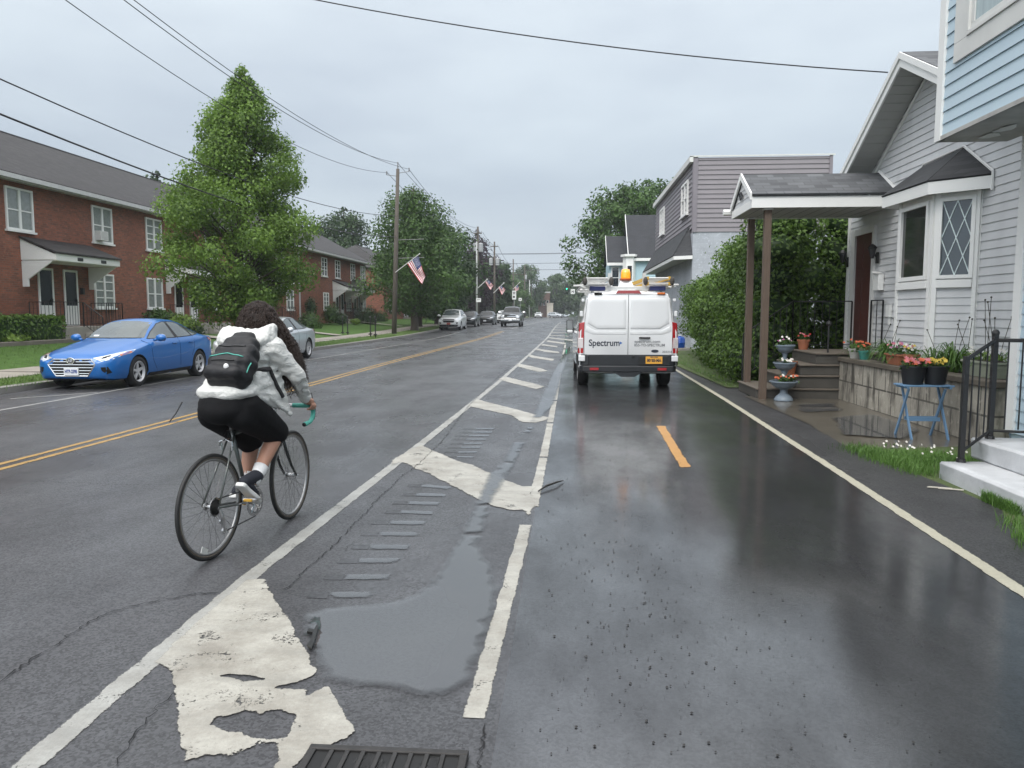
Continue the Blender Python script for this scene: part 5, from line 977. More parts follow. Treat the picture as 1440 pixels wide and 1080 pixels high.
b = MB(); b.box(4.3, 9.5, 55, 62, 0, 5.4); b.box(2.85, 4.4, 56, 61, 0, 5.15); F5 = Fr((0, 55), (1, 0), (0, -1)); siding(b, F5, [(4.3, .2), (9.5, .2), (9.5, 5.4), (4.3, 5.4)], .14, .02); b.prism([(4.32, 55.1, 5.4), (4.32, 61.9, 5.4), (4.32, 58.5, 8.5)], (.1, 0, 0)); b.prism([(2.87, 56.1, 5.15), (2.87, 60.9, 5.15), (2.87, 58.5, 7.1)], (.1, 0, 0)); b.build('wall', LBL, lb)
b = MB()
for x0, x1, y0, y1, yr_, ze_, zr_ in ((4.15, 9.7, 54.7, 62.3, 58.5, 5.35, 8.75), (2.7, 4.2, 55.7, 61.3, 58.5, 5.1, 7.2)): b.slab([(x0, y0, ze_), (x1, y0, ze_), (x1, yr_, zr_), (x0, yr_, zr_)], .12); b.slab([(x0, yr_, zr_), (x1, yr_, zr_), (x1, y1, ze_), (x0, y1, ze_)], .12)
b.build('roof', ROOFX, lb); b = MB(); b.box(4.12, 9.7, 54.62, 54.68, 5.2, 5.4); b.box(2.68, 4.1, 55.6, 55.66, 4.95, 5.15); b.hexa([(4.1, 54.7, 5.3), (4.14, 54.7, 5.3), (4.14, 58.5, 8.7), (4.1, 58.5, 8.7), (4.1, 54.7, 5.5), (4.14, 54.7, 5.5), (4.14, 58.5, 8.9), (4.1, 58.5, 8.9)]); b.hexa([(2.66, 55.7, 5.0), (2.69, 55.7, 5.0), (2.69, 58.5, 7.1), (2.66, 58.5, 7.1), (2.66, 55.7, 5.2), (2.69, 55.7, 5.2), (2.69, 58.5, 7.35), (2.66, 58.5, 7.35)]); b.build('white_trim', WHITE, lb)
b = MB(); b.prism([(3.75, 54.95, 2.2), (3.95, 54.5, 2.2), (4.45, 54.5, 2.2), (4.65, 54.95, 2.2)], (0, 0, 3.3)); b.prism([(3.6, 54.99, 5.5), (3.85, 54.35, 5.5), (4.55, 54.35, 5.5), (4.8, 54.99, 5.5)], (0, 0, .16)); bb_ = b.build('bay', WHITE, lb); F6 = Fr((0, 54.5), (1, 0), (0, -1)); window(lb, F6, 4.0, 4.4, 3.4, 4.9, None, .05, .03, (), (4.2,)); window(lb, Fr((0, 56), (1, 0), (0, -1)), 3.0, 3.6, 3.3, 4.9, None, .08, .04, (), (4.1,))
tree('maple_tree', 'huge green tree rising behind the pale blue house on the right', (5.2, 76, .2), 13.4, [(.2, 2.5), (.3, 4.8), (.45, 5.4), (.62, 5.2), (.8, 4.0), (.93, 2.4), (1, .4)], 20000, .32, LEAF_MID, None, .4, seed=60, nc=90, cr=.11, wild=1.25)
tree('maple_tree', 'second crown of the big tree, right behind the mauve building', (9.2, 80, .2), 14.8, [(.2, 2.5), (.4, 5.2), (.65, 5), (.85, 3.6), (1, .4)], 14000, .34, LEAF_MID, None, .4, seed=61, nc=60, cr=.13)
# ---------------------------------------------------------------- far crossing: signals, signs, brick building
GS_ = 'traffic signals hung over the far crossing'; SIGB = M('signal_black', (.012, .013, .012), .5); YSG = 180.
def signal(px, py, label, face=True, back=False):
    c = PY(px, py, YSG); t = thing('traffic_signal', label, 'traffic light', c, 0, GS_); b = MB(); b.box(c.x-.2, c.x+.2, c.y-.15, c.y+.15, c.z-.55, c.z+.55); b.tube([c+Vector((0, 0, .55)), c+Vector((0, 0, 1.2))], .04, 6)
    if face: b.box(c.x-.38, c.x+.38, c.y-.0, c.y+.03, c.z-.75, c.z+.75)
    b.build('housing', SIGB, t, bev=.02)
    for k, (n, m_) in enumerate((('red_lens', M('red_lens_off', (.06, .008, .006), .3)), ('amber_lens', M('amber_lens_off', (.08, .04, .005), .3)), ('green_lens', M('green_lens_lit', (.02, .75, .35), .3, var=0, emit=3.0) if face else M('green_lens_off', (.005, .05, .03), .3)))):
        q = MB(); y = c.y-.16 if face else c.y+.16; q.lathe([(0, 0), (.14, 0), (.15, -.03), (0, -.03)], (c.x, y, c.z+.36-.36*k), 12, 'y'); q.build(n, m_, t)
        v = MB(); v.torus((c.x, y-.08 if face else y+.08, c.z+.36-.36*k), .16, .012, 'y', 10, 4, a0=0, a1=pi, rx=.08); v.build('visor', SIGB, t)
signal(797, 404, 'green lit traffic signal just left of the van roof'); signal(814, 404, 'green lit traffic signal half behind the van roof rack'); signal(778, 410, 'dark signal seen from behind, left of the lit one', False); signal(782.5, 410, 'dark signal seen from behind beside the first dark one', False); signal(752, 412, 'dark signal in front of the brick tower, at its left', False)
a = PY(744, 404, YSG); c = PY(830, 401, YSG); cable(a, c, .4, 'span wire carrying the far traffic signals', .03)
def sign(label, px, py, w, h, Y, marks, post=None, name='road_sign'):
    c = PY(px, py, Y); t = thing(name, label, 'sign', c); b = MB(); b.box(c.x-w/2, c.x+w/2, c.y-.02, c.y+.02, c.z-h/2, c.z+h/2); b.build('plate', WHITE, t); m_ = MB()
    for (x0, z0, x1, z1) in marks: m_.box(c.x+x0*w, c.x+x1*w, c.y-.035, c.y-.021, c.z+z0*h, c.z+z1*h)
    m_.build('marking', BLACKM, t)
    if post: p = MB(); p.tube([(c.x, c.y+.05, gz(Y)-.1), (c.x, c.y+.05, c.z+h/2)], post, 6); p.build('post', GREYP, t)
    return t
sign('white lane control sign hanging between the two green signals', 805.5, 410, .95, 1.1, YSG-.5, [(-.3, -.3, -.16, .3), (-.16, -.06, .05, .06), (.05, -.3, .18, .3), (.24, -.3, .32, .1)]); sign('tall white traffic sign on a post above the pickup truck', 723, 415, .62, 1.35, 118, [(-.3, .28, .3, .36), (-.25, .1, -.05, .22), (.05, .1, .25, .22), (-.3, -.3, .2, -.1)], .05); sign('small white sign beside the tall white sign', 731.5, 421, .5, .45, 118, [(-.2, -.1, .2, .1)], .03); sign('small pale sign on the grey flag pole', 673, 422, .55, .45, 89.7, [(-.3, .05, .3, .15)]) 
t = thing('brick_building', 'tall narrow brick building at the far end of the street', 'building', (-7.5, 232, .3)); x0, x1 = PY(757, 430, 232).x, PY(773, 430, 232).x; zt = PY(765, 412, 232).z
b = MB(); b.box(x0, x1, 232, 246, 0, zt); b.build('wall', m_brick('far_brick', (.24, .13, .1), (.18, .1, .08), (.2, .16, .14)), t); b = MB(); b.box(x0-.15, x1+.15, 231.85, 246.2, zt, zt+.4); b.build('cornice', WHITE2, t); F7 = Fr((0, 232), (1, 0), (0, -1))
for i in range(3):
    for z in (3.9,): window(t, F7, x0+.4+i*1.05, x0+1.05+i*1.05, z, z+1.5, None, .08, .05)
x2 = PY(778, 430, 231).x; b = MB(); b.box(x1-.8, x2, 229, 231.8, 0, 4.2); b.box(x1-.9, x2+.1, 228.9, 231.81, 4.2, 4.5); b.build('shopfront', M('shopfront_cream', (.5, .45, .38), .6), t)
# lawn and verge blades (uncountable)
rnd = random.Random(21); b = MB()
for i in range(15000):
    y = 13.5+rnd.random()**1.5*34; strip_ = rnd.random()
    if strip_ < .45: x = rnd.uniform(-12.2, kx(y)-.2); z = .14
    else: x = rnd.uniform(-17.4, -13.95); z = .16+(-13.9-x)*.105
    h = rnd.uniform(.03, .10); a = rnd.random()*6.28; wv = Vector((-sin(a), cos(a), 0))*.007; p = Vector((x, y, z)); b.add([p-wv, p+wv, p+Vector((cos(a)*h*.5, sin(a)*h*.5, h))], [(0, 1, 2)])
setp(b.build('grass', m_leaf('lawn_blade', (.035, .075, .012), (.09, .15, .03), sub=.2), recalc=False), 'mown grass of the lawn and verge on the left', kind='stuff')
# ================================================================== VEHICLES
def hermite(keys, x):
    for i in range(len(keys)-1):
        a, b_ = keys[i], keys[i+1]
        if a[0] >= x >= b_[0]:
            h = b_[0]-a[0]; u = (x-a[0])/h if h else 0; out = []
            for k in range(1, len(a)):
                def sl(j):
                    j = min(max(j, 0), len(keys)-1)
                    if j in (0, len(keys)-1): return (b_[k]-a[k])/h if h else 0
                    p, q = keys[j-1], keys[j+1]; l = (keys[j][k]-p[k])/(keys[j][0]-p[0]+1e-9); r = (q[k]-keys[j][k])/(q[0]-keys[j][0]+1e-9)
                    return 0 if l*r <= 0 else 2*l*r/(l+r)
                m0, m1 = sl(i)*h, sl(i+1)*h
                out.append((2*u**3-3*u*u+1)*a[k]+(u**3-2*u*u+u)*m0+(-2*u**3+3*u*u)*b_[k]+(u**3-u*u)*m1)
            return out
    return list(keys[-1][1:])
CGLASS = m_glass('car_glass', (.06, .075, .075), .03, .9); CDARK = m_glass('dark_car_glass', (.008, .01, .011), .06, .35)
def paint(name, col, metal=.0, rough=.28): return M(name, col, rough, metal, .04, 3, coat=1.0)
PLAST = M('black_car_plastic', (.008, .008, .009), .55, var=.2); UNDER = M('wheel_well_black', (.004, .004, .004), .95, var=.1)
LAMP = M('headlamp_clear', (.62, .65, .68), .1, .3, var=.3, vs=14, coat=1); AMBER = M('amber_reflector', (.6, .16, .03), .25); TAIL = M('tail_lamp_red', (.35, .008, .012), .15, coat=1); PLATEW = M('white_plate', (.66, .68, .7), .4, var=.03); PLBLUE = M('plate_blue', (.02, .05, .22), .5); ALLOY = M('alloy_rim', (.5, .5, .51), .35, .25, var=.08)
class Car:
    def __init__(s, name, label, cat, loc, rz, keys, colour, wheels, R, tread, group=None, n=46, crown=.03, wtyre=.21, rimmat=None, spokes=5, arch=1.13):
        s.t = thing(name, label, cat, loc, rz, group); xs = []
        for (a, b_) in zip(keys, keys[1:]):
            m_ = max(1, round(abs(a[0]-b_[0])/.11)); xs += [a[0]+(b_[0]-a[0])*i/m_ for i in range(m_)]
        xs.append(keys[-1][0]); b = MB(); vs = []; K = 0
        for x in xs:
            zt, be, w, wt, zb = hermite(keys, x)
            half = [(0, zb), (w*.78, zb), (w*.92, zb+.03), (w*.985, zb+.14), (w, zb+(be-zb)*.55), (w*.995, be-.07), (w*.965, be)]
            for k in (.15, .4, .65, .88): half.append((w*.945+(wt-w*.945)*k, be+.012+(zt-.05-be-.012)*k))
            half += [(wt*.955, zt-.03), (wt*.84, zt-.008), (wt*.5, zt+crown*.6), (0, zt+crown)]
            ring = [(x, y, z) for y, z in half]+[(x, -y, z) for y, z in half[-2:0:-1]]; K = len(ring); vs += ring
        n_ = len(xs); fs = [(i*K+j, i*K+(j+1) % K, (i+1)*K+(j+1) % K, (i+1)*K+j) for i in range(n_-1) for j in range(K)]+[tuple(range(K))[::-1], tuple(range((n_-1)*K, n_*K))]
        b.add(vs, fs); s.body = b.build('body', [colour, UNDER], s.t, True, local=True)
        c = MB()
        for wx in wheels:
            for sg in (1, -1): c.lathe([(R*arch, tread/2-wtyre*.75), (R*arch, tread/2+.5)] if sg > 0 else [(R*arch, -tread/2-.5), (R*arch, -tread/2+wtyre*.75)], (wx, 0, R), 32, 'y', 1)
        cut = c.build('cutter', [colour, UNDER], None, local=True)
        cut.parent = s.t
        m_ = s.body.modifiers.new('b', 'BOOLEAN'); m_.operation = 'DIFFERENCE'; m_.object = cut; m_.solver = 'EXACT'
        baked(s.body); bpy.data.objects.remove(cut)
        me = s.body.data; me.polygons.foreach_set('use_smooth', [True]*len(me.polygons)); me.set_sharp_from_angle(angle=RAD(38))
        s.bvh = BVHTree.FromPolygons([v.co.copy() for v in me.vertices], [tuple(p.vertices) for p in me.polygons])
        s.wheels = []
        for wx in wheels:
            for sg in (1, -1):
                y = sg*tread/2; w = MB(); tw = wtyre/2
                w.lathe([(R*.66, -tw*.9), (R*.8, -tw), (R*.93, -tw*.98), (R, -tw*.75), (R, tw*.75), (R*.93, tw*.98), (R*.8, tw), (R*.66, tw*.9)], (wx, y, R), 32, 'y', cap=False); w.lathe([(0, -sg*tw*.2), (R*.66, -sg*tw*.2)], (wx, y, R), 24, 'y', cap=False)
                wo = w.build('wheel', RUBBER, s.t, True, local=True, auto=45); r = MB(); yo = y+sg*tw*.55
                r.lathe([(R*.6, 0), (R*.69, sg*tw*.42), (R*.665, sg*tw*.45), (R*.57, 0)], (wx, yo, R), 30, 'y', cap=False); r.lathe([(0, sg*.02), (R*.12, sg*.02), (R*.14, -sg*.02)], (wx, yo, R), 14, 'y')
                for k in range(spokes):
                    a = 2*pi*k/spokes+.3; d = Vector((cos(a), 0, sin(a))); q = Vector((-sin(a), 0, cos(a))); C = Vector((wx, yo, R)); wd = R*(.085 if spokes < 8 else .05)
                    r.hexa([C+d*R*.08-q*wd*1.3-Vector((0, sg*.02, 0)), C+d*R*.64-q*wd*.9-Vector((0, sg*.01, 0)), C+d*R*.64+q*wd*.9-Vector((0, sg*.01, 0)), C+d*R*.08+q*wd*1.3-Vector((0, sg*.02, 0)), C+d*R*.08-q*wd+Vector((0, sg*.014, 0)), C+d*R*.64-q*wd*.7+Vector((0, sg*.02, 0)), C+d*R*.64+q*wd*.7+Vector((0, sg*.02, 0)), C+d*R*.08+q*wd+Vector((0, sg*.014, 0))])
                r.lathe([(0, -sg*.025), (R*.62, -sg*.025)], (wx, yo, R), 24, 'y', 1, cap=False)
                r.build('rim', [rimmat or ALLOY, UNDER], wo, False, local=True); s.wheels.append(wo)
    def hit(s, p, mode):
        o, d = {'front': ((6, p[0], p[1]), (-1, 0, 0)), 'rear': ((-6, p[0], p[1]), (1, 0, 0)), 'left': ((p[0], 4, p[1]), (0, -1, 0)), 'right': ((p[0], -4, p[1]), (0, 1, 0)), 'top': ((p[0], p[1], 5), (0, 0, -1))}[mode]
        h = s.bvh.ray_cast(Vector(o), Vector(d))
        if h[0] is None: h = s.bvh.find_nearest(Vector(o)+Vector(d)*(4 if mode in ('front', 'rear') else 3.2))
        n = h[1] if h[1].dot(Vector(d)) < 0 else -h[1]
        return h[0], n
    def patch(s, name, poly, mode, mat, off=.004, parent=None, step=.09, thick=0, mirror=False, bev=0):
        if mode == 'sides': s.patch(name, poly, 'left', mat, off, parent, step, thick, bev=bev); return s.patch(name, poly, 'right', mat, off, parent, step, thick, bev=bev)
        if mirror: s.patch(name, [(-a, z) for a, z in poly], mode, mat, off, parent, step, thick, bev=bev)
        bm = bmesh.new(); f = bm.faces.new([bm.verts.new((p[0], p[1], 0)) for p in poly]); bmesh.ops.triangulate(bm, faces=[f])
        for _ in range(5):
            es = [e for e in bm.edges if e.calc_length() > step]
            if not es: break
            bmesh.ops.subdivide_edges(bm, edges=es, cuts=1); bmesh.ops.triangulate(bm, faces=bm.faces[:])
        for v in bm.verts: h, n = s.hit((v.co.x, v.co.y), mode); v.co = h+n*off
        d = {'front': (1, 0, 0), 'rear': (-1, 0, 0), 'left': (0, 1, 0), 'right': (0, -1, 0), 'top': (0, 0, 1)}[mode]
        bm.normal_update()
        for f in bm.faces:
            if f.normal.dot(Vector(d)) < 0: f.normal_flip()
        me = bpy.data.meshes.new(name); bm.to_mesh(me); bm.free(); me.materials.append(mat); me.polygons.foreach_set('use_smooth', [True]*len(me.polygons))
        o = bpy.data.objects.new(name, me); COL.objects.link(o); o.parent = parent or s.t
        if thick: m_ = o.modifiers.new('t', 'SOLIDIFY'); m_.thickness = thick; m_.offset = 1
        if bev: m_ = o.modifiers.new('b', 'BEVEL'); m_.width = bev; m_.segments = 2; m_.limit_method = 'ANGLE'
        return o
    def seam(s, pts, mode, r=.004, mat=None, name='panel_seam', parent=None):
        P = []
        for p, q in zip(pts, pts[1:]):
            m_ = max(1, int(math.dist(p, q)/.06)); P += [(p[0]+(q[0]-p[0])*i/m_, p[1]+(q[1]-p[1])*i/m_) for i in range(m_)]
        P.append(pts[-1])
        for md in (('left', 'right') if mode == 'sides' else (mode,)): b = MB(); b.tube([s.hit(p, md)[0] for p in P], r, 5); o = b.build(name, mat or UNDER, parent or s.t, local=True)
        return o
    def mirrors(s, x, y, z, mat, sc=1):
        for sg in (1, -1):
            b = MB(); b.ball((x, sg*(y+.11*sc), z+.03), (.07*sc, .12*sc, .08*sc), 8); b.tube([(x+.02, sg*(y-.05), z-.02), (x+.01, sg*(y+.05), z)], .03*sc, 6); m_ = b.build('door_mirror', mat, s.t, True, local=True)
            g = MB(); g.lathe([(0, 0), (.085*sc, 0), (.085*sc, .008), (0, .01)], (x-.068*sc, sg*(y+.115*sc), z+.03), 14, 'x', sx=1, sy=1); g.build('mirror_glass', CHROME, m_, local=True)
    def plate(s, mode, y, z, txt, w=.3, h=.15, mat=None, tm=None, off=.012):
        p, n = s.hit((y, z), mode); sx = 1 if mode == 'front' else -1; b = MB(); b.box(p.x-.012, p.x+.012+off*sx if sx > 0 else p.x+.012, y-w/2, y+w/2, z-h/2, z+h/2) if sx > 0 else b.box(p.x-.012-off, p.x+.012, y-w/2, y+w/2, z-h/2, z+h/2)
        o = b.build('number_plate', mat or PLATEW, s.t, local=True, bev=.004); fx = p.x+(.012+off+.001)*sx
        rot = Matrix(((0, 0, sx, fx), (sx, 0, 0, y), (0, 1, 0, z), (0, 0, 0, 1)))
        if txt: text_mesh(txt, h*.62, 'plate_lettering', tm or PLBLUE, o, rot, .004, .0015, w*.84)
        return o
def sedan_keys(L=4.57, H=1.43, W=1.80):
    k = [(2.28, .60, .54, .56, .42, .30), (2.22, .68, .60, .70, .52, .22), (2.05, .755, .67, .83, .62, .19), (1.6, .86, .76, .89, .68, .18), (1.2, .94, .83, .9, .70, .18), (.88, .995, .885, .9, .69, .18), (.42, 1.23, .91, .9, .63, .18), (.05, 1.375, .925, .9, .585, .18), (-.25, 1.415, .935, .9, .565, .18), (-.7, 1.41, .95, .9, .555, .18), (-1.1, 1.335, .965, .9, .56, .18), (-1.5, 1.195, .985, .895, .60, .18), (-1.85, 1.08, .985, .88, .64, .2), (-2.1, 1.035, .955, .83, .63, .24), (-2.22, .97, .86, .76, .58, .3), (-2.28, .82, .72, .68, .5, .36)]
    a, h, w = L/4.56, H/1.43, W/1.80; return [(x*a, zt*h, be*h, wd*w, wt*w, zb*h) for x, zt, be, wd, wt, zb in k]
SIDE_F = [(.70, 1.0), (.45, 1.15), (.06, 1.325), (-.2, 1.365), (-.30, 1.368), (-.36, 1.0)]; SIDE_R = [(-.43, 1.003), (-.37, 1.367), (-.72, 1.355), (-1.02, 1.27), (-1.1, 1.02)]; SIDE_Q = [(-1.14, 1.022), (-1.06, 1.262), (-1.3, 1.17), (-1.52, 1.06)]
def glaze(c, g=CGLASS, a=1, h=1, w=1):
    f = lambda P: [(x*a, z*h) for x, z in P]
    for P in (SIDE_F, SIDE_R, SIDE_Q): c.patch('side_window', f(P), 'sides', g)
    c.patch('windscreen', [(-.66*w, 1.02*h), (.66*w, 1.02*h), (.60*w, 1.17*h), (.515*w, 1.345*h), (.2*w, 1.385*h), (-.2*w, 1.385*h), (-.515*w, 1.345*h), (-.60*w, 1.17*h)], 'front', g)
    c.patch('rear_window', [(-.58*w, 1.08*h), (.58*w, 1.08*h), (.5*w, 1.33*h), (-.5*w, 1.33*h)], 'rear', g)
    c.seam(f([(.86, .97), (.80, .55), (.62, .3)]), 'sides'); c.seam(f([(-.39, .99), (-.41, .3)]), 'sides'); c.seam(f([(-1.12, 1.0), (-1.08, .72), (-.95, .55)]), 'sides')
    c.seam([(-.72*w, .985*h), (-.66*w, .80*h), (.66*w, .80*h), (.72*w, .985*h)], 'front') if False else None
    for P in (f(SIDE_F), f(SIDE_R), f(SIDE_Q)): c.seam(P+[P[0]], 'sides', .011, PLAST, 'window_trim')
    c.patch('door_pillar', f([(-.30, 1.0), (-.30, 1.368), (-.37, 1.368), (-.43, 1.0)]), 'sides', PLAST, .005)
    c.patch('wiper', [(-.62*w, 1.012*h), (.62*w, 1.012*h), (.62*w, 1.026*h), (-.62*w, 1.026*h)], 'front', PLAST, .006)
    for x in (-.22, -1.0): c.patch('door_handle', f([(x, .86), (x+.19, .865), (x+.19, .885), (x, .885)]), 'sides', s_col[0], .008, thick=.015)
s_col = [None]
# ---- blue sedan
BLUEP = M('metallic_blue_paint', (.0, .11, .37), .35, .1, .04, 3, coat=.6); s_col[0] = BLUEP
yaw_l = -pi/2
c = Car('sedan', 'bright blue sedan parked against the left kerb', 'car', (-10.06, 17.05, 0), yaw_l, sedan_keys(), BLUEP, (1.36, -1.34), .325, 1.58, 'vehicles parked on the left', spokes=5)
glaze(c); c.mirrors(.62, .88, .99, BLUEP)
c.patch('grille', [(-.40, .635), (.40, .635), (.50, .53), (.34, .295), (-.34, .295), (-.50, .53)], 'front', UNDER, .004)
CH2 = M('satin_chrome', (.68, .69, .7), .2, .9, var=.04)
def cyc(P): return P+[P[0]]
c.seam(cyc([(-.40, .635), (.40, .635), (.50, .53), (.34, .295), (-.34, .295), (-.50, .53)]), 'front', .014, CH2, 'grille_frame')
for z, w_ in ((.345, .37), (.405, .41), (.465, .45), (.525, .48), (.585, .44)): c.seam([(-w_, z), (w_, z)], 'front', .013, CH2, 'grille_bar')
p, n = c.hit((0, .61), 'front'); b = MB(); b.torus((p.x+.03, 0, .605), .055, .011, 'x', 22, 6); [b.tube([(p.x+.03, s_*.03-.012, .575), (p.x+.03, s_*.03+.012, .635)], .009, 5) for s_ in (1, -1)]; b.tube([(p.x+.03, -.035, .6), (p.x+.03, .035, .61)], .008, 5)
for i in range(len(b.v)): b.v[i] = (b.v[i][0], b.v[i][1]*1.45, b.v[i][2])
b.build('emblem', CHROME, c.t, local=True)
c.patch('headlight', [(.43, .655), (.58, .69), (.74, .745), (.86, .80), (.87, .73), (.79, .635), (.62, .585)], 'front', LAMP, .006, mirror=True)
c.patch('headlight_core', [(.58, .635), (.66, .65), (.72, .69), (.68, .70), (.6, .67)], 'front', UNDER, .009, mirror=True); c.patch('indicator', [(.80, .715), (.855, .765), (.87, .745), (.83, .69)], 'front', AMBER, .009, mirror=True)
c.patch('fog_lamp_pocket', [(.60, .47), (.72, .48), (.77, .36), (.70, .33), (.62, .40)], 'front', UNDER, .005, mirror=True); c.patch('sill', [(1.0, .27), (-1.0, .29), (-1.0, .2), (1.0, .2)], 'sides', PLAST, .006)
c.patch('lower_lip', [(-.62, .245), (.62, .245), (.68, .20), (-.68, .20)], 'front', PLAST, .008)
c.plate('front', 0, .385, 'HTB-2395', .31, .155); c.patch('tail_lamp', [(-2.02, .93), (-1.78, .97), (-1.85, .90), (-2.1, .84)], 'sides', TAIL, .006); c.patch('sticker', [(-.5, 1.05), (-.36, 1.05), (-.36, 1.08), (-.5, 1.08)], 'front', PLATEW, .007)
c.seam([(1.0, .60), (.4, .56), (-.6, .62), (-1.5, .80)], 'sides', .004, BLUEP, 'body_crease')
# ---- silver sedan
SILV = paint('silver_paint', (.52, .54, .56), .55); s_col[0] = SILV
c = Car('sedan', 'silver sedan parked behind the blue one, partly hidden by the cyclist', 'car', (-10.0, 24.8, 0), yaw_l, sedan_keys(4.9, 1.45, 1.85), SILV, (1.45, -1.42), .34, 1.6, 'vehicles parked on the left', spokes=10)
glaze(c, CGLASS, 4.9/4.56, 1.45/1.43, 1.03); c.mirrors(.66, .9, 1.0, SILV); c.patch('headlight', [(.44, .66), (.58, .68), (.85, .79), (.84, .72), (.62, .62)], 'front', LAMP, .006, mirror=True); c.patch('grille', [(-.5, .62), (.5, .62), (.42, .3), (-.42, .3)], 'front', UNDER); c.patch('tail_lamp', [(-2.2, .96), (-1.9, .99), (-1.98, .92), (-2.25, .88)], 'sides', TAIL, .006); c.plate('front', 0, .42, '', .3, .15)
# ---- white suv
def suv_keys(L=4.77, H=1.69, W=1.84):
    k = [(2.38, .72, .6, .62, .5, .34), (2.3, .88, .72, .78, .62, .26), (2.1, .98, .82, .88, .7, .24), (1.6, 1.06, .92, .92, .74, .23), (1.2, 1.10, .97, .92, .75, .23), (1.0, 1.14, 1.0, .92, .74, .23), (.55, 1.42, 1.03, .92, .69, .23), (.2, 1.60, 1.05, .92, .65, .23), (-.2, 1.665, 1.07, .92, .63, .23), (-1.2, 1.66, 1.10, .92, .62, .23), (-1.8, 1.60, 1.13, .91, .62, .25), (-2.1, 1.42, 1.14, .88, .62, .28), (-2.3, 1.15, 1.02, .84, .66, .32), (-2.38, .9, .8, .78, .62, .38)]
    a, h, w = L/4.76, H/1.69, W/1.84; return [(x*a, zt*h, be*h, wd*w, wt*w, zb*h) for x, zt, be, wd, wt, zb in k]
def suv(label, loc, col, H=1.69, L=4.77, lamp=LAMP, plate='', group='vehicles parked on the left', rack=False, glass=CGLASS, rz=yaw_l):
    s_col[0] = col; c = Car('suv', label, 'car', loc, rz, suv_keys(L, H), col, (1.42*L/4.77, -1.42*L/4.77), .35, 1.6, group); h = H/1.69
    for P in ([(.82, 1.1), (.25, 1.52), (-.2, 1.58), (-.28, 1.1)], [(-.36, 1.1), (-.3, 1.585), (-1.1, 1.575), (-1.2, 1.14)], [(-1.28, 1.15), (-1.2, 1.57), (-1.75, 1.52), (-1.95, 1.2)]): c.patch('side_window', [(x*L/4.77, z*h) for x, z in P], 'sides', glass)
    c.patch('windscreen', [(-.7, 1.17*h), (.7, 1.17*h), (.57, 1.56*h), (.2, 1.62*h), (-.2, 1.62*h), (-.57, 1.56*h)], 'front', glass); c.patch('headlight', [(.52, .80*h), (.8, .86*h), (.84, .96*h), (.66, .93*h), (.54, .88*h)], 'front', lamp, .006, mirror=True)
    c.patch('grille', [(-.5, .9*h), (.5, .9*h), (.48, .83*h), (-.48, .83*h)], 'front', UNDER, .005); c.patch('grille', [(-.48, .76*h), (.48, .76*h), (.4, .62*h), (-.4, .62*h)], 'front', UNDER, .005); c.seam([(-.5, .795*h), (.5, .795*h)], 'front', .02, CHROME, 'grille_bar')
    c.patch('lower_bumper', [(-.8, .46*h), (.8, .46*h), (.74, .3*h), (-.74, .3*h)], 'front', PLAST, .006); c.patch('fog_lamp_pocket', [(.6, .62*h), (.76, .64*h), (.74, .52*h), (.62, .52*h)], 'front', UNDER, .005, mirror=True); c.mirrors(.8, .93, 1.15*h, col, 1.1); c.plate('front', 0, .53*h, plate, .3, .15, M('red_plate_holder', (.4, .1, .08), .5) if rack else None)
    if rack:
        b = MB(); [b.tube([(.1, y, 1.68), (0, y, 1.76), (-1.6, y, 1.76), (-1.7, y, 1.68)], .02, 6) for y in (.55, -.55)]; b.build('roof_rails', PLAST, c.t, local=True)
    return c
suv('white suv with roof rails parked by the trees on the left', (-9.75, 64.0, gz(62)), paint('white_car_paint', (.72, .73, .72)), 1.72, rack=True)
s_col[0] = BLKP = M('black_car_paint', (.006, .007, .009), .35, 0, .04, 3, coat=.35)
suv('dark navy car parked right behind the white suv', (-9.55, 72.5, gz(72)), BLKP, 1.5, 4.7, glass=CDARK, plate=''); suv('dark grey car parked behind the navy one, beside the pickup', (-8.9, 83.0, gz(83)), M('dark_grey_paint', (.02, .022, .025), .35, 0, .04, 3, coat=.4), 1.52, 4.7, glass=CDARK)
suv('white car half hidden behind the pickup truck', (-8.3, 97, gz(97)), paint('white_car_paint', (.72, .73, .72)), 1.6)
# ---- oncoming pickup
GRYP = M('grey_pickup_paint', (.035, .037, .042), .35, .1, .04, 3, coat=.5)
k = [(2.9, .95, .8, .72, .6, .42), (2.8, 1.10, .92, .9, .74, .36), (2.5, 1.2, 1.02, .98, .8, .34), (1.4, 1.26, 1.1, 1.0, .82, .34), (1.15, 1.3, 1.12, 1.0, .8, .34), (.75, 1.62, 1.14, 1.0, .74, .34), (.4, 1.84, 1.15, 1.0, .7, .34), (0, 1.9, 1.15, 1.0, .68, .34), (-.9, 1.88, 1.15, 1.0, .68, .34), (-1.15, 1.8, 1.15, 1.0, .7, .36), (-1.25, 1.3, 1.15, 1.0, .85, .36), (-2.7, 1.28, 1.15, 1.0, .85, .4), (-2.85, 1.2, 1.0, .95, .8, .45)]
c = Car('pickup_truck', 'grey pickup truck driving towards us on the left lane', 'truck', (-5.55, 75, gz(75)), yaw_l, k, GRYP, (1.85, -1.75), .40, 1.7, spokes=6)
c.patch('windscreen', [(-.76, 1.36), (.76, 1.36), (.62, 1.78), (.2, 1.83), (-.2, 1.83), (-.62, 1.78)], 'front', CDARK); c.patch('grille', [(-.55, 1.12), (.55, 1.12), (.55, .8), (-.55, .8)], 'front', UNDER, .006); c.seam([(-.58, .97), (.58, .97)], 'front', .05, CHROME, 'grille_bar'); c.seam(cyc([(-.57, 1.13), (.57, 1.13), (.57, .79), (-.57, .79)]), 'front', .03, CHROME, 'grille_frame')
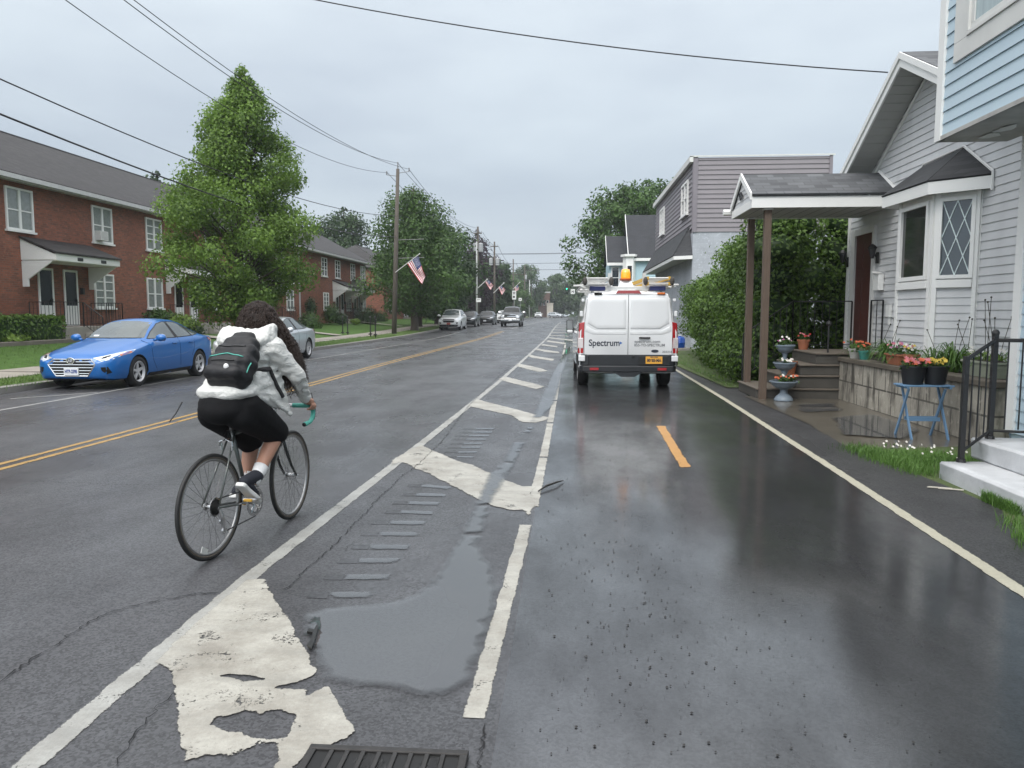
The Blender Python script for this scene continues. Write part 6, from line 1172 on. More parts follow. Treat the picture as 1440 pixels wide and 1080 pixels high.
c.patch('headlight', [(.6, 1.1), (.86, 1.1), (.88, .86), (.6, .82)], 'front', LAMP, .008, mirror=True); c.mirrors(1.0, 1.02, 1.3, CHROME, 1.5); b = MB(); b.box(2.72, 2.98, -.93, .93, .5, .74); b.build('bumper', M('dull_chrome', (.35, .36, .37), .25, .9, var=.05), c.t, local=True, bev=.04); c.plate('front', 0, .62, '', .3, .15, None, None, .1)
for P in ([(.95, 1.2), (.45, 1.7), (.1, 1.76), (.05, 1.2)], [(-.02, 1.2), (.02, 1.77), (-.8, 1.76), (-.9, 1.2)]): c.patch('side_window', P, 'sides', CDARK)
# ---- far traffic
suv('small white car waiting at the far crossing', (-8.0, 200, gz(99)), paint('white_car_paint', (.72, .73, .72)), 1.5, group='cars at the far crossing'); suv('small silver car at the far crossing, just right of the white one', (-3.6, 206, gz(99)), SILV, 1.5, group='cars at the far crossing', rz=yaw_l+.9)
# ---- cable company van
VW = M('white_van_paint', (.70, .71, .715), .34, 0, .07, 2.2, coat=1, stretch=(1, 1, .5)); VWD = VW
k = [(2.76, .80, .7, .62, .5, .36), (2.66, 1.02, .9, .86, .7, .28), (2.3, 1.2, 1.05, .98, .82, .26), (1.9, 1.36, 1.12, 1.02, .84, .26), (1.5, 1.66, 1.18, 1.03, .84, .26), (1.15, 1.93, 1.2, 1.03, .845, .26), (.8, 2.0, 1.2, 1.03, .85, .26), (-2.4, 2.0, 1.25, 1.03, .85, .3), (-2.62, 1.99, 1.25, 1.025, .85, .32), (-2.69, 1.965, 1.25, 1.01, .835, .34), (-2.715, 1.92, 1.25, .985, .81, .38)]
vx, vy = 1.155, 15.85+2.72
c = V = Car('cargo_van', 'white cargo van with black lower panels and a loaded roof rack, parked on the path', 'van', (vx, vy, 0), pi/2+.02, k, VW, (1.75, -1.62), .345, 1.76, crown=.035, wtyre=.24, rimmat=M('steel_wheel', (.2, .2, .2), .4, .6))
DK = M('dark_grey_van_cladding', (.014, .016, .019), .5, var=.15)
# rear of the van (local: x back is negative; y left is positive)
c.patch('rear_window_panel', [(.05, 1.86), (.74, 1.86), (.79, 1.82), (.83, 1.36), (.72, 1.30), (.64, 1.25), (.05, 1.25)], 'rear', VW, -.006, thick=.016, bev=.007, mirror=True, step=.12)
c.patch('waist_rib', [(.04, 1.205), (.66, 1.205), (.74, 1.24), (.86, 1.31), (.88, 1.20), (.78, 1.155), (.70, 1.13), (.04, 1.13)], 'rear', VW, -.006, thick=.011, bev=.005, mirror=True, step=.12)
GREYSEAM = M('seam_grey', (.06, .06, .065), .7)
c.seam([(0, 1.955), (0, .40)], 'rear', .006, GREYSEAM); c.seam([(.90, .72), (.90, 1.3), (.83, 1.90), (.77, 1.94), (0, 1.945), (-.77, 1.94), (-.83, 1.90), (-.90, 1.3), (-.90, .72)], 'rear', .005, GREYSEAM)
c.patch('lower_cladding', [(-.90, .715), (.90, .715), (.88, .39), (-.88, .39)], 'rear', DK, .006, thick=.012, bev=.005, step=.15)
b = MB(); b.prism([(-2.70, -.99, .36), (-2.78, -.92, .36), (-2.80, 0, .36), (-2.78, .92, .36), (-2.70, .99, .36), (-2.2, 1.035, .36), (-2.2, .8, .36), (-2.2, -.8, .36), (-2.2, -1.035, .36)], (0, 0, .13)); b.build('rear_bumper', DK, c.t, local=True, bev=.02)
b = MB()
for s_ in (1, -1): b.prism([(-2.79, s_*.80, .49), (-2.765, s_*.93, .49), (-2.64, s_*1.035, .49), (-2.2, s_*1.04, .49), (-2.2, s_*.98, .49), (-2.6, s_*.90, .49)], (0, 0, .23))
b.build('bumper_corner', DK, c.t, local=True, bev=.02); b = MB(); b.prism([(-2.78, -.3, .36), (-2.78, .3, .36), (-2.78, .14, .26), (-2.78, -.14, .26)], (.35, 0, 0)); b.build('tow_bracket', DK, c.t, local=True)
for s_ in (1, -1):
    def lampbox(z0, z1, mat, nm, par=None, o=0):
        q = MB(); zz = [z0, z1]; pts = []
        for z in zz:
            ww = 1.03 if z < 1.25 else 1.03-(z-1.25)*.22; pts += [(-2.735-o, s_*(ww-.115), z+.03*(z > 1.2)), (-2.70-o, s_*(ww-.01+o), z), (-2.58, s_*(ww+.006+o), z), (-2.58, s_*(ww-.11), z)]
        q.hexa(pts); return q.build(nm, mat, par or c.t, local=True, bev=.012)
    tl = lampbox(.74, 1.36, TAIL, 'tail_lamp'); lampbox(.845, 1.06, M('clear_lamp_lens', (.6, .55, .55), .15, coat=1, var=.25, vs=12), 'clear_lens', tl, .004)
    q = MB(); q.box(-2.80, -2.6, min(s_*.88, s_*1.015), max(s_*.88, s_*1.015), .58, .70); q.build('bumper_step', VW, c.t, local=True, bev=.015); q = MB(); q.box(-2.806, -2.77, min(s_*.60, s_*.78), max(s_*.60, s_*.78), .40, .45); q.build('reflector', TAIL, c.t, local=True)
    q = MB(); q.box(-2.745, -2.66, min(s_*.93, s_*.99), max(s_*.93, s_*.99), 1.50, 1.61); q.build('door_hinge', VW, c.t, local=True, bev=.01); q = MB(); q.box(-2.745, -2.66, min(s_*.90, s_*.955), max(s_*.90, s_*.955), 1.80, 1.86); q.build('door_hinge', VW, c.t, local=True, bev=.01)
b = MB(); b.prism([(-2.72, -.26, 1.965), (-2.72, .26, 1.965), (-2.70, .21, 2.03), (-2.70, -.21, 2.03)], (.1, 0, 0)); b.build('brake_lamp', M('brake_lamp_dark_red', (.22, .012, .015), .25), c.t, local=True)
for y, m_ in ((-.66, AMBER), (.62, UNDER)): b = MB(); b.box(-2.74, -2.68, y-.08, y+.08, 1.945, 1.985); b.build('marker_lamp', m_, c.t, local=True, bev=.01)
b = MB(); b.box(-2.76, -2.73, -.45, -.22, 1.045, 1.078); b.build('door_handle', PLAST, c.t, local=True, bev=.01)
b = MB(); b.box(-2.752, -2.735, -.86, -.22, .50, .68); b.box(-2.76, -2.745, -.13, -.07, .66, .70); b.build('plate_recess', M('recess_black', (.008, .009, .01), .6), c.t, local=True, bev=.01)
fx = -2.756; pl = MB(); pl.box(fx-.012, fx, -.70, -.36, .53, .68); plo = pl.build('number_plate', M('orange_yellow_plate', (.72, .36, .05), .4, var=.08), c.t, local=True, bev=.004)
RM = lambda y, z, x=fx-.014: Matrix(((0, 0, -1, x), (-1, 0, 0, y), (0, 1, 0, z), (0, 0, 0, 1)))
INK = M('dark_navy_lettering', (.02, .025, .04), .5, var=0); GINK = M('grey_lettering', (.16, .165, .175), .5, var=0)
text_mesh('80685-MA', .085, 'plate_lettering', INK, plo, RM(-.53, .598), .003, .0015, .29); text_mesh('NEW YORK', .026, 'plate_state', INK, plo, RM(-.53, .665), .001, .0015, .16)
fx2 = c.hit((.4, .95), 'rear')[0].x-.003
text_mesh('Spectrum', .185, 'brand_lettering', INK, c.t, RM(.485, .952, fx2), .0035, .001, .63); b = MB(); b.prism([(fx2-.001, .165, .925), (fx2-.001, .165, .985), (fx2-.001, .115, .955)], (.002, 0, 0)); b.build('brand_arrow', M('blue_arrow', (.02, .12, .4), .5), c.t, local=True)
text_mesh('spectrum.com', .085, 'web_lettering', GINK, c.t, RM(-.395, .985, fx2), .001, .001, .52); text_mesh('855-TO-SPECTRUM', .075, 'phone_lettering', GINK, c.t, RM(-.44, .91, fx2), .001, .001, .62); text_mesh('203318', .055, 'fleet_number', GINK, c.t, RM(-.80, .775, fx2), .001, .001, .2)
b = MB(); b.lathe([(0, 0), (1, 0), (1, .006), (0, .008)], (0, 0, 0), 24, 'x'); b.v = [(fx2-p_[0], -.55+p_[1]*.075, .79+p_[2]*.03) for p_ in b.v]; b.build('oval_badge', INK, c.t, local=True)
for s_ in (1, -1):
    b = MB(); b.box(1.0, 1.12, min(s_*1.03, s_*1.20), max(s_*1.03, s_*1.20), 1.06, 1.40); b.tube([(1.1, s_*1.0, 1.15), (1.08, s_*1.12, 1.2)], .04, 6); o = b.build('door_mirror', PLAST, c.t, local=True, bev=.05); b = MB(); b.box(.985, 1.0, min(s_*1.045, s_*1.185), max(s_*1.045, s_*1.185), 1.16, 1.38); b.build('mirror_glass', m_glass('mirror_silver', (.2, .215, .22), .08), o, local=True); b = MB(); b.box(.975, 1.05, min(s_*1.045, s_*1.185), max(s_*1.045, s_*1.185), 1.07, 1.145); b.build('mirror_base_cap', VW, o, local=True, bev=.02)
    c.patch('side_window', [(1.62, 1.28), (1.2, 1.75), (.7, 1.82), (.6, 1.28)], 'left' if s_ > 0 else 'right', CDARK)
# rack, ladders, beacon
ALU = M('aluminium_tube', (.62, .62, .6), .35, .5, var=.1); rk = MB()
for x in (-2.25, -.6, 1.0): rk.tube([(x, -.93, 2.10), (x, .93, 2.10)], .028, 6); [rk.box(x-.04, x+.04, y-.03, y+.03, 1.97, 2.12) for y in (-.72, .72)]
for y in (-.95, .95): rk.tube([(-2.6, y, 2.12), (1.0, y, 2.12)], .022, 6)
for y in (-.36, .36): rk.box(-2.3, -2.24, y-.035, y+.035, 2.03, 2.40)
rk.box(-2.28, -2.24, -.6, .6, 2.06, 2.12); rk.build('roof_rack', ALU, c.t, local=True)
for y in (-.62, .62): b = MB(); b.box(-2.5, -2.2, y-.16, y+.16, 2.03, 2.12); b.build('rack_clamp', M('navy_rack_part', (.012, .02, .10), .5), c.t, local=True, bev=.01)
b = MB(); b.prism([(-2.15, -.2, 2.035), (-2.15, .2, 2.035), (-2.05, .11, 2.26), (-2.05, -.11, 2.26)], (.15, 0, 0)); b.build('beacon_stand', VW, c.t, local=True)
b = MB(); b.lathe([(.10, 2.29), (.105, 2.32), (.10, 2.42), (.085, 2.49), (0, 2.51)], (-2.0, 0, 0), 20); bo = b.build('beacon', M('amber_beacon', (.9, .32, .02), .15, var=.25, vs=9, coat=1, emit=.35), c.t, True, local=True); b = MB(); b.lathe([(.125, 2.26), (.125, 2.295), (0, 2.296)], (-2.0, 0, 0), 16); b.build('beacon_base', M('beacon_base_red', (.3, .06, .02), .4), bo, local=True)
RZ = Matrix.Rotation(pi/2+.02, 4, 'Z'); VL = Vector((vx, vy, 0))
def van_pt(p): return VL+RZ @ Vector(p)
def ladder(label, yc, z, mat, w, yext=0):
    t = thing('ladder', label, 'ladder', van_pt((-.8, yc, z)), 0, 'ladders on the van roof'); b = MB()
    for zz in (0, .11):
        for y in (-w/2, w/2): b = MB(); q = [van_pt((x, yc+y+sy*.02, z+zz+sz*.035)) for x in (-2.6, 1.1) for sy, sz in ((-1, -1), (1, -1), (1, 1), (-1, 1))]; b.hexa(q); b.build('rail', mat, t)
    for zz in (0, .11):
        for i in range(13): r = MB(); r.tube([van_pt((-2.57+i*.3, yc-w/2, z+zz)), van_pt((-2.57+i*.3, yc+w/2, z+zz))], .018, 6); r.build('rung', ALU, t)
    for y in (-w/2-.05, w/2+.05): f = MB(); f.ball(van_pt((-2.62, yc+y, z+.05)), (.05, .06, .09), 6); f.build('foot', M('black_rubber_foot', (.05, .045, .04), .7), t)
FIB = M('pale_fibreglass', (.55, .53, .48), .5); ladder('pale grey extension ladder on the left half of the van roof', .62, 2.17, ALU, .44); ladder('extension ladder with yellow rails on the right half of the van roof', -.62, 2.17, M('yellow_fibreglass', (.6, .36, .05), .5, var=.15), .44)
t = thing('conduit_pipe', 'white pipe lying across the right side of the van rack', 'pipe', van_pt((-2.3, -.8, 2.14))); b = MB(); b.tube([van_pt((-2.45, -.45, 2.155)), van_pt((-2.45, -1.05, 2.145))], .025, 8); b.tube([van_pt((-2.45, -.45, 2.155)), van_pt((-2.45, -.8, 2.15))], .029, 8); b.build('tube', WHITE, t, True)
t = thing('conduit_pipe', 'white pipe lying across the left side of the van rack', 'pipe', van_pt((-2.3, .8, 2.14))); b = MB(); b.tube([van_pt((-2.45, .4, 2.16)), van_pt((-2.45, 1.12, 2.13))], .022, 8); b.tube([van_pt((-2.45, .5, 2.16)), van_pt((-2.45, .9, 2.14))], .026, 8); b.build('tube', WHITE2, t, True)
# ================================================================== CYCLIST AND BICYCLE
HD = RAD(9); BO = Vector((-2.27, 4.62, 0))
def Bk(u, v, z): return BO+Vector((u*sin(HD)-v*cos(HD), u*cos(HD)+v*sin(HD), z))
BT = thing('bicycle', 'silver grey road bicycle with teal bar tape ridden by the woman in white', 'bicycle', (BO.x, BO.y, 0))
FRM = M('grey_green_frame_paint', (.07, .08, .075), .3, .3, var=.1, coat=1); ALU2 = M('polished_alloy', (.6, .6, .6), .2, .95, var=.06); TYRE = M('bike_tyre', (.014, .014, .014), .6); GUM = M('gum_sidewall', (.12, .10, .08), .7); TEAL = M('teal_bar_tape', (.09, .42, .34), .6, var=.08, vs=40); SPK = M('spoke_steel', (.10, .10, .105), .4, .5); CHN = M('oily_chain', (.04, .04, .04), .4, .6)
def tubeB(b, pts, r, n=8, mi=0): b.tube([Bk(*p) for p in pts], r, n, mi)
def local_wheel(name, c, R, turn, spokes, cassette=False):
    """wheel about a centre: plane contains z and the heading turned by `turn`"""
    h = HD+turn; A = Vector((sin(h), cos(h), 0)); N = Vector((-cos(h), sin(h), 0)); C = Bk(*c); Z = Vector((0, 0, 1))
    def W(a, r, o=0): return C+(A*cos(a)+Z*sin(a))*r+N*o
    def ringm(b, R_, r_, rx, mi=0, n=64, m=10):
        vs = []; fs = []
        for i in range(n):
            for k in range(m): t = 2*pi*k/m; vs.append(W(2*pi*i/n, R_+r_*cos(t), rx*sin(t)))
        for i in range(n):
            for k in range(m): fs.append((i*m+k, i*m+(k+1) % m, ((i+1) % n)*m+(k+1) % m, ((i+1) % n)*m+k))
        b.add(vs, fs, mi)
    b = MB(); ringm(b, R-.014, .014, .014); w = b.build(name, TYRE, BT, True)
    b = MB(); ringm(b, R-.026, .008, .013, 0, 64, 8); b.build('sidewall', GUM, w, True)
    b = MB(); ringm(b, R-.040, .010, .011, 0, 64, 8); b.build('rim', M('bike_rim_alloy', (.33, .33, .33), .3, .8, var=.05), w, True)
    b = MB()
    for i in range(spokes):
        a = 2*pi*i/spokes; off = .03 if i % 2 else -.03; da = .45 if (i//2) % 2 else -.45
        b.tube([W(a+da, .022, off), W(a, R-.047, 0)], .0011, 4)
    b.build('spokes', SPK, w)
    b = MB(); b.tube([W(0, 0, -.062), W(0, 0, .062)], .007, 8); b.tube([W(0, 0, -.035), W(0, 0, .035)], .016, 12)
    for o in (-.034, .034): b.tube([W(0, 0, o-.002), W(0, 0, o+.002)], .026, 14)
    b.build('hub', ALU2, w, True)
    if cassette:
        b = MB()
        for k in range(6): b.tube([W(0, 0, -.038-.0042*k), W(0, 0, -.038-.0042*k-.0022)], .052-.0055*k, 24)
        b.build('cassette', CHN, w); b = MB(); b.tube([W(0, 0, -.0345), W(0, 0, -.0365)], .062, 26); b.build('spoke_guard', ALU2, w)
        b = MB(); q = [W(-2.05, R*.74, -.016), W(-1.78, R*.78, -.014), W(-1.80, R*.90, -.008), W(-2.02, R*.86, -.01)]; b.slab(q, .004); b.build('reflector', M('wheel_reflector', (.7, .7, .66), .25), w)
    return w, W
RW, RWf = local_wheel('wheel', (0, 0, .34), .34, 0, 36, True); FWh, FWf = local_wheel('wheel', (1.0, 0, .34), .34, RAD(-5), 36)
bb = (.425, 0, .275); st = (.255, 0, .80); hb = (.83, 0, .67); ht = (.80, 0, .80)
b = MB(); tubeB(b, [bb, st], .0145); tubeB(b, [(.265, 0, .77), (.802, 0, .785)], .0135); tubeB(b, [bb, hb], .0145); tubeB(b, [hb, ht], .0175)
for s_ in (1, -1): tubeB(b, [(.425, s_*.028, .275), (.2, s_*.045, .305), (0, s_*.06, .34)], .0085); tubeB(b, [(.262, s_*.018, .775), (0, s_*.06, .34)], .007)
b.ball(Bk(*bb), .024, 8); b.build('frame', FRM, BT, True)
b = MB()
for s_ in (1, -1): tubeB(b, [(.835, s_*.035, .66), (.87, s_*.045, .55), (.93, s_*.048, .43), (1.0, s_*.05, .34)], [.013, .012, .010, .008])
tubeB(b, [(.833, -.04, .665), (.833, .04, .665)], .012); b.build('fork', M('chrome_fork_dark', (.06, .065, .065), .25, .7), BT, True)
b = MB(); tubeB(b, [(.255, 0, .79), (.235, 0, .90)], .0125); tubeB(b, [(.2, -.022, .905), (.36, -.015, .905)], .004, 5); tubeB(b, [(.2, .022, .905), (.36, .015, .905)], .004, 5); b.build('seatpost', ALU2, BT, True)
b = MB()
for u, w_, z in ((.10, .065, .925), (.16, .075, .93), (.24, .05, .925), (.32, .028, .92), (.38, .02, .915)): b.ball(Bk(u, 0, z), (w_ if True else 0, .055, .024), 8, rot=Matrix.Rotation(-HD, 3, 'Z'))
sd = b.build('saddle', M('black_saddle', (.014, .014, .015), .4), BT); remesh(sd, .008, 6)
# bars, stem, levers
b = MB(); tubeB(b, [ht, (.80, 0, .86), (.805, 0, .885)], .012); tubeB(b, [(.805, 0, .885), (.88, 0, .89)], .013); b.build('stem', ALU2, BT, True)
b = MB(); tubeB(b, [(.885, .12, .89), (.885, -.12, .89)], .013); b.build('handlebar', ALU2, BT, True)
for s_ in (1, -1):
    b = MB(); pts = [(.885, s_*.10, .89), (.887, s_*.18, .89), (.90, s_*.205, .89), (.93, s_*.212, .888), (.965, s_*.212, .868), (.978, s_*.213, .83), (.962, s_*.214, .79), (.92, s_*.215, .765), (.86, s_*.217, .76), (.83, s_*.218, .758)]
    tubeB(b, pts, .0165, 10); b.build('bar_tape', TEAL, BT, True); b = MB(); b.tube([Bk(.832, s_*.218, .758), Bk(.824, s_*.218, .758)], .0145, 10); b.build('bar_plug', PLAST, BT, True)
    b = MB(); tubeB(b, [(.955, s_*.212, .885), (.985, s_*.212, .90), (.995, s_*.212, .895)], .014); tubeB(b, [(.99, s_*.213, .9), (1.01, s_*.213, .86), (1.0, s_*.214, .81), (.985, s_*.214, .775)], .006, 6); b.build('brake_lever', PLAST, BT, True)
    b = MB(); tubeB(b, [(.99, s_*.21, .91), (.985, s_*.2, .97), (.95, s_*.14, 1.0), (.9, s_*.05, .96), (.86, 0, .86)], .0028, 5); b.build('brake_cable', BLACKM, BT, True)
# drivetrain
b = MB(); C = (.425, -.052, .275); n = 40
def disc(b, c, R_, th, n=36, mi=0): b.tube([Bk(c[0], c[1], c[2]), Bk(c[0], c[1]-th, c[2])], R_, n, mi)
vs = []
def annulus(b, c, r0, r1, v, th, n=40):
    k = len(b.v); ps = []
    for i in range(n):
        a = 2*pi*i/n
        for r, o in ((r0, 0), (r1, 0), (r1, th), (r0, th)): ps.append(Bk(c[0]+r*cos(a), v-o, c[2]+r*sin(a)))
    b.add(ps, [(i*4+j, i*4+(j+1) % 4, ((i+1) % n)*4+(j+1) % 4, ((i+1) % n)*4+j) for i in range(n) for j in range(4)])
annulus(b, C, .078, .1, -.05, .004); annulus(b, C, .065, .085, -.04, .004)
for k in range(5): a = 2*pi*k/5+.3; tubeB(b, [(.425, -.05, .275), (.425+.085*cos(a), -.05, .275+.085*sin(a))], .007, 6)
b.build('chainring', ALU2, BT)
def crank(ang, s_):
    b = MB(); e_ = (.425+.17*cos(ang), s_*.075, .275+.17*sin(ang)); tubeB(b, [(.425, s_*.06, .275), e_], [.014, .011], 8); b.build('crank_arm', ALU2, BT, True)
    b = MB(); p = (e_[0], s_*.125, e_[2]); x = Bk(*p)
    for du in (-.035, .035): tubeB(b, [(p[0]+du, s_*.085, p[2]), (p[0]+du, s_*.17, p[2])], .008, 6)
    tubeB(b, [(p[0]-.035, s_*.17, p[2]), (p[0]+.035, s_*.17, p[2])], .007, 6); tubeB(b, [(p[0], s_*.07, p[2]), (p[0], s_*.165, p[2])], .011, 8); po = b.build('pedal', ALU2, BT)
    b = MB(); tubeB(b, [(p[0]-.045, s_*.10, p[2]+.004), (p[0]-.045, s_*.155, p[2]+.004)], .011, 6); b.build('pedal_reflector', M('amber_pedal_reflector', (.7, .4, .06), .3), po); return p
PR = crank(RAD(160), -1); PLd = crank(RAD(-20), 1)
b = MB(); tubeB(b, [(.43, -.055, .376), (.0, -.055, .395)], .0045, 5); tubeB(b, [(.42, -.055, .176), (.05, -.052, .165)], .0045, 5); b.build('chain', CHN, BT)
b = MB(); tubeB(b, [(.0, -.065, .33), (.02, -.07, .28), (.035, -.062, .24), (.06, -.06, .165)], [.01, .016, .012, .008], 8); b.tube([Bk(.03, -.05, .245), Bk(.03, -.062, .245)], .022, 14); b.tube([Bk(.055, -.05, .175), Bk(.055, -.062, .175)], .022, 14); b.build('rear_derailleur', STEEL, BT)
for u, z, s2 in ((.185, .70, -1), (.885, .70, 1)):
    b = MB(); tubeB(b, [(u, -.05, z), (u, -.045, z+.03), (u, 0, z+.045), (u, .045, z+.03), (u, .05, z)], .007, 6); tubeB(b, [(u-.012*s2, -.04, z-.03), (u-.012*s2, -.042, z+.02)], .009, 6); tubeB(b, [(u-.012*s2, .04, z-.03), (u-.012*s2, .042, z+.02)], .009, 6); b.tube([Bk(u+.03*s2, 0, z+.04), Bk(u-.05*s2, 0, z+.05)], .006, 6); b.build('brake_caliper', ALU2, BT)
b = MB(); tubeB(b, [(.79, .03, .83), (.7, .018, .78), (.35, .016, .80), (.2, .0, .80), (.17, 0, .77)], .0025, 5); b.build('brake_cable', BLACKM, BT)
# ---------------------------------------------------------------- rider
SKIN = M('warm_skin', (.42, .22, .15), .5, var=.08, vs=10); PSN = None
def caps(b, pts, rs, n=14):
    for p, q, r0, r1 in zip(pts, pts[1:], rs, rs[1:]): b.cap(Bk(*p), Bk(*q), r0, r1, n)
hipR, hipL = (.25, -.095, .955), (.25, .095, .955); knR, knL = (.625, -.125, .735), (.69, .115, .66); anR, anL = (.305, -.125, .445), (.575, .12, .32)
shR, shL = (.50, -.165, 1.335), (.52, .165, 1.335); elR, elL = (.66, -.265, 1.13), (.67, .25, 1.12); wrR, wrL = (.845, -.225, .945), (.85, .222, .945)
b = MB()
for h_, k_, a_ in ((hipR, knR, anR), (hipL, knL, anL)):
    caps(b, [h_, k_], [.088, .058]); mid = tuple(k_[i]+(a_[i]-k_[i])*.3 for i in range(3)); caf = (mid[0]-.015, mid[1], mid[2]-.006); caps(b, [k_, caf, a_], [.054, .054, .034])
    b.ball(Bk(*k_), .056, 8)
caps(b, [(.22, 0, 1.0), (.32, 0, 1.14), (.46, 0, 1.29)], [.13, .12, .13]); caps(b, [(.47, 0, 1.30), (.56, 0, 1.44), (.6, 0, 1.49)], [.075, .052, .05])
for s_, e_, w_ in ((shR, elR, wrR), (shL, elL, wrL)): caps(b, [(.47, 0, 1.3), s_], [.1, .06]); caps(b, [s_, e_, w_], [.05, .04, .026])
# head: skull, jaw, face looking down the road, slightly left
HC = (.635, .0, 1.52); fw = Vector((cos(RAD(12)), sin(RAD(12)))); 
def Hd(f, l, z): return Bk(HC[0]+f*fw.x-l*fw.y, HC[1]+f*fw.y+l*fw.x, HC[2]+z)
rot = Matrix.Rotation(-HD+RAD(12), 3, 'Z')
b.ball(Hd(0, 0, .015), (.076, .096, .1), 12, rot=rot); b.ball(Hd(.03, 0, -.055), (.058, .07, .065), 10, rot=rot); b.ball(Hd(.085, 0, -.092), (.024, .022, .02), 6); b.cap(Hd(.09, 0, .01), Hd(.113, 0, -.03), .010, .016, 8); b.ball(Hd(.094, 0, -.06), (.026, .012, .011), 6, rot=rot)
for s_ in (1, -1): b.ball(Hd(-.005, s_*.078, -.015), (.012, .022, .032), 6, rot=rot); b.ball(Hd(.075, s_*.034, .022), (.022, .014, .008), 6, rot=rot); b.ball(Hd(.07, s_*.045, -.025), (.022, .02, .02), 6)
# hands closed round the bar ramps: palm, four fingers, thumb
def hand(b, s_, wr):
    g = Vector((.925, s_*.212, .888)); P = lambda u, v, z: Bk(u, v, z)
    b.cap(P(*wr), P(.885, s_*.222, .925), .026, .03, 10); b.cap(P(.885, s_*.226, .922), P(.935, s_*.222, .918), .026, .024, 10); b.cap(P(.89, s_*.206, .92), P(.94, s_*.204, .914), .022, .02, 10)
    for k in range(4):
        u = .885+.0215*k; r = (.0092, .0098, .0095, .0082)[k]; L = (.9, 1, .97, .8)[k]
        pts = [P(u+.008, s_*.236, .914-.004*k), P(u+.012, s_*(.236+.012*L), .895-.004*k), P(u+.010, s_*(.232+.006*L), .870-.003*k), P(u+.006, s_*.213, .862-.003*k)]
        for p, q in zip(pts, pts[1:]): b.cap(p, q, r, r*.92, 8)
    t_ = [P(.895, s_*.2, .915), P(.925, s_*.19, .902), P(.95, s_*.193, .886)]
    for p, q in zip(t_, t_[1:]): b.cap(p, q, .012, .010, 8)
hand(b, -1, wrR); hand(b, 1, wrL)
PSN = b.build('person', SKIN, None); remesh(PSN, .0055, 5, .45)
setp(PSN, 'woman with long dark curls in white jacket and black shorts riding the bicycle', 'person')
# face detail
b = MB(); [b.ball(Hd(.086, s_*.033, .005), (.012, .006, .007), 6, rot=rot) for s_ in (1, -1)]; b.build('eyes', M('eye_white', (.7, .68, .66), .2), PSN, True)
b = MB(); [b.ball(Hd(.091, s_*.033, .005), .0062, 6) for s_ in (1, -1)]; b.build('irises', M('dark_iris', (.03, .015, .008), .2), PSN, True); b = MB(); b.ball(Hd(.098, 0, -.06), (.02, .008, .007), 6, rot=rot); b.build('lips', M('lip_red', (.35, .11, .1), .4), PSN, True)
# shorts
SHORT = M('black_jersey_shorts', (.0075, .0075, .0085), .85, var=.3, vs=12, bmp=.4, bs=22, spec=.2)
b = MB(); b.ball(Bk(.2, 0, .97), (.17, .16, .13), 14, rot=Matrix.Rotation(-HD, 3, 'Z')); b.ball(Bk(.16, 0, .945), (.162, .13, .10), 12, rot=Matrix.Rotation(-HD, 3, 'Z')); caps(b, [(.24, 0, 1.0), (.28, 0, 1.05)], [.14, .12])
for h_, k_ in ((hipR, knR), (hipL, knL)):
    e_ = tuple(h_[i]+(k_[i]-h_[i])*.97 for i in range(3)); m_ = tuple((h_[i]+e_[i])/2 for i in range(3)); caps(b, [h_, (m_[0], m_[1], m_[2]-.005), (e_[0]-.01, e_[1], e_[2]-.005)], [.125, .112, .088]); caps(b, [(h_[0]-.05, h_[1], h_[2]-.05), (m_[0], m_[1], m_[2]-.05), (e_[0]-.05, e_[1], e_[2]-.035)], [.10, .085, .066])
so = b.build('shorts', SHORT, PSN); remesh(so, .011, 5)
# jacket: torso, sleeves, hood, wide hem
JACK = M('white_rain_jacket', (.66, .66, .635), .5, var=.07, vs=8)
jn = JACK.node_tree; jb_ = jn.nodes['Principled BSDF']; wn = jn.nodes.new('ShaderNodeTexNoise'); wn.inputs['Scale'].default_value = 13; wn.inputs['Detail'].default_value = 5; wn.inputs['Distortion'].default_value = 1.6; lk(jn, coords(jn, (1, 1, 1.9)), wn.inputs['Vector']); bump(jn, jb_, ramp(jn, wn.outputs['Fac'], [(.35, 0), (.5, 1), (.65, .1)]), .32, .02)
b = MB(); caps(b, [(.27, 0, 1.09), (.33, 0, 1.17), (.43, 0, 1.28), (.5, 0, 1.36)], [.142, .14, .138, .112]); b.ball(Bk(.44, 0, 1.29), (.182, .14, .13), 12, rot=Matrix.Rotation(-HD, 3, 'Z')); b.ball(Bk(.25, 0, 1.075), (.172, .16, .12), 14, rot=Matrix.Rotation(-HD, 3, 'Z')); b.ball(Bk(.235, 0, 1.055), (.20, .186, .08), 14, rot=Matrix.Rotation(-HD, 3, 'Z'))
for s_, e_, w_ in ((shR, elR, wrR), (shL, elL, wrL)):
    wv = tuple(e_[i]+(w_[i]-e_[i])*.93 for i in range(3)); caps(b, [(.45, s_[1]*.4, 1.32), s_, tuple((s_[i]+e_[i])/2 for i in range(3)), e_, wv], [.112, .086, .069, .059, .042])
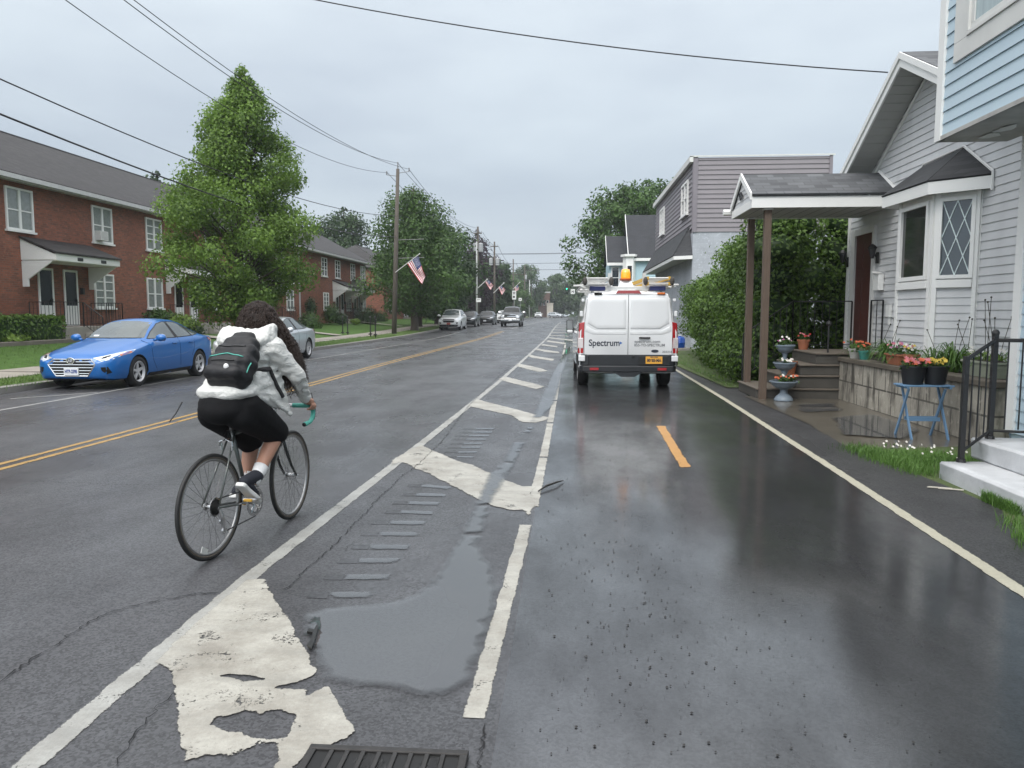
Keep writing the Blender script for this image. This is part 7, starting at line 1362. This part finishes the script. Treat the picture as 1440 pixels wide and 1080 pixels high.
# right front panel of the open jacket hanging past the hip
for k in range(9): u = k/8; b.cap(Bk(.30+.20*u, -.165+.01*u, 1.15+.03*u), Bk(.30+.20*u, -.185, 1.01-.085*u), .04, .016, 8)
for k in range(10): b.cap(Bk(.36+.022*k, -.17, 1.14), Bk(.40+.024*k, -.205-.003*k, 1.0-.016*k), .03, .016, 8)
jk = b.build('jacket', JACK, PSN); remesh(jk, .008, 7)
from mathutils import noise as mnoise
for v in jk.data.vertices:                  # cloth folds
    p = v.co*8; v.co += v.normal*(.009*(1-abs(mnoise.noise(Vector((p.x*.8, p.y*.8, p.z*2.2)))*2))+.004*mnoise.noise(p*2.2)-.004)+v.normal*(.0035*sin(70*(v.co.z+PSN.location.z)+40*(v.co.x-BO.x)+9*mnoise.noise(p*.7)))*max(0, mnoise.noise(p*.55+Vector((5, 2, 1)))+.25)
b = MB()
for k in range(13):
    a = RAD(-105+k*17.5); b.cap(Bk(.50-.10*cos(a), .175*sin(a), 1.455-.01*cos(a)+.010*sin(3*a)), Bk(.475-.125*cos(a), .165*sin(a), 1.395-.02*cos(a)), .032, .048, 8)
hd_ = b.build('hood', JACK, PSN); remesh(hd_, .009, 4)
for v in hd_.data.vertices: v.co += v.normal*(.010*mnoise.noise(v.co*16)+.005*mnoise.noise(v.co*33))
# socks, shoes
SOCK = M('white_sock', (.68, .68, .68), .85, var=.05, bmp=.3, bs=120); SHOE = M('navy_canvas', (.012, .014, .022), .8, var=.2); SOLE = M('white_rubber_sole', (.68, .68, .66), .5, var=.05)
for a_, k_, pd, tilt in ((anR, knR, PR, RAD(-40)), (anL, knL, PLd, RAD(-22))):
    d = (Vector(k_)-Vector(a_)).normalized(); A0 = Vector(a_)
    b = MB(); b.tube([Bk(*(A0+d*t_)) for t_ in (-.02, .03, .07, .125)], [.042, .041, .044, .05], 16); b.build('sock', SOCK, PSN, True)
    # shoe axis: heel raised, toe down over the pedal
    ct, st_ = cos(tilt), sin(tilt); v0 = a_[1]; bx, bz = pd[0]-.01, pd[2]+.012
    def Sh(f, l, h): return Bk(bx+f*ct-h*st_, v0+l, bz+f*st_+h*ct)
    L0 = [(-.17, .028), (-.15, .036), (-.08, .034), (0, .044), (.05, .046), (.085, .036), (.10, .015)]
    o = MB(); top = []; ol = [(f, w_) for f, w_ in L0]+[(f, -w_) for f, w_ in L0[::-1]]; o.prism([Sh(f, l, 0) for f, l in ol], Sh(0, 0, .03)-Sh(0, 0, 0)); o.build('shoe_sole', SOLE, PSN, bev=.008)
    o = MB(); o.cap(Sh(-.13, 0, .05), Sh(.02, 0, .045), .036, .034, 12); o.cap(Sh(.02, 0, .045), Sh(.07, 0, .034), .034, .024, 12); A1 = A0+d*.045; o.cap(Sh(-.125, 0, .055), Bk(*A1), .04, .047, 12); sh_ = o.build('shoe', SHOE, PSN); remesh(sh_, .006, 4)
    o = MB()
    for k in range(5): f = -.055+.02*k; o.tube([Sh(f, -.03, .078-.006*k), Sh(f, 0, .089-.008*k), Sh(f, .03, .078-.006*k)], .0035, 5)
    o.build('laces', SOCK, PSN, True)
# hair: curly mass falling over the right shoulder
HAIR = M('dark_brown_hair', (.012, .0075, .006), .65, var=.5, vs=60, spec=.2); b = MB(); rg = np.random.RandomState(3)
b.ball(Hd(-.02, 0, .02), (.115, .13, .112), 12, rot=rot); b.ball(Hd(-.06, 0, -.04), (.12, .135, .115), 10, rot=rot)
path_ = [((-.05, -.04, -.01), .10), ((-.035, -.09, -.07), .095), ((.0, -.14, -.15), .088), ((.02, -.185, -.24), .084), ((.035, -.205, -.32), .076), ((.035, -.212, -.385), .054)]
for (p, r), (q, r2) in zip(path_, path_[1:]): b.cap(Hd(*p), Hd(*q), r, r2, 12)
for p, r in (((-.02, .1, -.06), .055), ((-.01, .12, -.13), .04)): b.ball(Hd(*p), r, 8)
hm = b.build('hair', HAIR, PSN); remesh(hm, .010, 3)
for v in hm.data.vertices: v.co += v.normal*(.014*mnoise.noise(v.co*26)+.008*mnoise.noise(v.co*55))
curl = MB(); vts = hm.data.vertices; idx = rg.choice(len(vts), 2600)
for i in idx:
    v = vts[i]; n = v.normal; p = v.co+worldloc(PSN); 
    if (p-Hd(.1, .0, -.03)).length < .085: continue
    dn = Vector((0, 0, -1))+n*.25; dn.normalize(); s1 = dn.orthogonal().normalized(); s2 = dn.cross(s1); L = rg.uniform(.05, .13); rr = rg.uniform(.006, .014); ph = rg.uniform(0, 6.28); tw = rg.uniform(2, 3.6)
    pts = []
    for k in range(11): t_ = k/10; a = ph+t_*tw*6.28; pts.append(p+n*(.004+.012*t_)+dn*L*t_+(s1*cos(a)+s2*sin(a))*rr*(.4+.6*t_))
    curl.tube(pts, [.0024*(1-.6*k/10) for k in range(11)], 4)
curl.build('curls', M('brown_curl', (.028, .014, .009), .4, var=.4, vs=50), hm, True)
# backpack with straps and teal piping
BP = thing('backpack', 'black backpack with teal piping worn slung low on the cyclist back', 'backpack', Bk(.2, .03, 1.1)); BPM = M('black_nylon', (.007, .007, .009), .6, var=.25, vs=14, bmp=.3, bs=40)
tl = RAD(52)       # back plane leans forward with the torso
def Pk(a, l, o): a *= .93; o *= .88; return Bk(.225+a*cos(tl)-o*sin(tl), -.055+l*.95, 1.07+a*sin(tl)+o*cos(tl))
b = MB()
for a, w_, o, r in ((.0, .135, .10, .055), (.05, .15, .115, .07), (.13, .15, .12, .075), (.22, .14, .11, .07), (.30, .12, .095, .06), (.365, .09, .08, .05)):
    b.cap(Pk(a, -w_+.05, o), Pk(a, w_-.05, o), r, r, 10); b.cap(Pk(a, -w_+.05, o+.035), Pk(a, w_-.05, o+.035), r*.9, r*.9, 10)
b.cap(Pk(.02, -.09, .2), Pk(.02, .09, .2), .05, .05, 10); b.cap(Pk(.10, -.08, .205), Pk(.10, .08, .205), .045, .045, 10)
bo = b.build('bag', BPM, BP); remesh(bo, .010, 5)
for v in bo.data.vertices: p = v.co+worldloc(BP); v.co += v.normal*(.009*mnoise.noise(p*11)+.004*mnoise.noise(p*27))
bvh = BVHTree.FromPolygons([v.co+worldloc(BP) for v in bo.data.vertices], [tuple(p.vertices) for p in bo.data.polygons])
def onbag(p): h = bvh.find_nearest(p); return h[0]+h[1]*.003
b = MB(); b.tube([onbag(Pk(.17-.5*abs(l)*.5, l, .25)) for l in np.linspace(-.14, .14, 15)], .0035, 6); b.tube([onbag(Pk(.02+.1*k, -.16, .17)) for k in np.linspace(.2, 1, 6)], .004, 5); b.build('piping', TEAL, BP, True)
b = MB(); b.tube([onbag(Pk(.24, l, .25)) for l in np.linspace(-.11, .11, 12)], .004, 5); b.build('zip', M('zip_black', (.005, .005, .005), .4), BP, True); b = MB(); b.tube([onbag(Pk(.08, l, .3)) for l in np.linspace(-.1, .1, 12)], .004, 5); b.build('zip', M('zip_black', (.005, .005, .005), .4), BP, True)
q = onbag(Pk(.05, -.05, .3)); b = MB(); b.ball(q, (.018, .010, .02), 6); b.build('badge', FWH, BP, True)
b = MB(); b.tube([Pk(.38, -.03, .06), Pk(.43, -.025, .08), Pk(.43, .025, .08), Pk(.38, .03, .06)], .008, 6); b.build('grab_loop', BPM, BP, True)
jb = BVHTree.FromPolygons([v.co+worldloc(PSN) for v in jk.data.vertices], [tuple(p.vertices) for p in jk.data.polygons])
def onj(p, o=.006): h = jb.find_nearest(p); return h[0]+h[1]*o
def strap(name, pts, w, nsub=14):
    P = []; 
    for i in range(nsub+1):
        t_ = i/nsub*(len(pts)-1); k = min(int(t_), len(pts)-2); P.append(Vector(pts[k]).lerp(Vector(pts[k+1]), t_-k))
    P = [jb.find_nearest(p)[0] for p in P]
    for _ in range(8): P = [P[0]]+[(P[i-1]+P[i]*2+P[i+1])/4 for i in range(1, len(P)-1)]+[P[-1]]
    b = MB(); vs = []
    for i, p in enumerate(P):
        d = (P[min(i+1, nsub)]-P[max(0, i-1)]).normalized(); h = jb.find_nearest(p); n = h[1]; w_ = d.cross(n).normalized(); c = p+n*.012; vs += [c-w_*w-n*.014, c+w_*w-n*.014, c+w_*w+n*.004, c-w_*w+n*.004]
    fs = [(i*4+j, i*4+(j+1) % 4, (i+1)*4+(j+1) % 4, (i+1)*4+j) for i in range(nsub) for j in range(4)]; b.add(vs, fs); b.build(name, BPM, BP)
strap('shoulder_strap', [Bk(.26, -.12, 1.16), Bk(.34, -.17, 1.17), Bk(.42, -.19, 1.19)], .015, 10); strap('shoulder_strap', [Bk(.40, .13, 1.42), Bk(.56, .16, 1.42), Bk(.60, .15, 1.28), Bk(.5, .17, 1.2), Bk(.28, .17, 1.08)], .016)
strap('strap_tail', [Bk(.42, -.2, 1.20), Bk(.46, -.21, 1.10), Bk(.52, -.215, .99)], .011, 12)
b = MB(); b.tube([Bk(.06, .22, 1.0), Bk(.02, .24, .93), Bk(-.02, .26, .88)], .004, 5); b.build('strap_tail', BPM, BP)
# ================================================================== LIGHT
W = bpy.data.worlds.new('World'); S.world = W; W.use_nodes = True; nt = W.node_tree; bg = nt.nodes['Background']
SUN_EL, SUN_AZ = 48, 200          # soft sun behind the clouds, over the photographer's shoulder
sky = nt.nodes.new('ShaderNodeTexSky'); sky.sky_type = 'NISHITA'; sky.sun_disc = False; sky.sun_elevation = RAD(SUN_EL); sky.sun_rotation = RAD(SUN_AZ); sky.air_density = 1; sky.dust_density = 4
tc = nt.nodes.new('ShaderNodeTexCoord'); sp = nt.nodes.new('ShaderNodeSeparateXYZ'); nt.links.new(tc.outputs['Generated'], sp.inputs[0])
# overcast deck: brighter overhead than at the horizon (standard overcast sky), a little brighter behind us
cl = ramp(nt, sp.outputs[2], [(0, (3.65, 4.05, 4.45)), (.16, (3.0, 3.42, 3.88)), (.37, (4.1, 4.55, 4.95)), (.6, (7.0, 7.4, 7.9)), (1, (13.4, 13.3, 13.1))])
mp = nt.nodes.new('ShaderNodeMapping'); mp.inputs['Scale'].default_value = (1, 1, 3.2); nt.links.new(tc.outputs['Generated'], mp.inputs[0])
nz = noise(nt, mp.outputs[0], 2.3, 5, .5); cl = mix(nt, 1.0, cl, ramp(nt, nz, [(.32, (.87, .87, .90)), (.68, (1.16, 1.15, 1.12))]), 'MULTIPLY')
bk = nt.nodes.new('ShaderNodeMapRange'); bk.inputs[1].default_value = .1; bk.inputs[2].default_value = -.8; bk.inputs[3].default_value = 1.0; bk.inputs[4].default_value = 1.7; nt.links.new(sp.outputs[1], bk.inputs[0])
cb = nt.nodes.new('ShaderNodeVectorMath'); cb.operation = 'SCALE'; nt.links.new(cl, cb.inputs[0]); nt.links.new(bk.outputs[0], cb.inputs[3])
nt.links.new(mix(nt, .9, sky.outputs[0], cb.outputs[0]), bg.inputs[0]); bg.inputs[1].default_value = .1
sd_ = bpy.data.lights.new('sun', 'SUN'); sd_.energy = .9; sd_.angle = RAD(28); sd_.color = (1, .97, .92); so_ = bpy.data.objects.new('sun', sd_); COL.objects.link(so_)
a_, e_ = RAD(SUN_AZ), RAD(SUN_EL); dv = Vector((sin(a_)*cos(e_), cos(a_)*cos(e_), sin(e_))); so_.rotation_euler = dv.to_track_quat('Z', 'Y').to_euler()
# thin damp haze down the street
hz = MB(); hz.box(-170, 170, -40, 305, -1.2, 24); ho = hz.build('haze', None if False else M('haze_air', (1, 1, 1))); setp(ho, 'thin grey damp haze over the far end of the street', kind='stuff')
hm_ = bpy.data.materials.new('haze_volume'); hm_.use_nodes = True; hn = hm_.node_tree; hn.nodes.clear(); out = hn.nodes.new('ShaderNodeOutputMaterial'); pv = hn.nodes.new('ShaderNodeVolumePrincipled'); pv.inputs['Color'].default_value = (.9, .95, 1, 1); pv.inputs['Density'].default_value = .00045; pv.inputs['Anisotropy'].default_value = .2; hn.links.new(pv.outputs[0], out.inputs['Volume']); ho.data.materials.clear(); ho.data.materials.append(hm_)
S.view_settings.view_transform = 'Standard'; S.view_settings.look = 'None'; S.view_settings.exposure = .9; S.view_settings.gamma = 1; S.view_settings.use_curve_mapping = False
S.cycles.max_bounces = 8; S.cycles.transparent_max_bounces = 16; S.cycles.caustics_reflective = False; S.cycles.caustics_refractive = False
S.cycles.use_denoising = True; S.cycles.volume_bounces = 1
